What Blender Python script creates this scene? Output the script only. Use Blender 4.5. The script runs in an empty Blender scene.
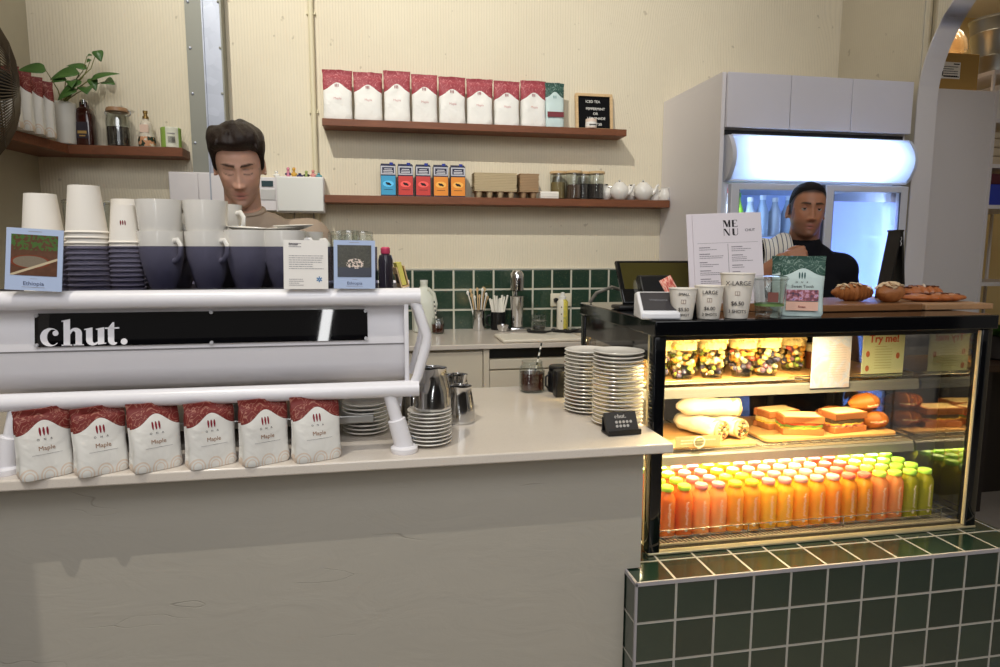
import bpy, bmesh, math, random
from math import sin, cos, pi, radians as R, sqrt, exp
from mathutils import Vector, Matrix, noise
import numpy as np

random.seed(7)
SC = bpy.context.scene
COL = SC.collection

# ---------------------------------------------------------------- camera, world, lights, exposure
def srgb(r, g, b, a=1.0):
    f = lambda c: (c / 12.92 if c <= .04045 else ((c + .055) / 1.055) ** 2.4)
    return (f(r / 255), f(g / 255), f(b / 255), a)

cam_d = bpy.data.cameras.new('camera')
cam = bpy.data.objects.new('camera', cam_d)
COL.objects.link(cam)
cam.location = (-.609, -1.436, 1.384)
cam.rotation_euler = (R(90 - 7.081), R(-.1), R(-10.605))
cam_d.sensor_width = 36
cam_d.lens = 660.33 / 1000 * 36
cam_d.clip_start = .05
SC.camera = cam

SC.view_settings.view_transform = 'Standard'
SC.view_settings.look = 'None'
SC.view_settings.gamma = 1
SC.view_settings.use_curve_mapping = False
SC.view_settings.exposure = 0.0

W = bpy.data.worlds.new('world')
SC.world = W
W.use_nodes = True
bg = W.node_tree.nodes['Background']
bg.inputs[0].default_value = (1.0, .93, .84, 1)
bg.inputs[1].default_value = .13

def light(name, kind, loc, power, color=(1, 1, 1), target=None, rot=None, size=.1, size_y=None, spot=None, blend=.3):
    d = bpy.data.lights.new(name, kind)
    d.energy = power
    d.color = color
    if kind == 'AREA':
        d.size = size
        if size_y:
            d.shape = 'RECTANGLE'
            d.size_y = size_y
    else:
        d.shadow_soft_size = size
    if kind == 'SPOT':
        d.spot_size = R(spot)
        d.spot_blend = blend
    o = bpy.data.objects.new(name, d)
    o.location = loc
    if target is not None:
        o.rotation_euler = (Vector(target) - Vector(loc)).to_track_quat('-Z', 'Y').to_euler()
    elif rot:
        o.rotation_euler = rot
    COL.objects.link(o)
    return o

# hard key: a spotlight under the high ceiling, in front of the bar and to the left
light('ceiling_spotlight', 'SPOT', (-1.9, -1.5, 5.3), 880, (1, .968, .885), target=(-.52, 1.96, 2.95), size=.015, spot=46, blend=1.0)
light('ceiling_spotlight', 'SPOT', (-1.9, -1.5, 5.3), 330, (1, .94, .82), target=(-.5, .15, .6), size=.015, spot=42, blend=.8)
light('front_fill_light', 'AREA', (-.5, -2.3, 3.5), 37, (.97, .975, 1), target=(-.3, .4, .8), size=2.2, size_y=1.2)  # unseen fill, added to brighten the counter more than the back wall
# daylight through the high shop window behind the camera
light('shopfront_daylight', 'AREA', (-.3, -4.1, 3.6), 50, (.96, .97, 1), target=(0, 1, 1.2), size=4.5, size_y=2.6)
# general ceiling lighting over the staff aisle
light('ceiling_panel_light', 'AREA', (.1, .3, 5.2), 13, (1, .95, .86), rot=(0, 0, 0), size=2.5, size_y=1.5)
light('nameplate_streak_light', 'AREA', (-1.075, -4.19, 1.9), 11, (1, 1, 1), rot=(R(90), R(9), 0), size=.085, size_y=2.4)  # strip source added and tilted to reflect as a streak in the nameplate
light('storeroom_light', 'AREA', (2.95, 2.0, 2.97), 6, (1, .82, .60), rot=(0, 0, 0), size=.6, size_y=.4)

# ---------------------------------------------------------------- materials
MATS = {}
def M(name, color=(.8, .8, .8, 1), rough=.5, metal=0., spec=.5, coat=0., trans=0., ior=1.45, emit=None, estr=0., sss=0.):
    if name in MATS:
        return MATS[name]
    m = bpy.data.materials.new(name)
    m.use_nodes = True
    b = m.node_tree.nodes['Principled BSDF']
    b.inputs['Base Color'].default_value = color
    b.inputs['Roughness'].default_value = rough
    b.inputs['Metallic'].default_value = metal
    b.inputs['Specular IOR Level'].default_value = spec
    b.inputs['Coat Weight'].default_value = coat
    b.inputs['Coat Roughness'].default_value = .08
    b.inputs['Transmission Weight'].default_value = trans
    b.inputs['IOR'].default_value = ior
    if sss:
        b.inputs['Subsurface Weight'].default_value = sss
        b.inputs['Subsurface Radius'].default_value = (.02, .008, .004)
        b.inputs['Subsurface Scale'].default_value = .5
    if emit:
        b.inputs['Emission Color'].default_value = emit
        b.inputs['Emission Strength'].default_value = estr
    MATS[name] = m
    return m

class NT:
    """short hand for node trees"""
    def __init__(s, m):
        s.t = m.node_tree
        s.b = s.t.nodes.get('Principled BSDF')
    def n(s, typ, **kw):
        x = s.t.nodes.new('ShaderNode' + typ)
        for k, v in kw.items():
            if k.startswith('i_'):
                key = k[2:].replace('_', ' ')
                for i in x.inputs:
                    if i.name == key:
                        i.default_value = v
                        break
            else:
                setattr(x, k, v)
        return x
    def l(s, a, b):
        s.t.links.new(a, b)
    def math(s, op, a, b=None, c=None):
        x = s.n('Math', operation=op)
        for i, v in enumerate((a, b, c)):
            if v is None:
                continue
            if isinstance(v, (int, float)):
                x.inputs[i].default_value = v
            else:
                s.l(v, x.inputs[i])
        return x.outputs[0]
    def mix(s, fac, a, b):
        x = s.n('Mix', data_type='RGBA')
        for i, v in ((0, fac), (6, a), (7, b)):
            if isinstance(v, (int, float, tuple)):
                x.inputs[i].default_value = v
            else:
                s.l(v, x.inputs[i])
        return x.outputs[2]
    def ramp(s, fac, stops, interp='LINEAR'):
        x = s.n('ValToRGB')
        x.color_ramp.interpolation = interp
        e = x.color_ramp.elements
        while len(e) < len(stops):
            e.new(.5)
        for i, (p, c) in enumerate(stops):
            e[i].position = p
            e[i].color = c
        s.l(fac, x.inputs[0])
        return x.outputs[0]
    def coord(s, which='Object', scale=None, loc=None):
        c = s.n('TexCoord').outputs[which]
        if scale or loc:
            mp = s.n('Mapping')
            if scale: mp.inputs['Scale'].default_value = scale
            if loc: mp.inputs['Location'].default_value = loc
            s.l(c, mp.inputs[0])
            c = mp.outputs[0]
        return c
    def noise(s, vec, scale, detail=3, rough=.5, dist=0):
        x = s.n('TexNoise', i_Scale=scale, i_Detail=detail, i_Roughness=rough, i_Distortion=dist)
        if vec is not None: s.l(vec, x.inputs['Vector'])
        return x.outputs['Fac']
    def bump(s, h, strength=.3, dist=.01):
        x = s.n('Bump', i_Strength=strength, i_Distance=dist)
        s.l(h, x.inputs['Height'])
        s.l(x.outputs[0], s.b.inputs['Normal'])

def glassy(name, tint=(1, 1, 1, 1), gloss=1.0, rough=.0, minr=0.02, scatter=0.0, sc_col=(1, 1, 1, 1)):
    """thin sheet glass: what passes is tinted, the rest mirrors by fresnel"""
    m = bpy.data.materials.new(name)
    m.use_nodes = True
    t = NT(m)
    t.t.nodes.remove(t.b)
    out = t.t.nodes['Material Output']
    tr = t.n('BsdfTransparent'); tr.inputs[0].default_value = tint
    gl = t.n('BsdfGlossy'); gl.inputs['Roughness'].default_value = rough
    g_ = t.n('NewGeometry'); vm = t.n('VectorMath', operation='DOT_PRODUCT')
    t.l(g_.outputs['Normal'], vm.inputs[0]); t.l(g_.outputs['Incoming'], vm.inputs[1])
    c_ = t.math('SUBTRACT', 1, t.math('ABSOLUTE', vm.outputs['Value']))
    f = t.math('ADD', .03, t.math('MULTIPLY', t.math('POWER', c_, 5), .9))
    f = t.math('MINIMUM', t.math('MULTIPLY', t.math('MAXIMUM', f, minr), gloss), 1)
    base = tr.outputs[0]
    if scatter:
        df = t.n('BsdfDiffuse'); df.inputs[0].default_value = sc_col
        tl = t.n('BsdfTranslucent'); tl.inputs[0].default_value = sc_col
        a = t.n('AddShader'); t.l(df.outputs[0], a.inputs[0]); t.l(tl.outputs[0], a.inputs[1])
        mx0 = t.n('MixShader'); mx0.inputs[0].default_value = scatter
        t.l(tr.outputs[0], mx0.inputs[1]); t.l(a.outputs[0], mx0.inputs[2])
        base = mx0.outputs[0]
    mx = t.n('MixShader')
    t.l(f, mx.inputs[0]); t.l(base, mx.inputs[1]); t.l(gl.outputs[0], mx.inputs[2])
    t.l(mx.outputs[0], out.inputs[0])
    MATS[name] = m
    return m

# walls: cream paint over fine vertical ribs with rubbed patches
def wall_mat(name, c1, c2, ribs=True, axis=0):
    m = M(name, c1, .75, spec=.25)
    t = NT(m)
    co = t.coord('Object')
    nz = t.noise(co, 1.6, 5, .6)
    cc = t.mix(t.ramp(nz, [(.35, (0, 0, 0, 1)), (.7, (1, 1, 1, 1))]), c1, c2)
    if ribs:
        sep = t.n('SeparateXYZ'); t.l(co, sep.inputs[0])
        x = sep.outputs[axis]
        wob = t.math('MULTIPLY', t.noise(co, 2.6, 1, .4), t.math('MULTIPLY', t.ramp(t.noise(co, 1.3, 0), [(.60, (0, 0, 0, 1)), (.74, (1, 1, 1, 1))]), .11))
        ph = t.math('MULTIPLY', t.math('ADD', x, wob), 2 * pi / .0135)
        s = t.math('POWER', t.math('ABSOLUTE', t.math('SINE', t.math('MULTIPLY', ph, .5))), .6)
        fine = t.noise(co, 60, 3, .6)
        h = t.math('ADD', t.math('MULTIPLY', s, .7), t.math('MULTIPLY', fine, .25))
        t.bump(h, .42, .004)
        cc = t.mix(t.math('MULTIPLY', t.math('SUBTRACT', 1, s), .20), cc, tuple(v * .62 for v in c2[:3]) + (1,))
        spots = t.ramp(t.noise(co, 22, 2, .5), [(.71, (0, 0, 0, 1)), (.75, (1, 1, 1, 1))])
        cc = t.mix(t.math('MULTIPLY', spots, .35), cc, srgb(120, 105, 80))
    else:
        t.bump(t.noise(co, 30, 4), .2, .004)
    t.l(cc, t.b.inputs['Base Color'])
    return m
wall_cream = wall_mat('cream_ribbed_plaster', srgb(226, 216, 192), srgb(219, 208, 184))
wall_side = wall_mat('cream_plaster_side', srgb(214, 205, 184), srgb(206, 197, 176), axis=1)
wall_left_m = wall_mat('grey_cream_plaster', srgb(196, 189, 168), srgb(182, 174, 152), ribs=False)
white_wall = wall_mat('white_wall_paint', srgb(222, 216, 214), srgb(216, 210, 208), ribs=False)
store_wall = wall_mat('store_wall_paint', srgb(226, 204, 150), srgb(220, 196, 142), ribs=False)

def plaster_mat():
    m = M('trowelled_plaster', srgb(196, 190, 174), .62, spec=.3)
    t = NT(m)
    co = t.coord('Object')
    nz = t.noise(co, 2.2, 5, .62)
    cc = t.mix(nz, srgb(170, 165, 154), srgb(180, 174, 162))
    # a few trowel scratches
    co2 = t.coord('Object', (1.0, 1, 3.2))
    v = t.n('TexVoronoi', feature='DISTANCE_TO_EDGE', i_Scale=2.3)
    dn = t.n('TexNoise', i_Scale=2.2, i_Detail=3.0)
    t.l(co2, dn.inputs['Vector'])
    va = t.n('VectorMath', operation='ADD')
    t.l(co2, va.inputs[0]); t.l(dn.outputs['Color'], va.inputs[1])
    t.l(va.outputs[0], v.inputs['Vector'])
    line = t.ramp(v.outputs['Distance'], [(0, (1, 1, 1, 1)), (.012, (0, 0, 0, 1))])
    gate = t.ramp(t.noise(co, 5.1, 1), [(.60, (0, 0, 0, 1)), (.64, (1, 1, 1, 1))])
    sc = t.math('MULTIPLY', line, gate)
    cc = t.mix(t.math('MULTIPLY', sc, .28), cc, srgb(120, 112, 100))
    t.l(cc, t.b.inputs['Base Color'])
    fold = t.noise(t.coord('Object', (1, 1, 2.5)), 5, 4, .6, 1.2)
    t.bump(t.math('ADD', t.math('MULTIPLY', fold, .6), t.math('MULTIPLY', sc, -.5)), .28, .01)
    return m
plaster = plaster_mat()

def tile_mat(name, size, off, grout=.05, c1=srgb(34, 52, 44), c2=srgb(22, 36, 30), gc=srgb(176, 172, 160), up='z', fleck=.0):
    """square glazed tiles with grout, on world-aligned faces"""
    m = M(name, c1, .15, spec=.8, coat=.5)
    t = NT(m)
    co = t.coord('Object')
    sep = t.n('SeparateXYZ'); t.l(co, sep.inputs[0])
    geo = t.n('NewGeometry'); sn = t.n('SeparateXYZ'); t.l(geo.outputs['Normal'], sn.inputs[0])
    ds, cells = [], []
    for i in range(3):
        u = t.math('DIVIDE', t.math('SUBTRACT', sep.outputs[i], off[i]), size)
        fr = t.math('FRACT', u)
        d = t.math('MINIMUM', fr, t.math('SUBTRACT', 1, fr))
        # ignore the axis the face looks along
        w = t.math('GREATER_THAN', t.math('ABSOLUTE', sn.outputs[i]), .7)
        ds.append(t.math('ADD', d, w))
        cells.append(t.math('FLOOR', t.math('ADD', u, .001)))
    d = t.math('MINIMUM', t.math('MINIMUM', ds[0], ds[1]), ds[2])
    g = t.math('LESS_THAN', d, grout)
    cb = t.n('CombineXYZ')
    for i in range(3): t.l(cells[i], cb.inputs[i])
    wn = t.n('TexWhiteNoise', noise_dimensions='3D'); t.l(cb.outputs[0], wn.inputs[0])
    cc = t.mix(wn.outputs['Value'], c1, c2)
    cc = t.mix(t.math('MULTIPLY', t.noise(co, 40, 4), .35), cc, srgb(50, 70, 58))
    if fleck:
        fl = t.ramp(t.noise(co, 260, 2), [(.66, (0, 0, 0, 1)), (.72, (1, 1, 1, 1))])
        cc = t.mix(t.math('MULTIPLY', fl, fleck), cc, srgb(150, 160, 120))
    cc = t.mix(g, cc, gc)
    t.l(cc, t.b.inputs['Base Color'])
    t.l(t.math('ADD', .13, t.math('MULTIPLY', g, .6)), t.b.inputs['Roughness'])
    edge = t.math('MINIMUM', t.math('MULTIPLY', d, 1 / (grout * 2.0)), 1)
    t.bump(t.math('ADD', edge, t.math('MULTIPLY', t.noise(co, 18, 2), .35)), .4, .003)
    return m

def wood_mat(name, c1, c2, rough=.45, scale=1., axis=0, bands=14):
    m = M(name, c1, rough, spec=.4)
    t = NT(m)
    s = [3, 3, 3]; s[axis] = .35
    co = t.coord('Object', tuple(v * scale for v in s))
    n1 = t.noise(co, 6, 6, .65, 1.5)
    w = t.math('FRACT', t.math('MULTIPLY', n1, bands / 4))
    cc = t.mix(n1, c1, c2)
    cc = t.mix(t.math('MULTIPLY', w, .35), cc, tuple(v * .55 for v in c2[:3]) + (1,))
    t.l(cc, t.b.inputs['Base Color'])
    t.bump(n1, .12, .003)
    return m
walnut = wood_mat('walnut_shelf_wood', srgb(142, 88, 58), srgb(112, 66, 42))
board_wood = wood_mat('light_board_wood', srgb(214, 172, 112), srgb(190, 142, 84), .5, 1.2)
acacia = wood_mat('acacia_board_wood', srgb(168, 120, 78), srgb(112, 72, 44), .4, 1.5)
pine = wood_mat('pale_pine_wood', srgb(224, 194, 150), srgb(208, 174, 126), .5, 2)

white_lac = M('white_lacquer', srgb(226, 223, 224), .32, spec=.5)
machine_white = M('machine_white_enamel', srgb(238, 236, 240), .28, coat=.25)
black_gloss = M('black_gloss', srgb(10, 11, 14), .06, spec=.6)
black_satin = M('black_satin', srgb(16, 16, 18), .35)
black_matte = M('black_matte', srgb(22, 22, 24), .7)
chrome = M('polished_steel', srgb(205, 205, 205), .14, 1.0)
steel = M('brushed_steel', srgb(178, 178, 176), .32, 1.0)
ceramic = M('white_ceramic', srgb(232, 228, 220), .18, coat=.3)
paper = M('white_paper', srgb(234, 230, 224), .8, spec=.1)
cup_paper = M('cup_paper', srgb(238, 232, 222), .6, spec=.2)
cabinet_white = M('cabinet_white', srgb(224, 219, 219), .5, spec=.35)
cream_lam = M('cream_laminate', srgb(216, 206, 186), .45, spec=.35)
ink = M('dark_ink', srgb(52, 48, 50), .8, spec=.1)
grey_ink = M('grey_ink', srgb(150, 146, 150), .8, spec=.1)
red_ink = M('maroon_ink', srgb(134, 40, 52), .7, spec=.1)
brown_ink = M('brown_ink', srgb(150, 112, 84), .7, spec=.1)
card_blue = M('pale_blue_card', srgb(176, 192, 222), .6, spec=.2)
clear = glassy('clear_glass')
clear2 = glassy('bottle_clear_glass', (.94, .96, .95, 1), 1.5, minr=.06)
smoke = glassy('smoked_acrylic', (.40, .40, .50, 1), .9)

def stone_mat():
    m = M('pale_stone_worktop', srgb(216, 206, 194), .22, coat=.25)
    t = NT(m)
    co = t.coord('Object')
    c = t.mix(t.noise(co, 5, 5), srgb(212, 202, 190), srgb(222, 213, 202))
    sp = t.ramp(t.noise(co, 300, 1), [(.64, (0, 0, 0, 1)), (.7, (1, 1, 1, 1))])
    t.l(t.mix(t.math('MULTIPLY', sp, .18), c, srgb(160, 148, 134)), t.b.inputs['Base Color'])
    return m
stone = stone_mat()

# ---------------------------------------------------------------- mesh building
class MB:
    def __init__(s):
        s.v, s.f, s.m, s.k = [], [], [], 0
    def use(s, k):
        s.k = k
        return s
    def add(s, vs, fs):
        o = len(s.v)
        s.v += [tuple(p) for p in vs]
        for f in fs:
            s.f.append(tuple(i + o for i in f)); s.m.append(s.k)
        return s
    def box(s, x0, x1, y0, y1, z0, z1):
        vs = [(x, y, z) for z in (z0, z1) for y in (y0, y1) for x in (x0, x1)]
        return s.add(vs, [(0, 2, 3, 1), (4, 5, 7, 6), (0, 1, 5, 4), (2, 6, 7, 3), (0, 4, 6, 2), (1, 3, 7, 5)])
    def rbox(s, x0, x1, y0, y1, z0, z1, r=.005, seg=3):
        """box with rounded vertical corners and softened top/bottom edges"""
        cx, cy, hx, hy = (x0 + x1) / 2, (y0 + y1) / 2, (x1 - x0) / 2, (y1 - y0) / 2
        r = min(r, hx * .99, hy * .99, (z1 - z0) * .49)
        rings = []
        lv = [(z0, r), (z0 + r * .3, r * .3), (z0 + r, 0), (z1 - r, 0), (z1 - r * .3, r * .3), (z1, r)]
        for z, ins in lv:
            ring = []
            for q, (sx, sy) in enumerate(((1, 1), (-1, 1), (-1, -1), (1, -1))):
                for k in range(seg + 1):
                    a = pi / 2 * (q + k / seg)
                    rr = r * 1.0
                    ring.append((cx + sx * (hx - r) + cos(a) * max(rr - ins, 0.0001), cy + sy * (hy - r) + sin(a) * max(rr - ins, .0001), z))
            rings.append(ring)
        return s.rings(rings, True, True)
    def rings(s, rings, cap0=True, cap1=True, close=True):
        n = len(rings[0]); vs = [p for r in rings for p in r]; fs = []
        for i in range(len(rings) - 1):
            for j in range(n if close else n - 1):
                a, b = i * n + j, i * n + (j + 1) % n
                fs.append((a, b, b + n, a + n))
        if cap0: fs.append(tuple(range(n - 1, -1, -1)))
        if cap1: fs.append(tuple(range((len(rings) - 1) * n, len(rings) * n)))
        return s.add(vs, fs)
    def lathe(s, prof, c=(0, 0, 0), n=24, sx=1, sy=1, e=2., cap0=True, cap1=True, rot=0):
        rings = []
        for r, z in prof:
            ring = []
            for j in range(n):
                a = 2 * pi * j / n + rot
                ca, sa = cos(a), sin(a)
                k = 1 if e == 2 else 1 / (abs(ca) ** e + abs(sa) ** e) ** (1 / e)
                ring.append((c[0] + r * k * ca * sx, c[1] + r * k * sa * sy, c[2] + z))
            rings.append(ring)
        return s.rings(rings, cap0 and prof[0][0] > 1e-6 or cap0, cap1)
    def tube(s, pts, r, n=8, closed=False, flat=1.0):
        P = [Vector(p) for p in pts]
        rr = r if isinstance(r, (list, tuple)) else [r] * len(P)
        rings = []; up = None
        for i, p in enumerate(P):
            if closed: d = P[(i + 1) % len(P)] - P[i - 1]
            else: d = P[min(i + 1, len(P) - 1)] - P[max(i - 1, 0)]
            d = d.normalized() if d.length > 1e-9 else Vector((0, 0, 1))
            if up is None:
                up = Vector((0, 0, 1)) if abs(d.z) < .9 else Vector((1, 0, 0))
            u = d.cross(up)
            if u.length < 1e-5: u = d.orthogonal()
            u.normalize(); w = u.cross(d).normalized(); up = w
            rings.append([tuple(p + (u * cos(2 * pi * j / n) + w * sin(2 * pi * j / n) * flat) * rr[i]) for j in range(n)])
        if closed:
            rings.append(rings[0]); return s.rings(rings, False, False)
        return s.rings(rings)
    def prism(s, poly, a0, a1, plane='xz'):
        def pt(p, a):
            if plane == 'xz': return (p[0], a, p[1])
            if plane == 'xy': return (p[0], p[1], a)
            return (a, p[0], p[1])
        n = len(poly)
        area = sum(poly[i][0] * poly[(i + 1) % n][1] - poly[(i + 1) % n][0] * poly[i][1] for i in range(n))
        vs = [pt(p, a0) for p in poly] + [pt(p, a1) for p in poly]
        fs = [tuple(range(n)), tuple(range(2 * n - 1, n - 1, -1))] + [(i, i + n, (i + 1) % n + n, (i + 1) % n) for i in range(n)]
        flip = (area < 0) != (plane == 'xz')
        if not flip: fs = [tuple(reversed(f)) for f in fs]
        return s.add(vs, fs)
    def ell(s, c, r, n=16, m=10, rot=None):
        rings = []
        for i in range(m + 1):
            t = pi * i / m
            ring = []
            for j in range(n):
                a = 2 * pi * j / n
                v = Vector((r[0] * sin(t) * cos(a), r[1] * sin(t) * sin(a), -r[2] * cos(t)))
                if rot: v = rot @ v
                ring.append((c[0] + v.x, c[1] + v.y, c[2] + v.z))
            rings.append(ring)
        return s.rings(rings, False, False)
    def cyl(s, p0, p1, r0, r1=None, n=16):
        return s.tube([p0, p1], [r0, r0 if r1 is None else r1], n)
    def sheet(s, fn, nu, nv, closeu=False):
        vs = [fn(i / nu, j / nv) for j in range(nv + 1) for i in range(nu + (0 if closeu else 1))]
        n = nu if closeu else nu + 1; fs = []
        for j in range(nv):
            for i in range(nu):
                a, b = j * n + i, j * n + (i + 1) % n
                fs.append((a, b, b + n, a + n))
        return s.add(vs, fs)
    def xf(s, mat):
        s.v = [tuple(mat @ Vector(p)) for p in s.v]
        return s
    def mesh(s, name, mats, smooth=35):
        me = bpy.data.meshes.new(name)
        me.from_pydata(s.v, [], s.f)
        ms = mats if isinstance(mats, (list, tuple)) else [mats]
        for m in ms: me.materials.append(m)
        if len(ms) > 1: me.polygons.foreach_set('material_index', s.m)
        bm = bmesh.new(); bm.from_mesh(me)
        bmesh.ops.remove_doubles(bm, verts=bm.verts, dist=1e-6)
        bmesh.ops.recalc_face_normals(bm, faces=bm.faces)
        bm.to_mesh(me); bm.free()
        if smooth:
            me.polygons.foreach_set('use_smooth', [True] * len(me.polygons))
            me.set_sharp_from_angle(angle=R(smooth))
        return me
    def build(s, name, mats, parent=None, bevel=0, smooth=35, loc=None, rot=None):
        o = bpy.data.objects.new(name, s.mesh(name, mats, smooth))
        COL.objects.link(o)
        if parent: o.parent = parent
        if loc: o.location = loc
        if rot: o.rotation_euler = rot
        if bevel:
            b = o.modifiers.new('bevel', 'BEVEL'); b.width = bevel; b.segments = 2; b.limit_method = 'ANGLE'; b.angle_limit = R(40)
        return o

def tag(o, label, cat, group=None):
    o['label'] = label; o['category'] = cat
    if group: o['group'] = group
    return o
def thing(name, label, cat, loc=(0, 0, 0), rz=0, group=None):
    o = bpy.data.objects.new(name, None)
    o.empty_display_size = .02
    COL.objects.link(o)
    o.location = loc; o.rotation_euler = (0, 0, rz)
    return tag(o, label, cat, group)
def struct(o):
    o['kind'] = 'structure'
    return o
def kids(o):
    return [c for c in COL.objects if c.parent == o]
def dup(o, loc=None, rz=None, label=None, group=None, parent=None, tree=None):
    tree = tree or tree_of(o)
    c = o.copy(); COL.objects.link(c)
    c.parent = parent
    for ch, sub in tree:
        dup(ch, parent=c, tree=sub)
    if loc is not None: c.location = loc
    if rz is not None: c.rotation_euler = (0, 0, rz)
    if label: c['label'] = label
    if group: c['group'] = group
    return c
def tree_of(o):
    return [(c, tree_of(c)) for c in list(o.children)] or []

def text(name, s, size, loc, mat, parent=None, rot=(pi / 2, 0, 0), align='CENTER', bold=0, sx=1.0, depth=.0004, space=1.0):
    cu = bpy.data.curves.new(name, 'FONT')
    cu.body = s; cu.size = size; cu.align_x = align; cu.offset = bold; cu.extrude = depth; cu.space_character = space
    cu.resolution_u = 3
    tmp = bpy.data.objects.new('tmp', cu)
    me = bpy.data.meshes.new_from_object(tmp)
    bpy.data.objects.remove(tmp)
    bpy.data.curves.remove(cu)
    me.materials.clear(); me.materials.append(mat); me.name = name
    for v in me.vertices: v.co.x *= sx
    o = bpy.data.objects.new(name, me); COL.objects.link(o)
    o.location = loc; o.rotation_euler = rot
    if parent: o.parent = parent
    return o

def rule_lines(rows, x0, x1, z0, dz, y, h, seed=1, gap=.06):
    """rows of small print as thin broken bars"""
    rnd = random.Random(seed); b = MB()
    for r in range(rows):
        x = x0; z = z0 - r * dz
        end = x1 - (x1 - x0) * rnd.choice((0, 0, .05, .3))
        while x < end:
            w = rnd.uniform(.02, .07) * (x1 - x0) * 1.6
            b.box(x, min(x + w, end), y - .0003, y + .0003, z - h / 2, z + h / 2)
            x += w + gap * (x1 - x0) * .3
    return b
# ================================================================= THE ROOM
YB = 1.96            # back wall
XL, XR = -2.10, 1.929
ZC = 5.6
CT = .925            # service counter top
floor_m = M('grey_concrete_floor', srgb(150, 144, 138), .4)
t_ = NT(floor_m); t_.l(t_.mix(t_.noise(t_.coord(), 3, 5), srgb(160, 153, 145), srgb(140, 134, 128)), t_.b.inputs['Base Color'])
struct(MB().box(-4.2, 5.4, -4.4, 3.2, -.06, 0).build('floor', floor_m))
struct(MB().box(-4.2, 5.4, -4.4, 3.2, ZC, ZC + .06).build('ceiling', M('ceiling_paint', srgb(222, 216, 200), .8)))
struct(MB().box(XL - .5, XR + .1, YB, YB + .12, 0, ZC).build('wall_back', wall_cream))
# left wall leans out a little towards the street
def lw(y): return XL - .113 * (YB - y)
struct(MB().prism([(lw(YB), YB), (lw(.2), .2), (lw(.2) - .12, .2), (lw(YB) - .12, YB)], 0, ZC, 'xy').build('wall_left', wall_left_m))
# blocker added out of frame, sized so its edge shadows the counter front
struct(MB().box(-2.6, -1.566, -.56, -.50, 0, 2.55).build('shadow_blocker', white_wall))
# the shopfront behind the camera: dark lower wall, slot added for the nameplate streak, glazing above
front_m = M('dark_shopfront_panel', srgb(52, 48, 44), .6)
struct(MB().box(-4.2, -1.13, -4.3, -4.2, 0, 2.0).box(-1.02, 5.4, -4.3, -4.2, 0, 2.0).box(-4.2, 5.4, -4.3, -4.2, 5.0, ZC).build('wall_front', front_m))
# right wall with its arched opening
def arch_wall():
    b = MB()
    y0, y1, zs, r = .285, 1.385, 2.10, .55
    yc = (y0 + y1) / 2
    n = 28
    arc = [(yc + r * cos(pi * i / n), zs + r * sin(pi * i / n)) for i in range(n + 1)]   # from far side to near
    X0, X1 = XR, XR + .10
    # solid parts as strips so the opening stays clean
    b.prism([(y1, 0), (YB, 0), (YB, ZC), (y1, ZC)], X0, X1, 'yz')
    b.prism([(-.6, 0), (y0, 0), (y0, ZC), (-.6, ZC)], X0, X1, 'yz')
    for i in range(n):
        (a0, b0), (a1, b1) = arc[i], arc[i + 1]
        b.prism([(a1, b1), (a0, b0), (a0, ZC), (a1, ZC)], X0, X1, 'yz')
    return b, arc
b, arc = arch_wall()
struct(b.build('wall_right', wall_side))
# smooth white lining of the arch
b = MB()
lin = [(1.385, 0)] + arc + [(.285, 0)]
ins = []
yc = .835
for (y, z) in lin:
    if z <= 2.1: ins.append((y + (-.006 if y > yc else .006), z))
    else:
        k = 1 - .006 / .55; ins.append((yc + (y - yc) * k, 2.1 + (z - 2.1) * k))
for i in range(len(lin) - 1):
    b.prism([lin[i], lin[i + 1], ins[i + 1], ins[i]], XR - .004, XR + .104, 'yz')
struct(b.build('trim_1', white_wall, smooth=20))
# store room shell
struct(MB().box(XR + .1, 5.4, 2.7, 2.8, 0, ZC).build('wall_store', store_wall))
struct(MB().box(4.6, 4.7, -.6, 2.7, 0, ZC).build('wall_store_side', store_wall))
struct(MB().box(XR + .1, 4.7, -.6, 2.8, 3.0, 3.06).build('ceiling_store', M('ceiling_paint')))

# steel post against the back wall: two folded flanges with screws
def duct():
    g = M('galvanised_steel', srgb(150, 152, 156), .45, .75)
    t = NT(g); v = t.n('TexVoronoi', i_Scale=22.0); t.l(t.coord(), v.inputs['Vector'])
    t.l(t.mix(v.outputs['Color'], srgb(160, 164, 174), srgb(174, 178, 188)), t.b.inputs['Base Color'])
    g2 = M('painted_grey_steel', srgb(138, 138, 128), .5, .3)
    b = MB()
    b.use(1).box(-1.455, -1.373, YB - .05, YB, 0, ZC)
    b.use(0).box(-1.374, -1.297, YB - .075, YB, 0, ZC)
    b.use(0).box(-1.378, -1.372, YB - .083, YB - .05, 0, ZC)
    b.use(1).box(-1.30, -1.293, YB - .083, YB, 0, ZC)
    for z in (1.66, 1.88, 2.1, 2.3, 2.5):
        b.use(0).lathe([(.006, 0), (.006, .002), (.002, .004)], n=10)
        for i in range(len(b.v) - 30, len(b.v)):
            x, y, zz = b.v[i]; b.v[i] = (-1.44 + x, YB - .051 - zz, z + y)
        b.use(1).lathe([(.006, 0), (.006, .002), (.002, .004)], n=10)
        for i in range(len(b.v) - 30, len(b.v)):
            x, y, zz = b.v[i]; b.v[i] = (-1.305 + x, YB - .076 - zz, z + y)
    b.v = [(x + .022, y, z) for x, y, z in b.v]
    return b.build('column', [g, g2])
struct(duct())
# surface pipe
b = MB()
b.tube([(-.885, YB - .016, 0.9), (-.885, YB - .016, 3.4), (-.885, YB - .016, ZC)], .013, 12)
for z in (1.2, 1.75, 2.05, 2.5):
    b.box(-.906, -.864, YB - .012, YB, z - .008, z + .008)
tag(b.build('conduit_pipe', M('cream_pipe_paint', srgb(214, 204, 172), .5)), 'thin cream painted pipe running up the back wall left of the shelves', 'pipe')

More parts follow.
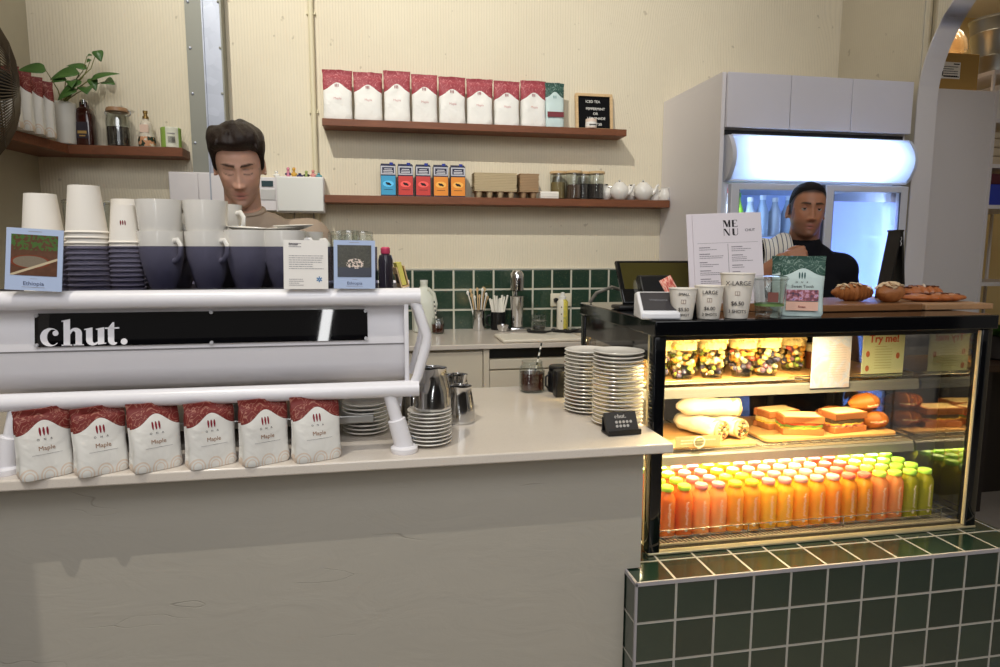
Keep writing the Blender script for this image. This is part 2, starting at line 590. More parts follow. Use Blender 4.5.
# green tiles behind the back counter
tb = tile_mat('dark_green_backsplash_tile', .1045, (-.427 + 0, YB, 1.293), .045, srgb(50, 72, 58), srgb(36, 56, 45), srgb(196, 194, 176), fleck=.5)
struct(MB().box(-.76, .80, YB - .012, YB, .97, 1.293).build('backsplash', tb))
struct(MB().box(-.76, .80, YB - .016, YB, 1.292, 1.298).build('trim_2', M('white_grout', srgb(206, 202, 184), .7)))

# tiled plinth
tp = tile_mat('dark_green_plinth_tile', .105, (0, .0, .58), .03, srgb(30, 50, 40), srgb(20, 37, 29), srgb(168, 164, 156), fleck=.12)
t = thing('tiled_plinth', 'low plinth clad in dark green square tiles under the glass food cabinet', 'plinth', (0, 0, 0))
MB().box(0, 1.168, 0, .86, 0, .58).build('tiled_body', tp, t)
eb = MB()
eb.box(-.002, 1.172, -.003, .002, .573, .583).box(-.003, .003, -.002, .86, .573, .583).box(-.003, .003, -.003, .003, 0, .58)
eb.build('edge_trim', M('grey_tile_trim', srgb(158, 154, 158), .5), t)

# service counter
t = thing('service_counter', 'long plastered service counter with pale stone worktop under the coffee machine', 'counter', (0, 0, 0))
MB().prism([(-2.2, 0), (-.003, 0), (-.003, .584), (.039, .584), (.039, CT - .024), (-2.2, CT - .024)], .07, .72, 'xz').build('plaster_body', plaster, t)
b = MB(); b.box(-2.22, .089, .006, .745, CT - .024, CT)
b.build('worktop', stone, t, bevel=.004)

# ---- back counter
BC = .985
stone_b = stone
tag(MB().box(-.75, .325, 1.36, YB - .012, BC - .022, BC).build('worktop', stone_b, bevel=.003), 'pale worktop along the back wall under the green tiles', 'worktop')
def base_cab(x0, x1, kind, label):
    t = thing('base_cabinet', label, 'cabinet', ((x0 + x1) / 2, 1.38, 0))
    cx = (x0 + x1) / 2; a, c = x0 - cx, x1 - cx
    MB().box(a, c, .02, .55, .08, BC - .024).box(a, c, .06, .5, 0, .08).build('carcass', cream_lam, t)
    if kind == 'door':
        MB().box(a + .003, c - .003, 0, .018, .09, BC - .035).build('door', cream_lam, t, bevel=.002)
    else:
        MB().box(a + .004, c - .004, .012, .019, BC - .068, BC - .026).build('recess', black_satin, t)
        MB().box(a + .003, c - .003, 0, .018, BC - .115, BC - .072).build('drawer', cream_lam, t, bevel=.002)
        MB().box(a + .003, c - .003, 0, .018, .09, BC - .122).build('door', cream_lam, t, bevel=.002)
    return t
base_cab(-.745, -.155, 'door', 'cream base cabinet with plain door below the milk bottle end of back worktop')
base_cab(-.13, .31, 'drawer', 'cream base cabinet with dark finger slot and drawer below the white chopping board')
struct(MB().box(-.155, -.13, 1.375, 1.9, 0, BC - .024).build('trim_3', cream_lam))

# ---- wall shelves
SH = 1.648   # lower shelf top
US = 1.998   # upper shelf top
tag(MB().box(-.84, .654, YB - .13, YB, US - .033, US).build('wall_shelf', walnut, bevel=.002), 'upper walnut wall shelf holding the row of coffee bags', 'shelf')
tag(MB().box(-.84, .9, YB - .13, YB, SH - .036, SH).build('wall_shelf', walnut, bevel=.002), 'lower walnut wall shelf holding cartons, cup carriers and teapots', 'shelf')
LS = 1.846
b = MB()
b.prism([(-1.92, YB - .13), (-1.455, YB - .13), (-1.455, YB), (lw(YB) + .002, YB), (lw(1.0) + .002, 1.0), (lw(1.0) + .176, 1.0)], LS - .04, LS, 'xy')
tag(b.build('wall_shelf', walnut, bevel=.002), 'walnut corner shelf at the upper left carrying the plant and brown bottle', 'shelf')

# ---- white electric boxes on the back wall
b = thing('distribution_box', 'wide white two-door wall box behind the barista beside the steel post', 'box', (-1.40, 1.955, 1.60))
MB().box(-.135, .135, -.07, 0, 0, .145).build('body', cabinet_white, b, bevel=.003)
MB().box(-.005, .131, -.076, -.07, .004, .141).build('door', cabinet_white, b, bevel=.002)
MB().box(-.131, -.008, -.076, -.07, .004, .141).build('door', cabinet_white, b, bevel=.002)
b = thing('meter_box', 'narrow white wall unit with small display between the barista and the square box', 'box', (-1.10, 1.955, 1.575))
MB().box(-.055, .042, -.06, 0, 0, .155).build('body', cabinet_white, b, bevel=.003)
MB().box(-.03, .022, -.064, -.06, .112, .138).build('display', M('teal_display', srgb(44, 66, 70), .2), b)
MB().box(-.035, .03, -.064, -.06, .05, .098).build('panel', M('pale_grey_plastic', srgb(196, 194, 190), .4), b, bevel=.001)
b = thing('white_cabinet', 'square white wall cabinet with toy figures along its top', 'cabinet', (-.957, 1.955, 1.567))
MB().box(-.105, .115, -.10, 0, 0, .165).build('body', cabinet_white, b, bevel=.003)
MB().box(-.098, .112, -.108, -.10, .004, .161).build('door', M('cabinet_door_white', srgb(226, 226, 220), .35), b, bevel=.003)
cb = MB()
cb.tube([(-.03, -.05, .0), (-.03, -.045, -.05), (-.012, -.03, -.12), (.01, -.02, -.3)], .0025, 6)
cb.tube([(.06, -.05, .0), (.06, -.045, -.06), (.072, -.03, -.13), (.08, -.02, -.3)], .0025, 6)
cb.build('cable', M('grey_cable', srgb(120, 116, 108), .5), b)

def figurine(x, kind, label):
    t = thing('toy_figure', label, 'toy', (x, 1.90, 1.733), 0, None)
    A, B, C = {'bird': ('#w', '#w', '#k'), 'pink': ('#p', '#n', '#n'), 'gold': ('#y', '#y', '#r'), 'navy': ('#n', '#n', '#w'),
               'lime': ('#g', '#k', '#g'), 'rose': ('#s', '#s', '#r'), 'teal': ('#t', '#t', '#w')}[kind]
    pal = {'#w': (232, 230, 220), '#k': (30, 30, 34), '#p': (206, 130, 150), '#n': (44, 42, 88), '#y': (206, 160, 62), '#r': (166, 60, 52), '#g': (150, 166, 92), '#s': (208, 140, 132), '#t': (86, 150, 160)}
    mm = lambda k: M('toy_' + k[1:], srgb(*pal[k]), .5)
    h = {'bird': .030, 'pink': .046, 'gold': .046, 'navy': .020, 'lime': .032, 'rose': .036, 'teal': .022}[kind]
    MB().lathe([(.0, 0), (.009, .001), (.010, h * .3), (.006, h * .6), (.0, h * .66)], n=12).build('body', mm(A), t)
    MB().ell((0, -.002, h * .78), (.0075, .0075, h * .22)).build('head', mm(B if kind in ('rose', 'bird') else A), t)
    MB().ell((.008, -.004, h * .3), (.008, .005, .006)).ell((-.008, -.004, h * .3), (.007, .005, .005)).build('limbs', mm(B), t)
    MB().lathe([(.008, h * .85), (.006, h * .95), (0, h * 1.02)], n=10).build('cap', mm(C), t)
for x, k, l in ((-1.062, 'bird', 'small white bird figure above the display box'), (-1.008, 'pink', 'pink and navy toy figure, largest on the white cabinet'),
                (-.982, 'gold', 'slim gold toy figure on the white cabinet beside the pink one'), (-.955, 'navy', 'low navy toy lying on the white cabinet'),
                (-.925, 'lime', 'pale green toy with dark cap on the white cabinet'), (-.894, 'rose', 'round rose pink toy near the right end of the white cabinet'), (-.868, 'teal', 'little teal toy at the right corner of white cabinet')):
    figurine(x, k, l)
bpy.data.objects['toy_figure'].location.z = 1.731
# ================================================================= COFFEE MACHINE
mc = thing('espresso_machine', 'wide white espresso machine on the counter with long black nameplate', 'coffee machine', (0, 0, 0))
MX0, MX1 = -1.50, -.547
prof = [(.088, 1.268), (.074, 1.178), (.076, 1.172), (.083, 1.135), (.105, 1.095), (.15, 1.072), (.56, 1.06), (.58, 1.26)]
MB().prism(prof, MX0, MX1, 'yz').build('body_panel', machine_white, mc, bevel=.003)
MB().box(MX0, MX1, .0745, .08, 1.1735, 1.1765).build('seam', M('seam_grey', srgb(120, 118, 120), .6), mc)
# top tray with low rail
MB().box(MX0, MX1, .09, .56, 1.266, 1.292).build('cup_tray', M('dark_tray', srgb(40, 40, 46), .4), mc, bevel=.003)
b = MB().tube([(MX0 - .03, .062, 1.283), (MX1 + .035, .062, 1.283)], .0195, 18)
b.build('top_rail', machine_white, mc)
b = MB().tube([(MX0 - .03, .055, 1.074), (-.518, .055, 1.074)], .0185, 18)
b.build('bottom_rail', machine_white, mc)
MB().tube([(MX0 - .03, .56, 1.283), (MX1 + .035, .56, 1.283)], .016, 14).build('top_rail', machine_white, mc)
# side frames bowed outwards
for sx, X in ((1, -.538), (-1, MX0 - .005)):
    for y, r in ((.06, .0115), (.22, .010)):
        o = .040 * sx
        MB().tube([(X, y, 1.283), (X + o * .45, y, 1.262), (X + o * 1.0, y, 1.195), (X + o * .95, y, 1.172), (X + o * .45, y, 1.10), (X + o * .2, y, 1.08)], r, 12).build('side_frame', machine_white, mc)
MB().box(MX1 - .002, MX1 + .008, .052, .57, 1.07, 1.30).build('end_plate', machine_white, mc, bevel=.002)
MB().tube([(MX1 + .003, .055, 1.06), (MX1 + .003, .055, 1.10)], .004, 8).build('collar', machine_white, mc)
# legs: thin upper rod, thick sleeve, round foot, splayed outwards
for X, s in ((-.553, 1), (-1.375, -1)):
    for Y, q in ((.058, 1), (.50, 0)):
        g = MB()
        top = Vector((X - .035 * s, Y, 1.075)); foot = Vector((X + .0 * s, Y, CT + .012))
        mid = top.lerp(foot, .52)
        g.tube([top, mid], .0145, 14)
        g.tube([mid, mid.lerp(foot, .02), foot], [.017, .0205, .0215], 16)
        g.lathe([(.029, 0), (.031, .004), (.031, .012), (.026, .016), (.0, .016)], (foot.x, foot.y, CT), 24)
        g.build('leg', machine_white, mc)
# nameplate with notched corners and screws
zt, zb, x0, x1, nk = 1.2545, 1.1855, -1.306, -.63, .0065
def nyl(z): return .0745 + (z - 1.178) * (.014 / .09) - .0025
pl_ = [(x0 + nk, zb), (x1 - nk, zb), (x1 - nk, zb + nk), (x1, zb + nk), (x1, zt - nk), (x1 - nk, zt - nk), (x1 - nk, zt), (x0 + nk, zt), (x0 + nk, zt - nk), (x0, zt - nk), (x0, zb + nk), (x0 + nk, zb + nk)]
b = MB().prism(pl_, 0, .004)
b.v = [(x, y + nyl(z) - .003, z) for x, y, z in b.v]
npl = b.build('nameplate', M('nameplate_black', srgb(8, 8, 11), .025, spec=.7), mc, smooth=0)
wh = M('white_lettering', srgb(236, 234, 238), .5)
for x, z in ((x0 + .004, zt - .004), (x0 + .004, zb + .004), (x1 - .004, zt - .004), (x1 - .004, zb + .004), (-.961, zt - .002), (-.961, zb + .002)):
    MB().cyl((x, nyl(z) - .008, z), (x, nyl(z) + .006, z), .0038, n=12).build('screw', M('screw_steel', srgb(206, 206, 210), .35, .4), npl)
# fat serif word 'chut.'
def arcpts(cx, cy, rx, ry, a0, a1, n=20):
    return [(cx + rx * cos(R(a0 + (a1 - a0) * i / n)), cy + ry * sin(R(a0 + (a1 - a0) * i / n))) for i in range(n + 1)]
def word_chut(u):
    """polygons (x,z) at x-height 1"""
    P = []
    # c
    P.append(arcpts(.52, .5, .52, .52, 42, 318, 30) + arcpts(.66, .5, .30, .44, 312, 48, 24))
    P.append(arcpts(.80, .72, .155, .155, 0, 360, 16)[:-1])
    # h
    ox = 1.12
    P.append([(ox + .1, 0), (ox + .44, 0), (ox + .44, 1.52), (ox + .1, 1.44)])
    P.append([(ox, 1.36), (ox + .2, 1.40), (ox + .2, 1.46), (ox, 1.42)])
    P.append([(ox, 0), (ox + .54, 0), (ox + .54, .06), (ox, .06)])
    P.append([(ox + .44, .70)] + arcpts(ox + .72, .68, .34, .33, 150, 0, 14) + [(ox + 1.06, 0), (ox + .72, 0), (ox + .72, .72)] + arcpts(ox + .62, .70, .10, .13, 10, 140, 8) + [(ox + .44, .62)])
    P.append([(ox + .62, 0), (ox + 1.16, 0), (ox + 1.16, .06), (ox + .62, .06)])
    # u
    ox = 2.30
    P.append([(ox, .93), (ox + .44, 1.02), (ox + .44, .32)] + arcpts(ox + .54, .28, .10, .16, 180, 300, 8) + [(ox + .72, .2), (ox + .72, .10)] + arcpts(ox + .45, .32, .35, .34, 310, 180, 14) + [(ox + .1, .88), (ox, .88)])
    P.append([(ox + .72, .02), (ox + 1.16, .07), (ox + 1.16, .12), (ox + 1.06, .12), (ox + 1.06, 1.02), (ox + .62, .93), (ox + .62, .88), (ox + .72, .88)])
    # t
    ox = 3.42
    P.append([(ox + .14, .30)] + arcpts(ox + .42, .28, .28, .30, 180, 315, 14) + [(ox + .62, .12)] + arcpts(ox + .55, .25, .08, .12, 290, 180, 8) + [(ox + .48, 1.30), (ox + .40, 1.30), (ox + .14, .98)])
    P.append([(ox - .02, .92), (ox + .74, .92), (ox + .74, 1.0), (ox - .02, 1.0)])
    # full stop
    P.append(arcpts(4.42, .17, .18, .18, 0, 360, 20)[:-1])
    return [[(x * u, z * u) for x, z in p] for p in P]
b = MB()
for p in word_chut(.0362):
    p = [(x - 1.2955, z + 1.1875) for x, z in p]
    b.prism(p, -.0008, 0)
b.v = [(x, y + nyl(z) - .0032, z) for x, y, z in b.v]
b.build('lettering', wh, npl, smooth=0)
# smoked cup guard
b = MB().box(-1.275, -.605, .098, .101, 1.290, 1.394)
b.build('cup_guard', smoke, mc, smooth=0)
# group heads and portafilters on the barista side
for x in (-1.30, -1.02, -.74):
    g = MB().lathe([(.03, 0), (.036, .004), (.036, .03), (.028, .05)], (x, .60, 1.03), 18).build('group_head', chrome, mc)
    h = MB().lathe([(.0, -.028), (.022, -.026), (.032, -.02), (.034, 0)], (x, .60, 1.028), 18)
    h.tube([(x, .60, 1.015), (x, .64, 1.008), (x, .70, 1.0)], [.008, .011, .012], 10)
    h.build('portafilter', [chrome], mc)
MB().box(-1.42, -.62, .18, .60, .965, .985).build('drip_tray', steel, mc, bevel=.003)
MB().box(-1.36, -.80, .34, .38, CT, .965).build('tray_support', M('dark_metal', srgb(60, 58, 58), .4, .6), mc)

# ================================================================= CUPS, MUGS AND CARDS ON THE MACHINE
TT = 1.292   # tray top
def cup_inverted(name, rt, rb, h, mark=False):
    """paper cup standing on its rim"""
    m = MB().lathe([(rb + .002, 0), (rb + .0035, .002), (rb + .002, .0045), (rb, .005), (rt, h), (rt - .002, h), (rt - .003, h - .006), (0, h - .006)], n=28, cap0=False)
    return m.mesh(name, cup_paper)
logo_m = None
def logo_mb(s, y=0):
    """three slender leaf-like marks"""
    b = MB()
    for i in (-1, 0, 1):
        p = [(i * .34 * s + .10 * s * sin(a) * (1 + .15 * cos(a)), .9 * s * cos(a) * .5) for a in [2 * pi * k / 14 for k in range(14)]]
        b.prism([(x, z) for x, z in p], y - .0004, y + .0004)
    return b
me_big = cup_inverted('paper_cup', .031, .0415, .105)
me_mid = cup_inverted('paper_cup', .024, .033, .085)
def cup_stack(x, y, me, h, n, step, size, where, group, mark=False):
    for i in range(n):
        o = bpy.data.objects.new('paper_cup', me); COL.objects.link(o)
        o.location = (x, y, TT + .001 + i * step)
        lab = f'{size} upturned paper cup {"on top of" if i == n - 1 else "nested in"} {where}'
        tag(o, lab, 'cup', group if i < n - 1 else None)
        if i < n - 1: o['group'] = group
        if i == n - 1 and mark:
            lg = logo_mb(.013).build('printed_mark', red_ink, o)
            lg.location = (.006, -.0285, .045); lg.rotation_euler = (R(6), 0, R(12))
cup_stack(-1.247, .215, me_big, .105, 12, .0118, 'large', 'the tallest front stack', 'cups nested in the tallest front stack on the machine')
cup_stack(-1.168, .215, me_mid, .085, 11, .0108, 'small', 'the front stack with the printed mark', 'cups nested in the shorter front stack', True)
cup_stack(-1.345, .235, me_big, .105, 11, .0112, 'large', 'the leftmost stack behind the Ethiopia card', 'cups nested in the leftmost stack behind the blue card')
cup_stack(-1.305, .36, me_big, .105, 9, .0105, 'large', 'the rear stack left of the tallest one', 'cups nested in the rear left stack')
cup_stack(-1.205, .34, me_big, .105, 11, .011, 'large', 'the rear stack behind the tallest one', 'cups nested in the rear middle stack')
cup_stack(-1.140, .335, me_mid, .085, 11, .0105, 'small', 'the rear stack beside the mugs', 'cups nested in the rear right stack')

def mug_tree(label, loc, rz, group, sc=1.0, shape=0):
    t = thing('ceramic_mug', label, 'mug', loc, rz, group)
    if shape == 0: pr = [(.022, 0), (.026, .002), (.035, .028), (.045, .075), (.0488, .134), (.0488, .135), (.0468, .1345), (.043, .075), (.033, .028), (.020, .007), (0, .007)]
    else: pr = [(.024, 0), (.028, .002), (.036, .012), (.043, .035), (.045, .056), (.0445, .057), (.0425, .056), (.040, .034), (.032, .012), (0, .007)]
    MB().lathe([(r * sc, z * sc) for r, z in pr], n=32).build('bowl', ceramic, t)
    h = .128 if shape == 0 else .057
    pts = [(.044, 0, h * .88), (.060, 0, h * .90), (.069, 0, h * .80), (.067, 0, h * .66), (.056, 0, h * .56), (.038, 0, h * .52)]
    MB().tube([(x * sc, y, z * sc) for x, y, z in pts], .0048 * sc, 10, flat=1.3).build('handle', ceramic, t)
    return t
mg = [(-1.090, .205, 0, -12, 'white mug, lower left of the stacked pair nearest the paper cups'), (-1.090, .205, .068, 150, 'white mug set on top of the one nearest the paper cups'),
      (-.992, .21, 0, -12, 'white mug, lower one of the second stacked pair'), (-.992, .21, .068, 160, 'white mug topping the second stacked pair in front of the barista'),
      (-1.09, .33, 0, -30, 'white mug at the back left, under another mug'), (-1.09, .33, .068, -28, 'white mug at the back left, on top'),
      (-.985, .34, 0, -20, 'white mug at the back middle, under another mug'), (-.985, .34, .068, -32, 'white mug at the back middle, on top')]
for x, y, dz, a, l in mg: mug_tree(l, (x, y, TT + .001 + dz * 1.03), R(a if dz else a - 28), 'tall stacked white mugs on the machine', 1.0)
mg2 = [(-.905, .21, 0, -15, 'white mug of the single front row, left one'), (-.822, .215, 0, -10, 'white mug of the single front row behind the printed text card'),
       (-.895, .33, 0, -25, 'white mug of the single back row, left one'), (-.79, .33, 0, -25, 'white mug of the single back row, right one')]
for x, y, dz, a, l in mg2: mug_tree(l, (x, y, TT + .001 + dz), R(a), 'single white mugs right of the stacked pairs', 1.03)
def saucer_mesh(r, h=.012):
    return MB().lathe([(r * .45, 0), (r * .5, .001), (r * .62, .003), (r * .99, h), (r, h + .0015), (r * .985, h + .002), (r * .6, .0055), (r * .3, .004), (0, .004)], n=36).mesh('saucer', ceramic)
sm_ = saucer_mesh(.058)
for i, (x, y, a, w) in enumerate(((-.905, .22, 3, 'left'), (-.818, .225, -3, 'right'), (-.80, .225, -2, 'upper right'))):
    o = bpy.data.objects.new('saucer', sm_); COL.objects.link(o)
    o.location = (x, y, TT + .137 + (.006 if i == 2 else 0)); o.rotation_euler = (R(3), R(a), 0)
    o.scale = (.82, .82, .8)
    tag(o, f'white saucer resting over a mug on the machine, {w} one', 'saucer', 'saucers lying over the mugs')
# upside-down glasses
gm = MB().lathe([(.030, 0), (.0315, .001), (.026, .10), (.024, .104), (0, .105), (0, .100), (.023, .097), (.029, .002)], n=24, cap0=False, cap1=False).mesh('drinking_glass', clear2)
for i, (x, y, l) in enumerate(((-.672, .22, 'clear upturned drinking glass behind the blue card, nearest left'), (-.640, .29, 'clear upturned drinking glass behind the blue card, rear'), (-.70, .30, 'clear upturned drinking glass behind the text card'))):
    o = bpy.data.objects.new('drinking_glass', gm); COL.objects.link(o); o.location = (x, y, TT + .001); o.scale = (1, 1, 1.35)
    tag(o, l, 'glass', 'upturned glasses on the machine')

# cards in clear holders
def photo_mat(name, kind):
    m = M(name, (.1, .1, .1, 1), .3)
    t = NT(m); co = t.coord('Generated')
    sep = t.n('SeparateXYZ'); t.l(co, sep.inputs[0]); x, z = sep.outputs[0], sep.outputs[2]
    if kind == 'farm':
        n1 = t.noise(co, 7, 5)
        ground = t.mix(n1, srgb(70, 40, 30), srgb(112, 78, 58))
        beans = t.mix(t.noise(co, 60, 2), srgb(96, 84, 70), srgb(150, 138, 120))
        dx = t.math('SUBTRACT', x, .42); dz = t.math('MULTIPLY', t.math('SUBTRACT', z, .34), 2.6)
        d = t.math('SQRT', t.math('ADD', t.math('MULTIPLY', dx, dx), t.math('MULTIPLY', dz, dz)))
        c = t.mix(t.math('LESS_THAN', d, .43), ground, srgb(120, 56, 34))
        c = t.mix(t.math('LESS_THAN', d, .37), c, beans)
        leaf = t.math('MULTIPLY', t.math('GREATER_THAN', t.noise(co, 11, 3), .5), t.math('GREATER_THAN', z, .62))
        c = t.mix(leaf, c, srgb(70, 104, 50))
        st = t.math('LESS_THAN', t.math('ABSOLUTE', t.math('SUBTRACT', z, t.math('MULTIPLY', x, .42))), .03)
        c = t.mix(st, c, srgb(196, 180, 150))
    else:
        w = t.noise(t.coord('Generated', (1, 1, 1)), 6, 3, .5, 2.5)
        c = t.ramp(w, [(.46, srgb(62, 60, 46)), (.5, srgb(34, 32, 28)), (.55, srgb(70, 68, 54))])
        low = t.math('LESS_THAN', z, .30)
        c = t.mix(low, c, srgb(48, 52, 66))
        dx = t.math('SUBTRACT', x, .52); dz = t.math('MULTIPLY', t.math('SUBTRACT', z, .42), 1.7)
        d = t.math('SQRT', t.math('ADD', t.math('MULTIPLY', dx, dx), t.math('MULTIPLY', dz, dz)))
        fl = t.math('MULTIPLY', t.math('LESS_THAN', d, .27), t.math('GREATER_THAN', t.noise(co, 16, 3), .5))
        c = t.mix(fl, c, srgb(222, 204, 190))
    t.l(c, t.b.inputs['Base Color'])
    return m
def ethiopia_card(x, y, z, w, h, ry, kind, label, rz=0):
    t = thing('info_card', label, 'card', (x, y, z), R(rz))
    t.rotation_euler = (R(-6), R(ry), R(rz))
    MB().box(-w / 2, w / 2, -.001, .001, 0, h).build('card_sheet', card_blue, t)
    MB().box(-w * .41, w * .41, -.0018, -.001, h * .24, h * .90).build('photograph', photo_mat('photo_' + kind, kind), t)
    text('lettering', 'Ethiopia', .0115 * w / .11, (0, -.0013, h * .085), M('slate_ink', srgb(84, 92, 120), .7), t, sx=1.1)
    MB().box(-w * .2, w * .2, -.0014, -.001, h * .05, h * .056).box(-w * .06, w * .06, -.0014, -.001, h * .19, h * .194).box(-w * .12, w * .12, -.0014, -.001, h * .95, h * .958).build('print', grey_ink, t)
    MB().box(-w / 2 - .001, w / 2 + .001, .0012, .003, -.001, h + .001).build('clear_holder', clear, t)
ethiopia_card(-1.281, .030, 1.305, .102, .123, 3.5, 'farm', 'pale blue Ethiopia card with farm photo, leaning at the left end of the rail')
ethiopia_card(-.655, .038, 1.303, .088, .105, .8, 'flower', 'pale blue Ethiopia card with white blossom photo at the right end of the rail')
t = thing('info_card', 'white text card standing left of the blossom card on the machine rail', 'card', (-.757, .038, 1.303))
t.rotation_euler = (R(-6), R(.6), 0)
w, h = .092, .105
MB().box(-w / 2, w / 2, -.001, .001, 0, h).build('card_sheet', paper, t)
b = rule_lines(3, -w * .38, -w * .1, h * .93, .0035, -.0012, .0016, 3)
rb = rule_lines(7, -w * .38, w * .4, h * .68, .0046, -.0012, .0013, 4); b.add(rb.v, rb.f)
rb = rule_lines(4, -w * .38, -w * .05, h * .20, .0042, -.0012, .0012, 5); b.add(rb.v, rb.f)
b.build('print', grey_ink, t)
blue_i = M('blue_ink', srgb(64, 120, 170), .6)
b = MB()
for k in range(6):
    a = k * pi / 3
    b.box(-.0012, .0012, -.0016, -.001, .001, .0062); n_ = 8
    for i in range(len(b.v) - n_, len(b.v)):
        px, py, pz = b.v[i]; b.v[i] = (w * .30 + px * cos(a) - pz * sin(a), py, h * .20 + px * sin(a) + pz * cos(a))
b.build('emblem', blue_i, t)
text('lettering', 'Ethiopia', .006, (-w * .38, -.0013, h * .90), ink, t, align='LEFT')
# syrup bottle with pink lid, sugar caddy
t = thing('dark_bottle', 'dark glass bottle with pink lid at the right end of the machine top', 'bottle', (-.585, .22, TT))
MB().lathe([(.016, 0), (.018, .002), (.018, .07), (.015, .082), (.009, .086), (.009, .09)], n=20).build('body', M('dark_glass', srgb(44, 40, 50), .1, spec=.7), t)
MB().lathe([(.0105, .086), (.0115, .088), (.0115, .099), (.009, .102), (0, .103)], n=18).build('lid', M('pink_lid', srgb(206, 70, 104), .4), t)
t = thing('sugar_caddy', 'small pale wooden box of coloured sachets at the machine corner', 'box', (-.545, .16, 1.300))
t.rotation_euler = (0, R(-14), R(8))
MB().box(-.010, .010, -.03, .03, 0, .004).box(-.010, -.0075, -.03, .03, 0, .05).box(.0075, .010, -.03, .03, 0, .05).box(-.01, .01, .027, .03, 0, .05).build('box', pine, t)
MB().box(-.006, .005, -.026, .024, .006, .060).build('sachets', M('yellow_sachets', srgb(206, 196, 96), .6), t)
MB().box(-.0105, -.0095, -.02, .01, .012, .034).build('label', M('dark_label', srgb(70, 60, 50), .6), t)
# clear jug behind the cups
t = thing('clear_jug', 'clear plastic jug standing behind the leftmost paper cups', 'jug', (-1.34, .47, TT + .001))
MB().lathe([(.045, 0), (.05, .005), (.054, .16), (.056, .212), (.058, .214), (.054, .208), (.048, .008), (0, .006)], n=28, cap1=False).build('body', clear2, t)
MB().tube([(.054, 0, .19), (.083, 0, .18), (.086, 0, .12), (.052, 0, .08)], .005, 8).build('handle', clear2, t)
MB().lathe([(.056, .212), (.058, .216), (.053, .220), (0, .222)], n=28).build('lid', clear2, t)

# ================================================================= COFFEE BAGS
def bag_mat(name, low, hi1, hi2, z0, amp, wid, curve, rough=.55, pale=None):
    m = M(name, low, rough, spec=.35)
    t = NT(m); co = t.coord('Generated')
    sep = t.n('SeparateXYZ'); t.l(co, sep.inputs[0]); x, z = sep.outputs[0], sep.outputs[2]
    u = t.math('DIVIDE', t.math('SUBTRACT', x, .5), wid)
    hump = t.math('POWER', 2.718, t.math('MULTIPLY', t.math('MULTIPLY', u, u), -1))
    edge = t.math('ADD', z0, t.math('MULTIPLY', hump, amp))
    up = t.math('GREATER_THAN', z, edge)
    sw = t.noise(t.coord('Generated', (1, .6, 1.3)), 3.2, 1, .5, 2.2)
    fr = t.math('FRACT', t.math('MULTIPLY', sw, 5))
    top = t.ramp(fr, [(.0, hi1), (.55, hi1), (.68, hi2), (.85, hi1)])
    lowc = low
    if pale:
        # faint arches printed near the foot
        fx = t.math('SUBTRACT', t.math('FRACT', t.math('MULTIPLY', x, 3.0)), .5)
        d = t.math('SQRT', t.math('ADD', t.math('MULTIPLY', t.math('MULTIPLY', fx, fx), .09), t.math('MULTIPLY', t.math('SUBTRACT', z, .04), t.math('SUBTRACT', z, .04))))
        ringm = t.math('LESS_THAN', t.math('ABSOLUTE', t.math('SUBTRACT', d, .12)), .012)
        ringm = t.math('MAXIMUM', ringm, t.math('LESS_THAN', t.math('ABSOLUTE', t.math('SUBTRACT', d, .075)), .008))
        lowc = t.mix(t.math('MULTIPLY', ringm, .6), low, pale)
    t.l(t.mix(up, lowc, top), t.b.inputs['Base Color'])
    cr = t.noise(t.coord('Object'), 22, 2, .5, .8)
    t.bump(cr, .55, .008)
    return m
bag_maple = bag_mat('maple_bag_foil', srgb(226, 224, 218), srgb(116, 42, 38), srgb(170, 116, 100), .63, .20, .27, 1, pale=srgb(214, 186, 160))
bag_red = bag_mat('red_top_bag_foil', srgb(232, 230, 224), srgb(152, 62, 70), srgb(200, 124, 126), .56, .17, .30, 1)
bag_teal = bag_mat('teal_top_bag_foil', srgb(196, 214, 212), srgb(44, 78, 68), srgb(128, 150, 140), .66, .13, .26, 1)
def bag_mb(w, d, h, seed=0, topd=.10, open_top=False):
    rnd = random.Random(seed)
    ph = [rnd.uniform(0, 6.28) for _ in range(6)]
    nu, nv = 44, 22
    b = MB(); rings = []
    for j in range(nv + 1):
        t = j / nv
        z = h * t
        dd = d / 2 * ((1 - t ** 2.0) ** .75 * (1 - topd) + topd if t < .999 else topd * .4)
        if t > .9: dd = d / 2 * topd
        ww = w / 2 * (1 - .05 * sin(pi * min(t * 1.3, 1)) + .03 * t)
        k0 = .93 if j == 0 else 1
        e = 5 - 2.6 * t
        ring = []
        for i in range(nu):
            a = 2 * pi * i / nu
            ca, sa = cos(a), sin(a)
            k = 1 / (abs(ca) ** e + abs(sa) ** e) ** (1 / e)
            x, y = ww * k * ca * k0, dd * k * sa * k0
            c = noise.noise(Vector((x * 22 + ph[0], y * 22 + ph[1], z * 18 + ph[2]))) * .0042 * (.4 + t)
            # side gussets pinch in
            if abs(ca) > .93: x -= math.copysign(.006 * sin(pi * t), x)
            y += c + .004 * sin(t * 5 + ph[3]) * t
            zz = z + (noise.noise(Vector((x * 30, ph[4], 0))) * .004 if t > .95 else 0)
            ring.append((x, y, zz))
        rings.append(ring)
    b.rings(rings)
    return b
t_bvh = {}
def drape(o, bv, at, off=.0007):
    """lay flat print onto the front of a pouch"""
    flat = abs(o.rotation_euler.x - pi / 2) < .2
    o.rotation_euler = (0, 0, 0); o.location = (0, 0, 0)
    for v in o.data.vertices:
        x, z, dep = (v.co.x, v.co.y, v.co.z) if flat else (v.co.x, v.co.z, -v.co.y)
        x += at[0]; z += at[1]
        hit = bv.ray_cast(Vector((x, -.5, z)), Vector((0, 1, 0)))
        y = hit[0].y if hit[0] else -.03
        v.co = (x, y - off - dep * .3, z)
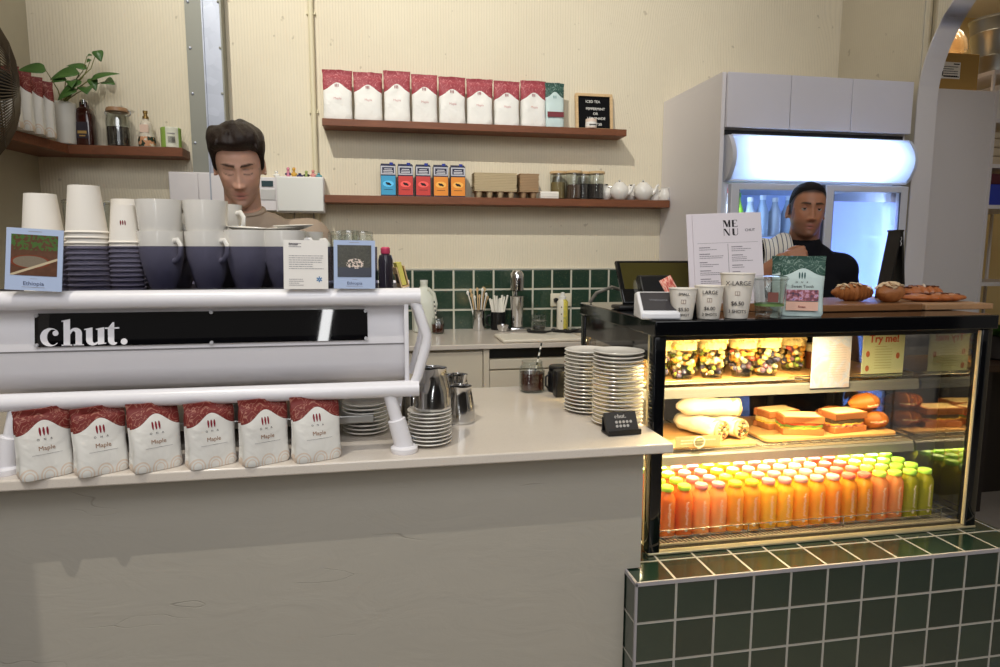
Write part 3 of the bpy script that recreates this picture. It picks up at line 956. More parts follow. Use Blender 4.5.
def coffee_bag(name, label, loc, rz, w, d, h, mat, seed, words=None, group=None, lsc=1.0, wordcol=None, wordmat=None, tilt=0):
    t = thing(name, label, 'bag', loc, rz, group)
    t.rotation_euler = (tilt, 0, rz)
    po = MB.build(bag_mb(w, d, h, seed), 'pouch', mat, t, smooth=60)
    from mathutils.bvhtree import BVHTree
    bv = BVHTree.FromPolygons([v.co.copy() for v in po.data.vertices], [tuple(p.vertices) for p in po.data.polygons])
    t_bvh[t.name] = bv
    def fy(z):   # front surface depth at height z
        tt = z / h
        return -d / 2 * ((1 - tt ** 2.0) ** .75 * .9 + .1) - .0035
    g = logo_mb(.021 * h / .155 * lsc)
    o = g.build('printed_mark', wordmat or red_ink, t); zc = h * .68
    drape(o, bv, (-w * .02, zc))
    if words:
        o = text('lettering', words[0], h * .042, (0, 0, 0), ink, t, space=1.9); drape(o, bv, (-w * .02, h * .555))
        if words[1]:
            o = text('lettering', words[1], h * .088, (0, 0, 0), wordcol or brown_ink, t); drape(o, bv, (0, h * .415))
        lb_ = MB()
        for q in range(12): lb_.box(-w * .27 + q * w * .045, -w * .27 + (q + 1) * w * .045, -.0003, .0003, 0, .0006)
        drape(lb_.build('print', grey_ink, t), bv, (0, h * .355))
    return t
bx = [(-1.285, .028, 36, 5), (-1.182, .034, 34, 8), (-1.078, .040, 33, 11), (-.968, .042, 30, 4), (-.858, .041, 27, 15), (-.748, .046, 22, 19)]
where = ['leftmost under the machine beside its leg', 'second from the left under the machine', 'third from the left under the machine',
         'third from the right under the machine', 'second from the right under the machine', 'rightmost under the machine, next to the saucers']
for (x, y, a, sd), wh_ in zip(bx, where):
    coffee_bag('coffee_bag', f'white coffee bag with dark red swirled top, {wh_}', (x, y, CT + .001), R(a), .097 + .0012 * (36 - a) * .5, .058, .141 if sd % 2 else .138, bag_maple, sd, ('O N A', 'Maple'), 'coffee bags under the machine')
# ================================================================= ON THE SERVICE COUNTER
def plate_stack(x, y, r, n, pitch, z0, name, lab, group, me=None, jit=.0012, seed=0):
    rnd = random.Random(seed)
    if me is None:
        me = MB().lathe([(r * .55, 0), (r * .6, .0006), (r * .72, .0025), (r * .985, .0085), (r, .0098), (r * .985, .0112), (r * .70, .0055), (r * .5, .004), (0, .0038)], n=44).mesh(name, ceramic)
    for i in range(n):
        o = bpy.data.objects.new(name, me); COL.objects.link(o)
        o.location = (x + rnd.uniform(-jit, jit), y + rnd.uniform(-jit, jit), z0 + i * pitch)
        pos = 'topmost of' if i == n - 1 else ('bottom one of' if i == 0 else 'inside')
        tag(o, f'white {name} {pos} {lab}', 'plate' if name == 'plate' else 'saucer', group if 0 < i < n - 1 else None)
Z = CT + .001
plate_stack(.022, .215, .068, 19, .0104, Z, 'plate', 'the right tall plate stack against the glass cabinet', 'plates in the right tall stack', seed=1)
plate_stack(-.014, .362, .068, 17, .0106, Z, 'plate', 'the left tall plate stack beside the black canister', 'plates in the left tall stack', seed=2)
plate_stack(-.490, .112, .053, 9, .0092, Z, 'saucer', 'the saucer stack under the milk pitcher', 'saucers under the milk pitcher', seed=3)
plate_stack(-.642, .245, .058, 8, .0100, Z, 'saucer', 'the saucer stack behind the machine leg', 'saucers behind the machine leg', seed=4)

def pitcher(label, x, y, z, r, h, rz, group='steel milk pitchers'):
    t = thing('milk_pitcher', label, 'pitcher', (x, y, z), R(rz), group)
    pr = [(r * .96, 0), (r, .003), (r * 1.0, h * .08), (r * .97, h * .45), (r * .80, h * .80), (r * .76, h * .93), (r * .80, h), (r * .785, h), (r * .745, h * .93), (r * .78, h * .8), (r * .94, h * .45), (r * .95, .006), (0, .005)]
    b = MB().lathe(pr, n=36)
    # pull the rim out into a pouring lip towards -y
    nv = []
    for (vx, vy, vz) in b.v:
        a = math.atan2(vx, -vy)
        k = exp(-(a / .32) ** 2) * max(0, (vz / h - .72) / .28)
        nv.append((vx, vy - k * r * .32, vz + k * h * .05))
    b.v = nv
    b.build('body', chrome, t, smooth=50)
    MB().tube([(0, r * .78, h * .9), (0, r * 1.35, h * .92), (0, r * 1.62, h * .75), (0, r * 1.6, h * .45), (0, r * 1.35, h * .22), (0, r * .98, h * .2)], .0045, 8, flat=2.0).build('handle', chrome, t)
    return t
pitcher('largest steel milk pitcher standing on the saucer stack', -.482, .115, Z + 9 * .0092 + .003, .044, .098, 12)
pitcher('steel milk pitcher standing on the counter right of the saucers, nearer one', -.392, .305, Z, .040, .098, -25)
pitcher('steel milk pitcher behind the nearer one, right of the saucers', -.385, .43, Z, .038, .106, 30)
pitcher('dark steel pitcher half hidden behind the saucer stack', -.515, .32, Z, .036, .09, -70)

def straw_mb(p0, p1, r=.003, turns=7, n=8):
    b = MB(); p0, p1 = Vector(p0), Vector(p1); N = 28
    d = (p1 - p0); u = d.orthogonal().normalized(); w = d.cross(u).normalized()
    base = None
    for i in range(N):
        a, c = p0.lerp(p1, i / N), p0.lerp(p1, (i + 1) / N)
        b.use((i // 2) % 2); b.cyl(a, c, r, n=n)
    return b
straw_w, straw_k = M('straw_white', srgb(232, 228, 216), .6), M('straw_black', srgb(30, 40, 38), .6)
def mason_jar(label, x, y, z, r, h, fill, cola, straw=None, striped=True):
    t = thing('glass_jar', label, 'jar', (x, y, z))
    e = 5
    MB().lathe([(r * .9, 0), (r, .004), (r, h * .72), (r * .86, h * .82), (r * .80, h * .84), (r * .82, h * .86), (r * .82, h), (r * .79, h), (r * .79, h * .85), (r * .95, h * .7), (r * .95, .006), (0, .005)], n=36, e=3.2).build('body', clear2, t)
    MB().lathe([(r * .85, .006), (r * .93, .009), (r * .93, h * fill), (0, h * fill)], n=32, e=3.2).build('liquid', M('liquid_' + cola, {'cola': srgb(62, 22, 14), 'syrup': srgb(70, 26, 14)}[cola], .15), t)
    if straw:
        straw_mb((0, 0, .01), straw).build('straw', [straw_w, straw_k], t)
    MB().box(-r * .25, r * .35, -r - .0016, -r + .0004, h * .34, h * .56).build('etched_mark', clear2, t)
    return t
mason_jar('glass jar of dark drink with a striped straw on the front counter', -.110, .655, Z, .040, .100, .62, 'cola', (.040, .03, .155))
t = thing('black_canister', 'black lidded canister beside the drink jar on the front counter', 'canister', (-.022, .64, Z))
MB().lathe([(.034, 0), (.037, .003), (.037, .060), (.033, .068), (.030, .07)], n=28).build('body', black_satin, t)
MB().lathe([(.031, .069), (.034, .071), (.034, .082), (.03, .086), (0, .086)], n=28).build('lid', black_satin, t)
MB().tube([(-.037, -.004, .012), (-.045, -.004, .02), (-.045, -.004, .05), (-.036, -.004, .056)], .0035, 8).build('handle', black_satin, t)
t = thing('black_grinder', 'taller black pot with an amber lid behind the left plate stack', 'pot', (.035, .665, Z))
MB().lathe([(.030, 0), (.034, .003), (.036, .07), (.030, .082), (.028, .084)], n=28).build('body', black_satin, t)
MB().lathe([(.029, .083), (.031, .085), (.031, .096), (.026, .1), (0, .1)], n=24).build('lid', M('amber_lid', srgb(150, 96, 44), .3), t)
t = thing('black_box_stand', 'small slim black box standing against the left plate stack', 'box', (-.045, .56, Z))
MB().rbox(-.014, .014, -.02, .02, 0, .085, .004).build('body', black_satin, t)

# loyalty card holder 'chut.'
t = thing('card_holder', 'small black holder of charcoal loyalty cards in front of the plate stacks', 'card holder', (-.004, .118, CT + .001), R(8))
t.rotation_euler = (0, 0, R(4))
MB().box(-.045, .045, -.026, .022, 0, .006).box(-.045, .045, -.026, -.021, .004, .014).box(-.045, .045, .014, .020, .004, .040).build('tray', black_satin, t, bevel=.0015)
c = MB().box(-.043, .043, -.002, .008, 0, .050).build('loyalty_cards', M('charcoal_card', srgb(50, 48, 46), .6), t)
c.location = (0, -.012, .007); c.rotation_euler = (R(-28), 0, 0)
pd = M('card_print', srgb(186, 182, 176), .7)
b = MB()
for p in word_chut(.0068):
    b.prism([(x - .017, z + .034) for x, z in p], -.0028, -.0022)
b.build('lettering', pd, c, smooth=0)
b = MB()
for r_ in range(2):
    for k in range(5 if r_ == 0 else 4):
        cx, cz = -.014 + k * .0098, .024 - r_ * .0105
        b.prism([(cx + .0037 * cos(a), cz + .0037 * sin(a)) for a in [2 * pi * i / 12 for i in range(12)]], -.0027, -.0022)
b.build('stamp_dots', pd, c, smooth=0)

# ================================================================= BACK COUNTER
B = BC + .001
t = thing('milk_bottle', 'translucent plastic milk bottle with handle on the back worktop', 'bottle', (-.375, 1.87, B))
pl_milk = M('milky_plastic', srgb(214, 216, 202), .4, sss=.0)
MB().lathe([(.052, 0), (.056, .004), (.056, .13), (.050, .165), (.026, .215), (.018, .225), (.018, .238), (.019, .24), (.019, .25), (0, .25)], n=28, e=3.6).build('body', pl_milk, t)
MB().tube([(.018, -.03, .215), (.045, -.03, .19), (.056, -.03, .14), (.05, -.03, .10)], .009, 8).build('handle', pl_milk, t)
MB().lathe([(.0, 0), (.0195, 0), (.0195, .018), (.0, .018)], (0, 0, .238), 20).build('lid', M('pale_cap', srgb(226, 226, 218), .4), t)
mason_jar('small glass jar of dark syrup with spotted straw on the back worktop', -.318, 1.765, B, .031, .076, .62, 'syrup', (-.012, .05, .155))
t = thing('utensil_cup', 'steel cup of wooden stirrers on the back worktop', 'cup', (-.098, 1.88, B))
MB().lathe([(.027, 0), (.029, .003), (.029, .105), (.0275, .105), (.027, .006), (0, .005)], n=28).build('body', chrome, t)
rnd = random.Random(5)
sp = [(-.055, .19), (-.040, .20), (-.034, .175), (-.018, .165), (-.005, .205), (.008, .17), (.016, .205), (.024, .21), (.034, .205), (.040, .18), (.048, .165)]
for i, (dx, hh) in enumerate(sp):
    b = MB(); yy = rnd.uniform(-.015, .015)
    b.tube([(dx * .25, yy, .02), (dx * .8, yy * 1.3, hh * .8), (dx, yy * 1.6, hh)], [.003, .003, .0038], 6)
    b.ell((dx, yy * 1.6, hh), (.007, .0035, .011), 10, 6)
    o = b.build('wooden_spoon', pine if i % 3 else M('white_plastic', srgb(230, 228, 220), .4))
    o.location = (-.098, 1.88, B)
    tag(o, ['pale wooden stirring spoon standing in the steel cup', 'white plastic spoon standing in the steel cup'][0 if i % 3 else 1], 'spoon', ['wooden stirrers in the steel cup', 'white spoons in the steel cup'][0 if i % 3 else 1])
t = thing('black_mug', 'black mug holding short white paper straws on the back worktop', 'mug', (.002, 1.88, B))
MB().lathe([(.034, 0), (.037, .003), (.038, .092), (.036, .092), (.034, .006), (0, .005)], n=28).build('bowl', black_satin, t)
MB().tube([(-.037, 0, .075), (-.057, 0, .07), (-.06, 0, .045), (-.054, 0, .025), (-.036, 0, .022)], .0045, 8).build('handle', black_satin, t)
for i in range(9):
    dx = -.036 + i * .0095
    o = MB().tube([(dx * .4, rnd.uniform(-.012, .012), .02), (dx * 1.2, rnd.uniform(-.02, .02), rnd.uniform(.155, .178))], .0052, 8).build('paper_straw', straw_w)
    o.location = (.002, 1.88, B)
    tag(o, 'white paper straw standing in the black mug', 'straw', 'white straws in the black mug')
t = thing('steel_bowl', 'tiny steel bowl in front of the black mug', 'bowl', (.012, 1.80, B))
MB().lathe([(.018, 0), (.02, .001), (.029, .018), (.031, .034), (.030, .034), (.027, .018), (.017, .004), (0, .004)], n=24).build('body', chrome, t)
t = thing('drinks_mixer', 'chrome stand mixer with tall steel shake cup on the back worktop', 'mixer', (.088, 1.82, B))
MB().rbox(-.04, .04, -.03, .07, 0, .018, .012).build('base', chrome, t)
MB().tube([(0, .045, .01), (0, .045, .22), (0, .035, .25), (0, .0, .262)], .010, 12).build('stand', chrome, t)
MB().lathe([(.024, .200), (.033, .205), (.036, .26), (.034, .285), (.022, .302), (0, .306)], n=28).build('motor_head', chrome, t)
MB().lathe([(.003, .11), (.003, .2)], n=8).build('spindle', chrome, t)
MB().lathe([(.027, 0), (.028, .002), (.034, .15), (.036, .155), (.0335, .152), (.027, .006), (0, .005)], (0, -.002, .019), 28).build('shake_cup', chrome, t)
t = thing('chopping_board', 'white plastic chopping board on the back worktop below the tongs', 'board', (.12, 1.47, B))
MB().rbox(-.19, .185, -.10, .13, 0, .014, .012).build('board', M('cream_plastic', srgb(228, 220, 204), .45), t, bevel=.002)
MB().box(-.18, .175, -.09, .12, .0136, .0146).build('rim', M('cream_plastic_light', srgb(234, 228, 214), .4), t)
for k, (x, y, a, ln) in enumerate(((.10, 1.60, -38, .15), (.22, 1.60, -36, .13), (.27, 1.57, -30, .14))):
    b = MB(); z = B + .018
    c_, s_ = cos(R(a)), sin(R(a))
    def q(u, v, w): return (u * c_ - v * s_, u * s_ + v * c_, w)
    b.tube([q(0, .004, .004), q(ln * .6, .012, .006), q(ln, .002, .02)], [.007, .005, .003], 8)
    b.tube([q(0, -.004, .004), q(ln * .6, -.012, .006), q(ln, -.004, .02)], [.007, .005, .003], 8)
    b.ell(q(0, 0, .008), (.012, .012, .009), 10, 6)
    o = b.build('kitchen_tongs', black_satin); o.location = (x, y, z)
    tag(o, 'black kitchen tongs lying on the chopping board, ' + ['leftmost pair', 'middle pair', 'right pair nearest the spray can'][k], 'tongs')
t = thing('glass_tumbler', 'clear squat tumbler with dark base near the spray can', 'glass', (.205, 1.83, B + .0))
MB().lathe([(.032, 0), (.035, .003), (.038, .078), (.036, .078), (.032, .008), (0, .007)], n=28).build('body', clear2, t)
MB().tube([(.037 * cos(a), .037 * sin(a), .05) for a in [2 * pi * i / 24 for i in range(24)]], .0018, 6, True).build('band', chrome, t)
MB().lathe([(.03, .004), (.032, .02), (0, .021)], n=20).build('contents', black_satin, t)
t = thing('spray_can', 'yellow and cream spray can beside the power socket', 'can', (.318, 1.79, B))
sc = M('yellow_can', srgb(226, 206, 90), .35); tt = NT(sc)
co = tt.coord('Generated'); sp_ = tt.n('SeparateXYZ'); tt.l(co, sp_.inputs[0])
tt.l(tt.mix(tt.math('LESS_THAN', sp_.outputs[0], .45), tt.mix(tt.math('GREATER_THAN', tt.noise(co, 9, 2), .54), srgb(222, 206, 84), srgb(186, 182, 96)), srgb(222, 216, 198)), tt.b.inputs['Base Color'])
MB().lathe([(.027, 0), (.0285, .003), (.0285, .145), (.020, .158), (.018, .16)], n=28).build('body', sc, t)
MB().lathe([(.019, .158), (.019, .172), (.012, .178), (.010, .192), (0, .195)], n=20).build('nozzle_cap', M('white_plastic', srgb(230, 228, 220), .4), t)
b = MB()
for z_ in (.05, .085, .12): b.ell((-.012, -.0262, z_), (.003, .0015, .004), 8, 6)
b.build('printed_mark', ink, t)
t = thing('power_socket', 'cream double power socket on the green tiles', 'socket', (.35, YB - .012, 1.095))
MB().rbox(-.055, .06, -.012, 0, 0, .07, .004).build('plate', M('cream_plastic2', srgb(220, 212, 188), .4), t)
MB().lathe([(.012, 0), (.013, .01), (.010, .022), (0, .024)], n=14).xf(Matrix.Translation((-.028, -.012, .035)) @ Matrix.Rotation(pi / 2, 4, 'X')).build('plug', black_satin, t)

# ================================================================= UPPER SHELF
xs = [-.769, -.628, -.491, -.360, -.226, -.090, .045, .180]
hs = [.232, .228, .240, .232, .225, .222, .218, .226]
wd = [.138, .136, .128, .126, .132, .130, .130, .130]
for i in range(8):
    n_ = ['leftmost', 'second from the left', 'third from the left', 'fourth from the left', 'fourth from the right', 'third from the right', 'second from the right', 'rightmost'][i]
    coffee_bag('coffee_bag', f'white bag with rose red top, {n_} on the upper shelf', (xs[i], 1.893, US + .001), R(3 * sin(i * 2.1)), wd[i] * .985, .07, hs[i], bag_red, 30 + i, None, 'red topped coffee bags on the upper shelf', .62)
    tc = [o for o in COL.objects if o.name.startswith('coffee_bag') and o.type == 'EMPTY'][-1]
    tx = text('lettering', 'Maple', .015, (0, 0, 0), M('soft_rose_ink', srgb(206, 150, 150), .7), tc); drape(tx, t_bvh[tc.name], (0, hs[i] * .40))
t = coffee_bag('coffee_bag', 'pale teal coffee bag with dark leafy top, last on the upper shelf', (.290, 1.893, US + .001), 0, .098, .06, .222, bag_teal, 77, None, None, .62, wordmat=M('teal_ink', srgb(96, 140, 140), .7))
t['category'] = 'bag'
MB().box(-.042, .042, -.0005, .0005, 0, .026).build('colour_strip', M('maroon_strip', srgb(116, 44, 52), .6), t, loc=(0, -.034, .052), rot=(R(-8), 0, 0))
# letter board
t = thing('letter_board', 'small black felt letter board in a pale wood frame on the upper shelf', 'sign', (.513, 1.925, US + .001))
t.rotation_euler = (R(-7), 0, 0)
w, h, f = .198, .192, .014
MB().box(-w / 2, w / 2, -.012, .004, 0, f).box(-w / 2, w / 2, -.012, .004, h - f, h).box(-w / 2, -w / 2 + f, -.012, .004, f, h - f).box(w / 2 - f, w / 2, -.012, .004, f, h - f).build('frame', pine, t, bevel=.001)
MB().box(-w / 2 + f, w / 2 - f, -.004, .002, f, h - f).build('felt', M('black_felt', srgb(20, 20, 22), .95, spec=.1), t)
for s_, z_, dx in (('ICED TEA', .150, -.005), ('PEPPERMINT', .113, .008), ('OR', .088, .008), ('LEMONADE', .064, .012), ('$7.50', .034, .02)):
    text('lettering', s_, .0185, (dx, -.0045, z_ - .004), M('letter_white', srgb(240, 238, 232), .6), t)
t = thing('candle_tumbler', 'small peach candle tumbler in front of the letter board', 'candle', (.472, 1.852, US + .001))
MB().lathe([(.026, 0), (.028, .002), (.028, .046), (.026, .046), (.026, .038), (0, .038)], n=24).build('glass', M('peach_glass', srgb(226, 206, 190), .3), t)
MB().lathe([(.0284, .008), (.0284, .030)], n=24, cap0=False, cap1=False).build('label', paper, t)
MB().box(-.018, .018, -.0295, -.0285, .014, .018).build('print', ink, t)

# ================================================================= LOWER SHELF
def carton(x, c1, label):
    t = thing('drink_carton', label, 'carton', (x, 1.885, SH + .001), 0, None)
    MB().box(-.036, .036, -.03, .03, 0, .148).build('carton_body', M('navy_carton', srgb(30, 32, 62), .4), t)
    MB().box(-.0345, .0345, -.0308, -.03, .006, .096).build('front_panel', c1, t)
    MB().box(-.0345, .0345, -.0308, -.03, .102, .142).build('cream_label', M('cream_navy_print', srgb(196, 196, 204), .5), t)
    MB().box(-.028, .028, -.0313, -.0308, .108, .136).build('badge', M('navy_carton'), t)
    b = MB().box(-.022, .022, -.0317, -.0313, .118, .121).box(-.018, .018, -.0317, -.0313, .126, .129).box(-.022, .022, -.0317, -.0313, .111, .114)
    b.build('print', M('white_lettering'), t)
    b = MB()
    el = [(.026 * cos(a), .058 + .015 * sin(a)) for a in [2 * pi * i / 20 for i in range(20)]]
    b.prism(el, -.0313, -.0308)
    b.build('oval', M('oval_' + c1.name, tuple(min(1, v * 1.6 + .05) for v in c1.node_tree.nodes['Principled BSDF'].inputs[0].default_value[:3]) + (1,), .5), t, smooth=0)
    b = MB().ell((0, -.0314, .058), (.010, .0006, .006), 10, 6).ell((-.008, -.0314, .062), (.005, .0006, .004), 8, 6).ell((.009, -.0314, .054), (.005, .0006, .004), 8, 6).box(-.02, .02, -.0313, -.031, .030, .032)
    b.build('beans', ink, t)
    MB().box(-.034, .034, -.004, .004, .148, .156).build('top_fold', M('navy_carton'), t)
    MB().lathe([(.009, 0), (.009, .012), (0, .012)], (.016, -.014, .148), 14).build('screw_cap', M('blue_cap', srgb(40, 60, 160), .4), t)
cb_, cr_, co_ = M('carton_blue', srgb(62, 160, 204), .45), M('carton_red', srgb(206, 64, 56), .45), M('carton_orange', srgb(236, 146, 48), .45)
for x, c, l in ((-.541, cb_, 'blue and navy drink carton, leftmost on the lower shelf'), (-.458, cr_, 'red and navy drink carton next to the blue one'), (-.373, cr_, 'red and navy drink carton next to the orange ones'),
                (-.287, co_, 'orange and navy drink carton between the red and last cartons'), (-.203, co_, 'orange and navy drink carton, last of the row beside cup carriers')):
    carton(x, c, l)
pulp = M('moulded_pulp', srgb(196, 178, 144), .85, spec=.1)
pulp2 = M('moulded_pulp_brown', srgb(172, 144, 112), .85, spec=.1)
def carriers(x0, x1, n, mat, lab, group, seed):
    rnd = random.Random(seed); w = x1 - x0; cx = (x0 + x1) / 2
    b = MB().rbox(-w / 2, w / 2, -.045, .045, .030, .0345, .004)
    nf = 4 if w > .15 else 2
    for k in range(nf):
        xx = -w / 2 + w * (k + .5) / nf
        b.lathe([(.011, 0), (.012, .001), (.018, .031)], (xx, -.022, 0), 14)
        b.lathe([(.011, 0), (.012, .001), (.018, .031)], (xx, .022, 0), 14)
    bot = b.mesh('cup_carrier', mat)
    b = MB().rbox(-w / 2, w / 2, -.045, .045, 0, .0045, .003)
    b.box(-w / 2 + .004, w / 2 - .004, -.0435, .0435, -.003, .001)
    lay = b.mesh('cup_carrier', mat)
    for i in range(n):
        o = bpy.data.objects.new('cup_carrier', bot if i == 0 else lay); COL.objects.link(o)
        o.location = (cx + (rnd.uniform(-.0015, .0015) if i else 0), 1.89, SH + .001 + (0 if i == 0 else .0305 + .0078 * i))
        pos = 'bottom one of' if i == 0 else ('topmost of' if i == n - 1 else 'within')
        tag(o, f'{lab[0]} cup carrier, {pos} {lab[1]}', 'cup carrier', group if 0 < i < n - 1 else None)
carriers(-.125, .092, 12, pulp, ('large pale pulp', 'the wide stack on the lower shelf'), 'pale cup carriers in the wide stack', 2)
carriers(.104, .205, 12, pulp2, ('small brown pulp', 'the narrow stack on the lower shelf'), 'brown cup carriers in the narrow stack', 3)
t = thing('white_box', 'small white ribbed box on the lower shelf before the canisters', 'box', (.257, 1.855, SH + .001))
b = MB().rbox(-.047, .047, -.02, .02, 0, .034, .002)
b.build('body', cup_paper, t)
MB().box(-.045, .045, -.0206, -.02, .010, .0108).box(-.045, .045, -.0206, -.02, .022, .0228).build('ribs', grey_ink, t)
def canister(x, y, fillc, fh, label):
    t = thing('storage_canister', label, 'canister', (x, y, SH + .001))
    MB().lathe([(.037, 0), (.040, .003), (.040, .128), (.038, .128), (.0375, .005), (0, .004)], n=30).build('glass_body', clear2, t)
    MB().lathe([(.0, .006), (.036, .006), (.036, fh), (0, fh + .004)], n=24).build('contents', fillc, t)
    MB().lathe([(.040, .128), (.043, .129), (.043, .138), (.040, .141), (0, .141)], n=30).build('lid', pine, t)
tea = M('dry_tea', srgb(128, 104, 68), .95); tea2 = M('black_tea', srgb(52, 44, 42), .95); choc = M('brown_tea', srgb(84, 60, 46), .95)
tt = NT(tea); tt.l(tt.mix(tt.noise(tt.coord(), 160, 2), srgb(96, 76, 44), srgb(170, 146, 96)), tt.b.inputs['Base Color'])
canister(.318, 1.905, tea, .086, 'glass canister of golden tea with wood lid, leftmost of four')
canister(.392, 1.87, choc, .072, 'glass canister of brown tea with wood lid, second from the left')
canister(.452, 1.905, tea2, .080, 'glass canister set back between the two right canisters')
canister(.512, 1.87, tea2, .078, 'glass canister of black tea with wood lid, nearest the teapots')
def teapot(x, y, sc, rz, label):
    t = thing('teapot', label, 'teapot', (x, y, SH + .001), R(rz))
    MB().lathe([(.026 * sc, 0), (.030 * sc, .002), (.046 * sc, .028 * sc), (.049 * sc, .045 * sc), (.043 * sc, .066 * sc), (.027 * sc, .082 * sc), (.026 * sc, .082 * sc), (0, .08 * sc)], n=36).build('body', ceramic, t)
    MB().lathe([(.025 * sc, .082 * sc), (.020 * sc, .089 * sc), (.007 * sc, .092 * sc), (.006 * sc, .096 * sc), (.008 * sc, .100 * sc), (0, .103 * sc)], n=24).build('lid', ceramic, t)
    MB().tube([(.042 * sc, 0, .032 * sc), (.060 * sc, 0, .045 * sc), (.068 * sc, 0, .07 * sc), (.077 * sc, 0, .078 * sc)], [.012 * sc, .009 * sc, .0065 * sc, .0055 * sc], 12).build('spout', ceramic, t)
    MB().tube([(-.040 * sc, 0, .068 * sc), (-.060 * sc, 0, .070 * sc), (-.068 * sc, 0, .05 * sc), (-.058 * sc, 0, .028 * sc), (-.044 * sc, 0, .022 * sc)], .0048 * sc, 10).build('handle', ceramic, t)
    MB().tube([(0, -.012 * sc, .088 * sc), (0, .0, .096 * sc), (0, .02 * sc, .094 * sc)], .004 * sc, 8).build('hinge', black_satin, t)
teapot(.575, 1.915, .85, 215, 'white teapot partly hidden behind the left front teapot')
teapot(.636, 1.865, 1.0, -25, 'white teapot at the left of the two front ones')
teapot(.712, 1.918, .85, 200, 'white teapot partly hidden behind the right front teapot')
teapot(.765, 1.865, 1.02, -20, 'white teapot at the right of the two front ones')
def jug(x, y, rz, label):
    t = thing('milk_jug', label, 'jug', (x, y, SH + .001), R(rz))
    b = MB().lathe([(.020, 0), (.024, .002), (.029, .02), (.027, .040), (.021, .054), (.022, .062), (.0205, .062), (.019, .054), (.025, .04), (.026, .02), (.018, .006), (0, .005)], n=28)
    b.v = [(x_ + (max(0, (z_ - .045)) * .6 * max(0, x_ / .022) ** 3), y_, z_ + max(0, z_ - .05) * .4 * max(0, x_ / .022)) for x_, y_, z_ in b.v]
    b.build('body', ceramic, t)
    MB().tube([(-.020, 0, .052), (-.036, 0, .052), (-.040, 0, .036), (-.034, 0, .02), (-.024, 0, .016)], .0032, 8).build('handle', ceramic, t)
jug(.836, 1.88, 160, 'tiny white milk jug between the teapot and the last jug')
jug(.880, 1.862, 15, 'tiny white milk jug at the right end of the lower shelf')

# ================================================================= LEFT CORNER SHELF
L = LS + .001
t = thing('brown_bottle', 'dark brown square bottle with label on the corner shelf', 'bottle', (-1.866, 1.885, L))
MB().lathe([(.033, 0), (.036, .004), (.036, .135), (.030, .155), (.017, .168), (.016, .19)], n=28, e=4.5).build('body', M('amber_dark_glass', srgb(58, 26, 20), .12, spec=.7), t)
MB().lathe([(.017, .178), (.017, .198), (.013, .2), (0, .2)], n=18).build('cap', chrome, t)
MB().box(-.026, .022, -.0375, -.0355, .03, .10).build('label', M('dark_label2', srgb(46, 38, 48), .6), t)
MB().box(-.020, .016, -.0382, -.0375, .05, .062).box(-.014, .010, -.0382, -.0375, .038, .043).build('print', M('ochre_print', srgb(176, 140, 76), .6), t)
t = thing('clip_jar', 'clip top glass jar half full of coffee beans on the corner shelf', 'jar', (-1.733, 1.885, L))
MB().lathe([(.044, 0), (.048, .004), (.049, .11), (.044, .14), (.040, .15), (.038, .15), (.042, .138), (.046, .11), (.045, .006), (0, .005)], n=32).build('glass_body', clear2, t)
beans = M('coffee_beans', srgb(48, 40, 36), .7); tt = NT(beans); v = tt.n('TexVoronoi', i_Scale=110.0); tt.l(tt.coord(), v.inputs['Vector'])
tt.l(tt.ramp(v.outputs['Distance'], [(0, srgb(70, 54, 46)), (.6, srgb(26, 20, 18))]), tt.b.inputs['Base Color']); tt.bump(v.outputs['Distance'], .6, .004)
MB().lathe([(.0, .006), (.044, .006), (.045, .086), (0, .09)], n=28).build('coffee_beans', beans, t)
MB().lathe([(.042, .151), (.046, .153), (.046, .160), (.042, .170), (0, .173)], n=30).build('lid', M('tan_lid', srgb(160, 122, 88), .4), t)
MB().tube([(.044, 0, .135), (.056, 0, .145), (.054, 0, .158), (.044, 0, .162)], .0025, 6).tube([(-.044, 0, .135), (-.052, 0, .15), (-.044, 0, .16)], .0022, 6).build('clip', steel, t)
t = thing('sauce_bottle', 'small clear bottle with floral label and gold pump on the corner shelf', 'bottle', (-1.615, 1.88, L))
MB().lathe([(.030, 0), (.034, .003), (.036, .03), (.032, .055), (.026, .075), (.026, .10), (.018, .115), (.012, .12), (.012, .128)], n=28).build('body', M('cloudy_glass', srgb(214, 204, 186), .15), t)
MB().lathe([(.0345, .004), (.0368, .03), (.034, .046)], n=28, cap0=False, cap1=False).build('floral_band', None or M('floral', srgb(90, 84, 60), .6), t)
tt = NT(M('floral')); tt.l(tt.ramp(tt.noise(tt.coord(), 45, 2), [(.42, srgb(40, 56, 40)), (.5, srgb(206, 150, 110)), (.62, srgb(226, 214, 190))], 'CONSTANT'), tt.b.inputs['Base Color'])
MB().box(-.018, .018, -.0300, -.0268, .064, .098).build('label', M('pale_peach_label', srgb(226, 196, 176), .6), t)
MB().lathe([(.013, .126), (.013, .137), (.008, .140), (.008, .150), (.010, .152), (.010, .162), (0, .164)], n=18).build('pump', M('brass_gold', srgb(150, 122, 70), .35, .8), t)
t = thing('tea_tin', 'green and white round tin at the end of the corner shelf', 'tin', (-1.512, 1.88, L))
tn = M('green_tin', srgb(160, 190, 96), .45); tt = NT(tn); co = tt.coord('Generated'); s3 = tt.n('SeparateXYZ'); tt.l(co, s3.inputs[0])
tt.l(tt.mix(tt.math('MULTIPLY', tt.math('GREATER_THAN', s3.outputs[0], .36), tt.math('LESS_THAN', s3.outputs[0], .92)), srgb(150, 184, 84), srgb(226, 226, 206)), tt.b.inputs['Base Color'])
MB().lathe([(.040, 0), (.043, .002), (.043, .078), (.0435, .08), (.0435, .088), (.041, .09), (0, .09)], n=32).build('body', tn, t)
b = MB()
for k in range(9): b.box(-.002 + k * .0035, -.0005 + k * .0035, -.0436, -.042, .02, .048)
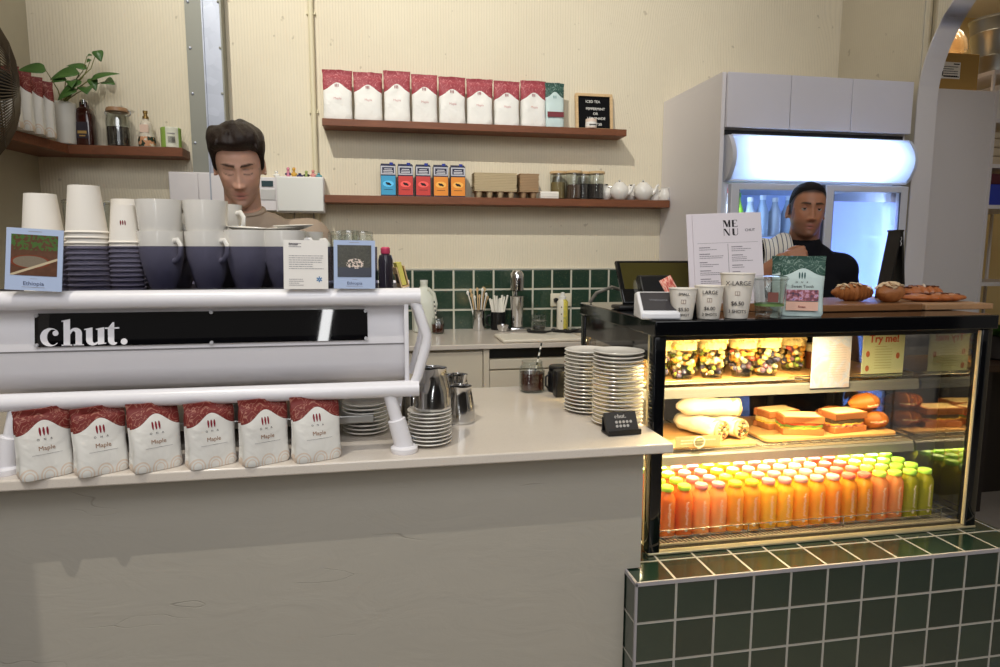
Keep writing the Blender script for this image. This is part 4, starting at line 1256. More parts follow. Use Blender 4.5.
b.build('barcode', ink, t)
MB().box(-.006, .028, -.0437, -.042, .060, .063).build('print', grey_ink, t)
# bags on the corner shelf, spines towards us
for i, (x, y, a, sd) in enumerate(((-1.975, 1.44, 8, 61), (-1.968, 1.515, 10, 62), (-1.962, 1.59, 10, 63), (-1.956, 1.665, 12, 64))):
    coffee_bag('coffee_bag', 'maroon topped coffee bag on the left wall shelf, ' + ['nearest to the fan', 'second from the fan', 'third from the fan', 'last before the plant pot'][i], (x, y, L), R(a), .115, .06, .225, bag_maple, sd, None, 'maroon topped bags on the corner shelf', .7)
# potted plant: white wrapped pot, trailing stems, pointed leaves
t = thing('potted_plant', 'trailing leafy green plant in a white pot on the corner shelf', 'plant', (-1.935, 1.85, L))
MB().lathe([(.036, 0), (.040, .003), (.046, .10), (.048, .175), (.046, .178), (.043, .17), (0, .165)], n=30).build('pot', M('white_pot', srgb(222, 220, 212), .4), t)
leafm = M('pothos_leaf', srgb(70, 112, 48), .35, spec=.5)
tt = NT(leafm); tt.l(tt.mix(tt.noise(tt.coord(), 12, 2), srgb(40, 78, 34), srgb(92, 132, 62)), tt.b.inputs['Base Color'])
stemm = M('plant_stem', srgb(120, 122, 66), .5)
def leaf(b, base, d, up, L_, W_):
    base, d, up = Vector(base), Vector(d).normalized(), Vector(up)
    s = d.cross(up).normalized(); up = s.cross(d).normalized()
    N = 10; vs = []
    for i in range(N + 1):
        t = i / N
        w = W_ * (sin(pi * min(1, t ** .62)) ** .75) * (1 - .25 * t) if 0 < t < 1 else 0
        c = base + d * (L_ * t) - up * (L_ * .28 * t * t)
        vs += [c - s * w + up * w * .28, c - up * .0, c + s * w + up * w * .28]
    b.add([tuple(v) for v in vs], [f for i in range(N) for f in ((i * 3, i * 3 + 1, i * 3 + 4, i * 3 + 3), (i * 3 + 1, i * 3 + 2, i * 3 + 5, i * 3 + 4))])
# leaf spots: local x, z (relative to the pot base), heading in the image plane, length, width, y
LSC = 1.0
lv = [(.150, .405, (.35, -.4, -.9), .050, .024, 0), (.108, .378, (.6, -.5, .2), .030, .012, 0), (.122, .366, (-.4, -.5, -.4), .024, .010, 0), (.105, .325, (-1, -.2, .30), .080, .022, 0),
      (.125, .275, (1, -.3, .45), .120, .021, -.02), (.085, .300, (-1, -.35, -.15), .115, .038, -.03), (.170, .275, (.9, -.6, -.1), .055, .030, 0), (.110, .240, (.3, -.9, -.5), .055, .034, -.04),
      (.075, .225, (-.8, -.5, -.45), .085, .030, -.05), (.125, .285, (.4, -.6, -1), .060, .022, -.01), (.035, .270, (-1, -.5, -.2), .060, .028, -.04), (.095, .262, (-1, -.4, -.55), .095, .026, -.04),
      (-.015, .285, (-1, -.3, .10), .105, .038, -.10), (.060, .262, (.2, -.8, -.5), .050, .022, -.05)]
st = MB(); lb = MB()
for x, z, d, l_, w_, y in lv:
    y0 = y
    lb_ = (x, y0, z)
    leaf(lb, lb_, d, (0, -.75, .65), l_ * LSC, w_ * LSC)
    st.tube([(random.uniform(-.02, .02), 0, .165), (x * .35, y0 * .3, .20 + (z - .2) * .3), (x * .8, y0 * .8, z * .5 + .125), lb_], [.0025, .0022, .0018, .0014], 6)
o = lb.build('leaves', leafm, t, smooth=60)
so = o.modifiers.new('thick', 'SOLIDIFY'); so.thickness = .0008
st.build('stems', stemm, t)

# wall fan seen from the side
t = thing('wall_fan', 'dark wire caged fan high on the left wall, seen edge on', 'fan', (-1.80, .98, 1.905), R(24))
wm = M('dark_bronze_wire', srgb(84, 72, 56), .5, .2)
b = MB()
Rr = .235
def cage(r, side):
    k = r / Rr
    return side * (.085 * (1 - k ** 2.6))
for i in range(110):
    a = 2 * pi * i / 110
    for sd in (1, -1):
        pts = [(cage(r, sd), r * cos(a + sd * (Rr - r) * .5), r * sin(a + sd * (Rr - r) * .5)) for r in (.035, .08, .13, .18, .215, Rr)]
        b.tube(pts, .0021, 4)
b.build('wire_cage', wm, t)
b = MB()
for r, sd in ((Rr, 1), (.19, 1), (.13, 1), (.07, 1), (.19, -1), (.13, -1)):
    b.tube([(cage(r, sd), r * cos(2 * pi * i / 48), r * sin(2 * pi * i / 48)) for i in range(48)], .004 if r == Rr else .0018, 6, True)
b.tube([(0, Rr * 1.0 * cos(2 * pi * i / 48), Rr * sin(2 * pi * i / 48)) for i in range(48)], .006, 8, True)
b.build('cage_ring', wm, t)
b = MB()
for k in range(3):
    a0 = 2 * pi * k / 3
    def bl(u, v):
        r = .04 + .165 * u; w = .9 * sin(pi * (.15 + .8 * u)) * .75
        a = a0 + (v - .5) * w * 1.3
        return (.03 * (v - .5) * 2 * (1 - .3 * u), r * cos(a), r * sin(a))
    b.sheet(bl, 10, 8)
o = b.build('fan_blades', M('dark_blade', srgb(60, 58, 56), .35), t); so = o.modifiers.new('thick', 'SOLIDIFY'); so.thickness = .003
MB().tube([(-.12, 0, 0), (-.03, 0, 0), (.05, 0, 0), (.08, 0, 0)], [.05, .06, .045, .03], 20).build('motor', black_satin, t)
MB().tube([(-.10, 0, 0), (-.20, .02, -.02), (-.40, .03, -.02)], .014, 10).build('bracket', black_satin, t)
# ================================================================= GLASS DISPLAY CASE
CZ = 1.210
dc = thing('display_case', 'black framed glass food display case lit warm yellow inside on green tiled plinth', 'display case', (0, 0, 0))
X0, X1, Y0, Y1, ZB = .082, 1.112, .132, .75, .581
cg = M('case_gold_edge', srgb(176, 156, 110), .3, .7)
MB().box(X0, X1, Y0 - .010, Y1, CZ - .040, CZ).build('top_slab', black_gloss, dc, bevel=.003)
b = MB()
for a_ in ((X0 + .004, X0 + .038, Y0, Y0 + .034), (X1 - .040, X1 - .004, Y0, Y0 + .034), (X0 + .004, X0 + .034, Y1 - .034, Y1), (X1 - .034, X1 - .004, Y1 - .034, Y1)):
    MB().rbox(*a_, ZB, CZ - .04, .005).build('corner_post', black_gloss, dc)
MB().box(X0 + .008, X0 + .011, Y0 + .034, Y0 + .050, ZB + .01, CZ - .04).build('edge_strip', M('cream_seal', srgb(206, 190, 150), .4), dc)
MB().box(X1 - .0435, X1 - .040, Y0 + .004, Y0 + .012, ZB + .01, CZ - .045).build('edge_strip', M('cream_seal'), dc)
MB().box(X0 + .009, X0 + .016, Y0 + .034, Y1 - .034, CZ - .110, CZ - .04).build('side_valance', black_gloss, dc)
MB().box(X0 + .010, X0 + .014, Y0 + .034, Y1 - .034, ZB + .02, CZ - .04).build('side_glass', clear, dc, smooth=0)
sg = glassy('mirror_side_glass', (.60, .60, .58, 1), 2.0, minr=.12)
MB().box(X1 - .048, X1 - .044, Y0 + .020, Y1 - .034, ZB + .02, CZ - .04).build('side_glass', sg, dc, smooth=0)
MB().box(X0 + .034, X1 - .036, Y0 + .008, Y0 + .012, ZB + .008, CZ - .04).build('front_glass', clear, dc, smooth=0)
# base pan with slotted air grille
base = M('case_base_steel', srgb(168, 160, 142), .35, .6)
b = MB(); b.box(X0 + .004, X1 - .004, Y0 - .002, Y0 + .020, ZB, ZB + .007)
b.build('front_rail', M('brass_lit_rail', srgb(196, 184, 150), .3, .5), dc, bevel=.002)
MB().box(X0 + .03, X1 - .03, Y0 + .022, Y1 - .02, ZB + .002, ZB + .014).build('base_pan', M('pan_dark_steel', srgb(70, 64, 54), .3, .6), dc)
b = MB()
x = X0 + .045
while x < X1 - .06:
    b.prism([(x, Y0 + .024), (x + .006, Y0 + .024), (x - .004, Y0 + .062), (x - .010, Y0 + .062)], ZB + .014, ZB + .0165, 'xy'); x += .0125
b.box(X0 + .03, X1 - .04, Y0 + .022, Y0 + .0265, ZB + .013, ZB + .018).box(X0 + .03, X1 - .04, Y0 + .060, Y0 + .075, ZB + .013, ZB + .018)
b.build('air_grille', base, dc)
b = MB()
for i in range(30):
    y = Y0 + .078 + i * .0185
    if y < Y1 - .04: b.tube([(X0 + .04, y, ZB + .016), (X1 - .05, y, ZB + .016)], .0014, 6)
for i in range(9):
    xx = X0 + .05 + i * .115
    b.tube([(xx, Y0 + .07, ZB + .0145), (xx, Y1 - .04, ZB + .0145)], .002, 6)
wire = M('wire_steel', srgb(190, 186, 176), .25, .9)
b.build('wire_floor', wire, dc)
b = MB()
for z in (.030, .048):
    b.tube([(X0 + .035, Y0 + .040, ZB + z), (X1 - .085, Y0 + .040, ZB + z), (X1 - .078, Y0 + .045, ZB + z), (X1 - .078, Y0 + .10, ZB + z)], .0018, 8)
for xx in (X0 + .04, .4, .7, X1 - .085): b.tube([(xx, Y0 + .040, ZB + .014), (xx, Y0 + .040, ZB + .048)], .0015, 6)
b.build('bottle_guard', wire, dc)
# back sliding doors
b = MB()
bk = M('case_back_frame', srgb(30, 28, 26), .4)
for xx in (X0 + .03, .33, .585, .80, X1 - .07): b.box(xx, xx + .02, Y1 - .03, Y1 - .012, ZB + .015, CZ - .04)
b.box(X0 + .03, X1 - .04, Y1 - .03, Y1 - .012, ZB + .015, ZB + .05).box(X0 + .03, X1 - .04, Y1 - .03, Y1 - .012, CZ - .07, CZ - .04)
b.build('sliding_door_frame', bk, dc)
MB().box(X0 + .03, X1 - .04, Y1 - .024, Y1 - .020, ZB + .02, CZ - .05).build('sliding_door_glass', glassy('back_glass', (.55, .54, .52, 1), 1.0), dc, smooth=0)
# shelves: glass plate, wire front rail, pale price rail
S1, S2 = .992, .790
lip = M('price_rail_plastic', srgb(104, 104, 102), .35, spec=.5)
for nm, z in (('upper', S1), ('lower', S2)):
    s = MB().box(X0 + .01, X1 - .05, .335, Y1 - .04, z - .008, z).build('shelf', clear2 if nm == 'upper' else M('wire_shelf_tray', srgb(150, 142, 124), .4, .4), dc)
    l_ = MB().prism([(.327, z - .008), (.333, z - .002), (.339, z - .006), (.330, z - .035), (.324, z - .033)], X0 + .012, X1 - .052, 'yz').build('price_rail', lip, s)
    b = MB()
    b.tube([(X0 + .03, .345, z + .006), (X1 - .06, .345, z + .006)], .0022, 8)
    b.tube([(X0 + .03, .345, z + .0), (X0 + .03, .345, z + .014), (.30, .345, z + .014)], .0018, 8)
    b.tube([(.62, .37, z + .0), (.625, .345, z + .014), (X1 - .06, .345, z + .014), (X1 - .06, .40, z + .014)], .0018, 8)
    b.build('wire_rail', wire, s)
    MB().box(X0 + .012, X1 - .052, .35, .365, z - .020, z - .010).build('shelf_bar', bk, s)
b = MB()
for i in range(26): b.tube([(X0 + .05 + i * .037, .35, S2 + .002), (X0 + .05 + i * .037, .70, S2 + .002)], .0016, 6)
b.build('wire_grid', wire, dc)
# warm tube lamps inside the case (housing + the light they give)
lampm = M('case_tube_glow', (1, .8, .4, 1), .5, emit=(1, .72, .30, 1), estr=9)
def case_lamp(x0, x1, y, z, power, col=(1, .70, .26), down=(0, .12, -1)):
    MB().box(x0 - .01, x1 + .01, y - .010, y + .010, z + .004, z + .014).build('lamp_housing', bk, dc)
    MB().tube([(x0, y, z), (x1, y, z)], .0045, 8).build('lamp_tube', lampm, dc)
    d = Vector(down)
    light('case_tube_light', 'AREA', ((x0 + x1) / 2, y, z - .006), power, col, rot=d.to_track_quat('-Z', 'Y').to_euler(), size=x1 - x0, size_y=.012)
MB().box(X0 + .03, X1 - .04, Y0 + .016, Y0 + .026, CZ - .054, CZ - .04).build('lamp_valance', bk, dc)
case_lamp(.14, .72, .200, CZ - .048, 14.0, (1, .77, .38), (0, -.02, -1))
case_lamp(.14, 1.0, .385, S1 - .022, 2.9, (1, .76, .38), (0, .05, -1))
case_lamp(.14, 1.0, .375, S2 - .024, 3.4, (1, .86, .58), (0, -.45, -1))
case_lamp(.12, .70, .50, CZ - .055, 2.2, (1, .74, .28), (0, 0, -1))

# ---- juice bottles
def bottle_mesh():
    pr = [(.018, 0), (.0215, .002), (.0230, .008), (.0230, .104), (.0215, .114), (.0165, .124), (.0150, .128), (.0150, .133)]
    return MB().lathe(pr, n=20, e=3.0, cap1=True)
def cap_mesh():
    return MB().lathe([(.0175, .131), (.0182, .132), (.0182, .141), (.0165, .1435), (0, .144)], n=20)
def juice_mat(name, c):
    m = M(name, c, .12, spec=.6)
    t = NT(m); out = t.t.nodes['Material Output']
    tl = t.n('BsdfTranslucent'); tl.inputs[0].default_value = c
    mx = t.n('MixShader'); mx.inputs[0].default_value = .45
    t.l(t.b.outputs[0], mx.inputs[1]); t.l(tl.outputs[0], mx.inputs[2]); t.l(mx.outputs[0], out.inputs[0])
    return m
juices = {  # look: (words, juice colour, cap colour)
    'lime_red': ('dark orange juice bottle with lime cap', srgb(236, 140, 62), srgb(182, 226, 70)),
    'rose_orange': ('orange juice bottle with rose cap', srgb(248, 184, 108), srgb(236, 140, 132)),
    'yellow_amber': ('amber juice bottle with yellow cap', srgb(240, 180, 66), srgb(250, 216, 60)),
    'pink_yellow': ('golden yellow juice bottle with pink cap', srgb(248, 204, 66), srgb(238, 146, 136)),
    'white_gold': ('golden orange juice bottle with pale peach cap', srgb(248, 188, 64), srgb(242, 178, 156)),
    'white_orange': ('bright orange juice bottle with pale peach cap', srgb(246, 170, 60), srgb(242, 184, 164)),
    'coral_amber': ('clear amber juice bottle with coral red cap', srgb(236, 172, 56), srgb(234, 110, 92)),
    'lime_peach': ('peach orange juice bottle with lime cap', srgb(240, 164, 96), srgb(190, 228, 86)),
    'lime_green': ('olive green juice bottle with lime cap', srgb(176, 172, 48), srgb(170, 220, 80)),
}
order = ['lime_red'] * 2 + ['rose_orange'] * 2 + ['yellow_amber'] * 2 + ['pink_yellow'] * 2 + ['white_gold'] * 2 + ['white_orange'] * 2 + ['coral_amber'] * 1 + ['lime_peach'] * 2 + ['lime_green'] * 2
order = ['lime_red'] * 2 + ['rose_orange'] * 2 + ['yellow_amber'] * 2 + ['pink_yellow'] * 2 + ['white_gold'] * 2 + ['white_orange'] * 1 + ['coral_amber'] * 2 + ['lime_peach'] * 2 + ['lime_green'] * 2
bme, cme = bottle_mesh(), cap_mesh()
protos = {}
script_m = M('white_print', srgb(240, 226, 196), .6)
for k, (lab, jc, cc) in juices.items():
    body = bme.mesh('juice_body', juice_mat('juice_' + k, jc)); cap = cme.mesh('cap', M('cap_' + k, cc, .35))
    b = MB(); rr = random.Random(hash(k) % 7 + 1 if False else len(k))
    pts = [(.004 * sin(i * 1.9) + .002 * sin(i * .7 + rr.random() * 3), -.0236, .034 + i * .0018) for i in range(38)]
    b.tube(pts, .0006, 4)
    b.ell((-.001, -.0235, .022), (.0048, .0008, .006), 10, 6)
    protos[k] = (body, cap, b.mesh('printed_script', script_m))
rw = ['front row', 'second row', 'third row', 'fourth row', 'fifth row', 'back row', 'last row']
NR = 7
for c in range(17):
    k = order[c]
    for r_ in range(NR):
        lab = juices[k][0]
        X = .168 + c * .0515; Y = .206 + r_ * .0515
        o = bpy.data.objects.new('juice_bottle', protos[k][0]); COL.objects.link(o)
        o.location = (X, Y, ZB + .0185)
        first = (c == 0 or order[c - 1] != k); lonely = order.count(k) == 1
        side = '' if lonely else (', left of its pair' if first else ', right of its pair')
        if r_ == 0: tag(o, f'{lab}, front row{side}', 'bottle')
        else: tag(o, f'{lab}, {rw[r_]}{side}', 'bottle')
        o['group'] = 'juice bottles on the floor of the display case'
        cp = bpy.data.objects.new('cap', protos[k][1]); COL.objects.link(cp); cp.parent = o
        if r_ == 0:
            sp = bpy.data.objects.new('printed_script', protos[k][2]); COL.objects.link(sp); sp.parent = o

# ---- wooden boards inside the case
def board(name, x0, x1, y0, y1, z, lab, mat=board_wood, th=.010, rz=0, r=.03):
    b = MB().rbox(x0, x1, y0, y1, 0, th, r, 6) if r <= th * .49 else None
    if b is None:
        b = MB(); pts = []
        for q, (cx, cy) in enumerate(((x1 - r, y1 - r), (x0 + r, y1 - r), (x0 + r, y0 + r), (x1 - r, y0 + r))):
            for k in range(7):
                a = pi / 2 * (q + k / 6); pts.append((cx + r * cos(a), cy + r * sin(a)))
        b.prism(pts, 0, th, 'xy')
    return tag(b.build(name, mat, bevel=.001, loc=(0, 0, z)), lab, 'board')
board('serving_board', .12, .66, .355, .62, S1 + .003, 'long pale wooden board under the fruit cups on the top case shelf')
board('serving_board', .68, 1.03, .365, .66, S1 + .003, 'pale wooden board behind the price cards on the top case shelf')
board('serving_board', .125, .535, .350, .62, S2 + .004, 'pale wooden board with rounded corners under the wraps', r=.028)
board('serving_board', .575, 1.05, .375, .66, S2 + .004, 'pale wooden board under the sandwiches and filled croissants', r=.028)

# ---- fruit cups
fr_cols = [M('fruit_mango', srgb(232, 160, 60), .35), M('fruit_grape', srgb(120, 84, 96), .3), M('fruit_kiwi', srgb(140, 160, 66), .35), M('fruit_berry', srgb(84, 78, 104), .3),
           M('fruit_straw', srgb(190, 80, 60), .35), M('fruit_melon', srgb(226, 190, 120), .35), M('fruit_pale', srgb(206, 196, 160), .4)]
def fruit_cup(x, y, z, h, r, seed, label, group=None, gran=True):
    t = thing('fruit_cup', label, 'fruit cup', (x, y, z), 0, group)
    MB().lathe([(r * .66, 0), (r * .7, .002), (r * .98, h * .92), (r * 1.04, h * .93), (r * 1.04, h * .95), (r * .97, h * .94), (r * .68, .005), (0, .004)], n=24).build('plastic_cup', clear2, t)
    rnd = random.Random(seed); b = MB()
    bias = seed % 4
    for i in range(64):
        zz = rnd.uniform(.012, h * .80); rad = r * (.62 + .24 * zz / h) * sqrt(rnd.random())
        if i % 2: rad = r * (.60 + .24 * zz / h)
        a = rnd.uniform(0, 6.28)
        low = zz / h < .38
        k = rnd.choice([1, 3, 2, 5, 6, 0] if low else ([0, 0, 5, 0, 4, 6] if bias == 1 else ([3, 6, 5, 5, 4, 0] if bias == 2 else [0, 5, 0, 5, 2, 6])))
        b.use(k).ell((rad * cos(a), rad * sin(a), zz), (rnd.uniform(.006, .010),) * 2 + (rnd.uniform(.006, .009),), 8, 6, Matrix.Rotation(rnd.random() * 3, 3, 'X'))
    b.build('fruit_pieces', fr_cols, t)
    if gran:
        g = MB()
        g.lathe([(r * .93, h * .74), (r * .95, h * .90), (r * .6, h * 1.0), (0, h * 1.04)], n=20)
        for i in range(70):
            a = rnd.uniform(0, 6.28); rad = r * .98 * sqrt(rnd.random())
            g.ell((rad * cos(a), rad * sin(a), h * (.93 + .10 * (1 - rad / r)) + rnd.uniform(-.006, .006)), (.0065, .005, .0045), 6, 5, Matrix.Rotation(rnd.random() * 3, 3, 'Z'))
        g.build('granola_topping', M('granola', srgb(236, 206, 140), .8), t)
ZF = S1 + .014
pos = [(.205, .385), (.290, .385), (.385, .385), (.485, .385), (.570, .39), (.248, .455), (.340, .46), (.437, .46), (.530, .46), (.615, .47), (.29, .53), (.385, .53), (.48, .53), (.575, .53)]
for i, (x, y) in enumerate(pos):
    row = 'front row' if i < 5 else ('middle row' if i < 10 else 'back row')
    k = i if i < 5 else (i - 5 if i < 10 else i - 10)
    fruit_cup(x, y, ZF, .122, .043, 10 + i, f'cup of cut fruit and granola, {row}, {["first", "second", "third", "fourth", "fifth"][k]} from the left', 'fruit cups on the top case shelf')
fruit_cup(.705, .46, ZF, .112, .043, 33, 'clear cup of yellow fruit and granola set apart at the right of the fruit cups', 'fruit cups on the top case shelf')
t = thing('dessert_jar', 'small lidded jar with brown dessert right of the fruit cups', 'jar', (.790, .47, ZF))
MB().lathe([(.020, 0), (.024, .002), (.025, .05), (.022, .06)], n=22).build('body', M('brown_dessert', srgb(104, 52, 26), .3), t)
MB().lathe([(.0, .058), (.026, .058), (.027, .062), (.027, .078), (.024, .082), (0, .083)], n=22).build('lid', M('cream_lid', srgb(226, 206, 156), .5), t)
# cards standing in front of the shelf
t = thing('price_card', 'pinkish white card in a clear holder, left of the Try me card', 'card', (.742, .322, S1 - .018))
pm = M('marbled_card', srgb(160, 150, 158), .35); tt = NT(pm); tt.l(tt.ramp(tt.noise(tt.coord('Generated'), 3.5, 3, .5, 1.5), [(.42, srgb(172, 160, 162)), (.55, srgb(156, 166, 192)), (.68, srgb(180, 172, 174))]), tt.b.inputs['Base Color'])
MB().box(-.066, .066, -.001, .001, 0, .168).build('card_sheet', pm, t)
b = rule_lines(14, -.01, .05, .13, .0075, -.0013, .0018, 9); b.build('print', grey_ink, t)
MB().box(-.068, .068, -.0035, -.002, -.001, .17).build('clear_holder', clear, t)
t = thing('price_card', 'pale green Try me! card standing near the right end of the top shelf', 'card', (.945, .350, S1 + .002))
gm_ = M('sage_card', srgb(188, 192, 150), .6)
MB().box(-.074, .074, -.001, .001, 0, .162).build('card_sheet', gm_, t)
text('lettering', 'Try me!', .033, (0, -.0015, .112), M('rust_ink', srgb(178, 74, 52), .6), t, bold=.0007)
MB().tube([(0 + .020 * cos(a), -.0014, .150 + .012 * sin(a)) for a in [2 * pi * i / 20 for i in range(20)]], .0008, 5, True).build('ring_mark', M('rust_ink'), t)
b = MB()
for (px, pz) in ((-.055, .075), (.052, .068), (-.055, .030), (.055, .148), (-.062, .150)):
    b.ell((px, -.0012, pz), (.007, .0008, .010), 10, 6)
b.build('printed_motifs', M('rust_motif', srgb(168, 90, 56), .6), t)
rb = rule_lines(9, -.03, .03, .098, .0085, -.0013, .0016, 12); rb.build('print', M('olive_ink', srgb(150, 146, 96), .7), t)
# wrap price tag on a clear sucker clip
t = thing('price_tag', 'narrow olive tag on a clear clip in front of the wraps', 'tag', (.322, .332, S2 + .001))
MB().box(-.072, .072, -.001, .001, .018, .050).build('tag_plate', M('olive_tag', srgb(150, 148, 112), .5), t)
rule_lines(2, -.055, .055, .038, .009, -.0013, .003, 3).build('print', M('pale_print', srgb(206, 204, 176), .6), t)
MB().lathe([(.020, 0), (.016, .004), (.006, .007), (.005, .016)], n=20).lathe([(0, .018), (.014, .022), (.017, .034), (.014, .045), (0, .049)], (0, -.004, 0), 20, sy=.4).build('clip', clear2, t)
MB().tube([(.017 * cos(a), -.009, .034 + .016 * sin(a)) for a in [2 * pi * i / 24 for i in range(24)]], .0015, 6, True).build('clip_rim', M('clear_plastic_edge', srgb(220, 220, 210), .2), t)

# ---- wraps in white paper
wrapp = M('wrap_paper', srgb(240, 232, 210), .55, sss=0)
tt = NT(wrapp); tt.bump(tt.noise(tt.coord(), 40, 3, .6, 1), .5, .006)
def wrap(p, ang, L_, r, label, tilt=0):
    t = thing('wrap', label, 'wrap', p, R(ang), None)
    # axis along local +y, cut end at y=0
    rings = []
    N = 14
    for i in range(N + 1):
        f = i / N; rr = r * (1 - .0 * f) * (1 if f < .8 else 1 - .75 * ((f - .8) / .2) ** 1.5)
        rings.append([(rr * 1.08 * cos(a) + noise.noise(Vector((cos(a) * 2, sin(a) * 2, f * 9))) * .006, L_ * f, r + rr * sin(a) * .93 + noise.noise(Vector((cos(a) * 2, sin(a) * 2, f * 9 + 5))) * .005) for a in [2 * pi * j / 24 for j in range(24)]])
    MB().rings(rings, False, True).build('paper_sleeve', wrapp, t, smooth=60)
    b = MB(); b.tube([(0, -.008, r), (0, .02, r)], r * .93, 24)
    b.build('tortilla', M('tortilla', srgb(226, 196, 140), .7), t)
    f = MB(); rnd = random.Random(int(ang + L_ * 1000))
    cs = [M('fill_chicken', srgb(190, 126, 76), .6), M('fill_dark', srgb(64, 48, 40), .6), M('fill_green', srgb(96, 110, 50), .6), M('fill_cream', srgb(222, 196, 150), .6)]
    for i in range(34):
        a = rnd.uniform(0, 6.28); q = r * .76 * sqrt(rnd.random())
        f.use(rnd.choice([0, 0, 0, 1, 2, 3, 3])).ell((q * cos(a), -.009, r + q * sin(a) * .92), (rnd.uniform(.004, .008), .004, rnd.uniform(.003, .007)), 8, 5)
    f.build('filling', cs, t)
wz = S2 + .0145
wrap((.430, .395, wz), 24, .18, .0325, 'lower left wrap in white paper, cut end to the front')
wrap((.499, .400, wz), 22, .18, .0325, 'lower right wrap in white paper, cut end to the front')
wrap((.515, .455, wz + .056), 76, .19, .031, 'wrap lying on top of the two lower wraps')

# ---- sandwiches
crust, crumb = M('bread_crust', srgb(176, 110, 58), .8), M('bread_crumb', srgb(240, 216, 160), .85)
tt = NT(crumb); tt.bump(tt.noise(tt.coord(), 200, 3), .4, .003)
def slice_poly(w, h, s=1.0):
    return [(-w / 2 * s, -h / 2), (w / 2 * s, -h / 2), (w / 2 * s, h * .22), (w * .56 * s, h * .34), (w * .45 * s, h * .48), (w * .2 * s, h * .5), (-w * .2 * s, h * .5), (-w * .45 * s, h * .48), (-w * .56 * s, h * .34), (-w / 2 * s, h * .22)]
def sandwich(x, y, rz, w, d, label, fills):
    t = thing('sandwich', label, 'sandwich', (x, y, S2 + .0145), R(rz))
    def bread(z0, z1, nm):
        p = slice_poly(w, d)
        b = MB().use(0).prism(p, z0, z1, 'xy')
        p2 = [(a * .86, c * .86) for a, c in p]
        b.use(1).prism(p2, z0 - .0006, z1 + .0008, 'xy')
        b.build(nm, [crust, crumb], t, bevel=.002)
    bread(0, .020, 'bread_slice')
    z = .0205
    for nm, mt, th, wav in fills:
        rnd = random.Random(len(nm) + int(w * 1000))
        ring0, ring1 = [], []
        for i in range(48):
            a = 2 * pi * i / 48; e = 4
            k = 1 / (abs(cos(a)) ** e + abs(sin(a)) ** e) ** (1 / e)
            rr = 1.0 + wav * sin(i * 2.3) * .5 + wav * rnd.uniform(-.5, .5)
            px, py = w * .51 * k * cos(a) * rr, d * .50 * k * sin(a) * rr
            zz = wav * .03 * sin(i * 1.7)
            ring0.append((px, py, z + zz)); ring1.append((px, py, z + th + zz))
        MB().rings([ring0, ring1]).build(nm, mt, t)
        z += th
    bread(z + .001, z + .023, 'bread_slice')
ch, ham, let = M('cheese', srgb(240, 196, 70), .5), M('ham', srgb(216, 130, 104), .5), M('lettuce', srgb(110, 142, 60), .5)
tom = M('tomato', srgb(196, 76, 44), .4); egg = M('egg_mayo', srgb(240, 220, 140), .6); dk = M('dark_filling', srgb(92, 74, 48), .7)
sandwich(.700, .52, 8, .125, .08, 'toasted egg and cheese sandwich at the back left of its board', [('cheese', ch, .006, .06), ('egg', egg, .010, .03)])
sandwich(.728, .437, -14, .128, .082, 'sandwich with lettuce at the front left of its board', [('cheese', ch, .004, .05), ('lettuce', let, .008, .10), ('tomato', tom, .004, .02)])
sandwich(.885, .440, 6, .128, .082, 'sandwich with ham and cheese next to the filled croissants', [('ham', ham, .006, .08), ('cheese', ch, .004, .07), ('dark_filling', dk, .012, .03)])

# ---- croissants
cro = M('croissant_crust', srgb(190, 112, 44), .42, spec=.4)
tt = NT(cro); tt.l(tt.mix(tt.noise(tt.coord(), 24, 4, .6, .6), srgb(206, 130, 52), srgb(140, 70, 26)), tt.b.inputs['Base Color'])
cro_d = M('croissant_dark_crust', srgb(160, 96, 52), .45, spec=.4)
tt = NT(cro_d); tt.l(tt.mix(tt.noise(tt.coord(), 24, 4, .6, .6), srgb(182, 118, 66), srgb(118, 66, 34)), tt.b.inputs['Base Color'])
def croissant_mb(L_, r, bend=.5, seg=6, seed=0, straight=False):
    b = MB(); rings = []; N = 54; M_ = 20
    for i in range(N + 1):
        f = i / N; s = (f - .5) * 2
        ang = s * bend
        cx = L_ / 2 * s; cy = (L_ / 2) * bend * .5 * s * s
        env = max(.04, (1 - abs(s) ** 2.2)) ** .62
        ph = abs(s) * seg
        ridge = 1 - .30 * (ph - math.floor(ph)) ** 1.1 if abs(s) < .97 else .8
        rr = r * env * ridge
        tx, ty = 1, bend * s
        ln = sqrt(tx * tx + ty * ty); nx, ny = -ty / ln, tx / ln
        ring = []
        for j in range(M_):
            a = 2 * pi * j / M_
            u, w_ = rr * cos(a), rr * .86 * sin(a)
            wob = noise.noise(Vector((cx * 60, cos(a) + seed, sin(a)))) * r * .07
            z = r * .80 + w_ + wob
            z = max(z, .0 + (0 if abs(s) < .8 else 0))
            ring.append((cx + nx * (u + wob), cy + ny * (u + wob), z))
        rings.append(ring)
    return b.rings(rings)
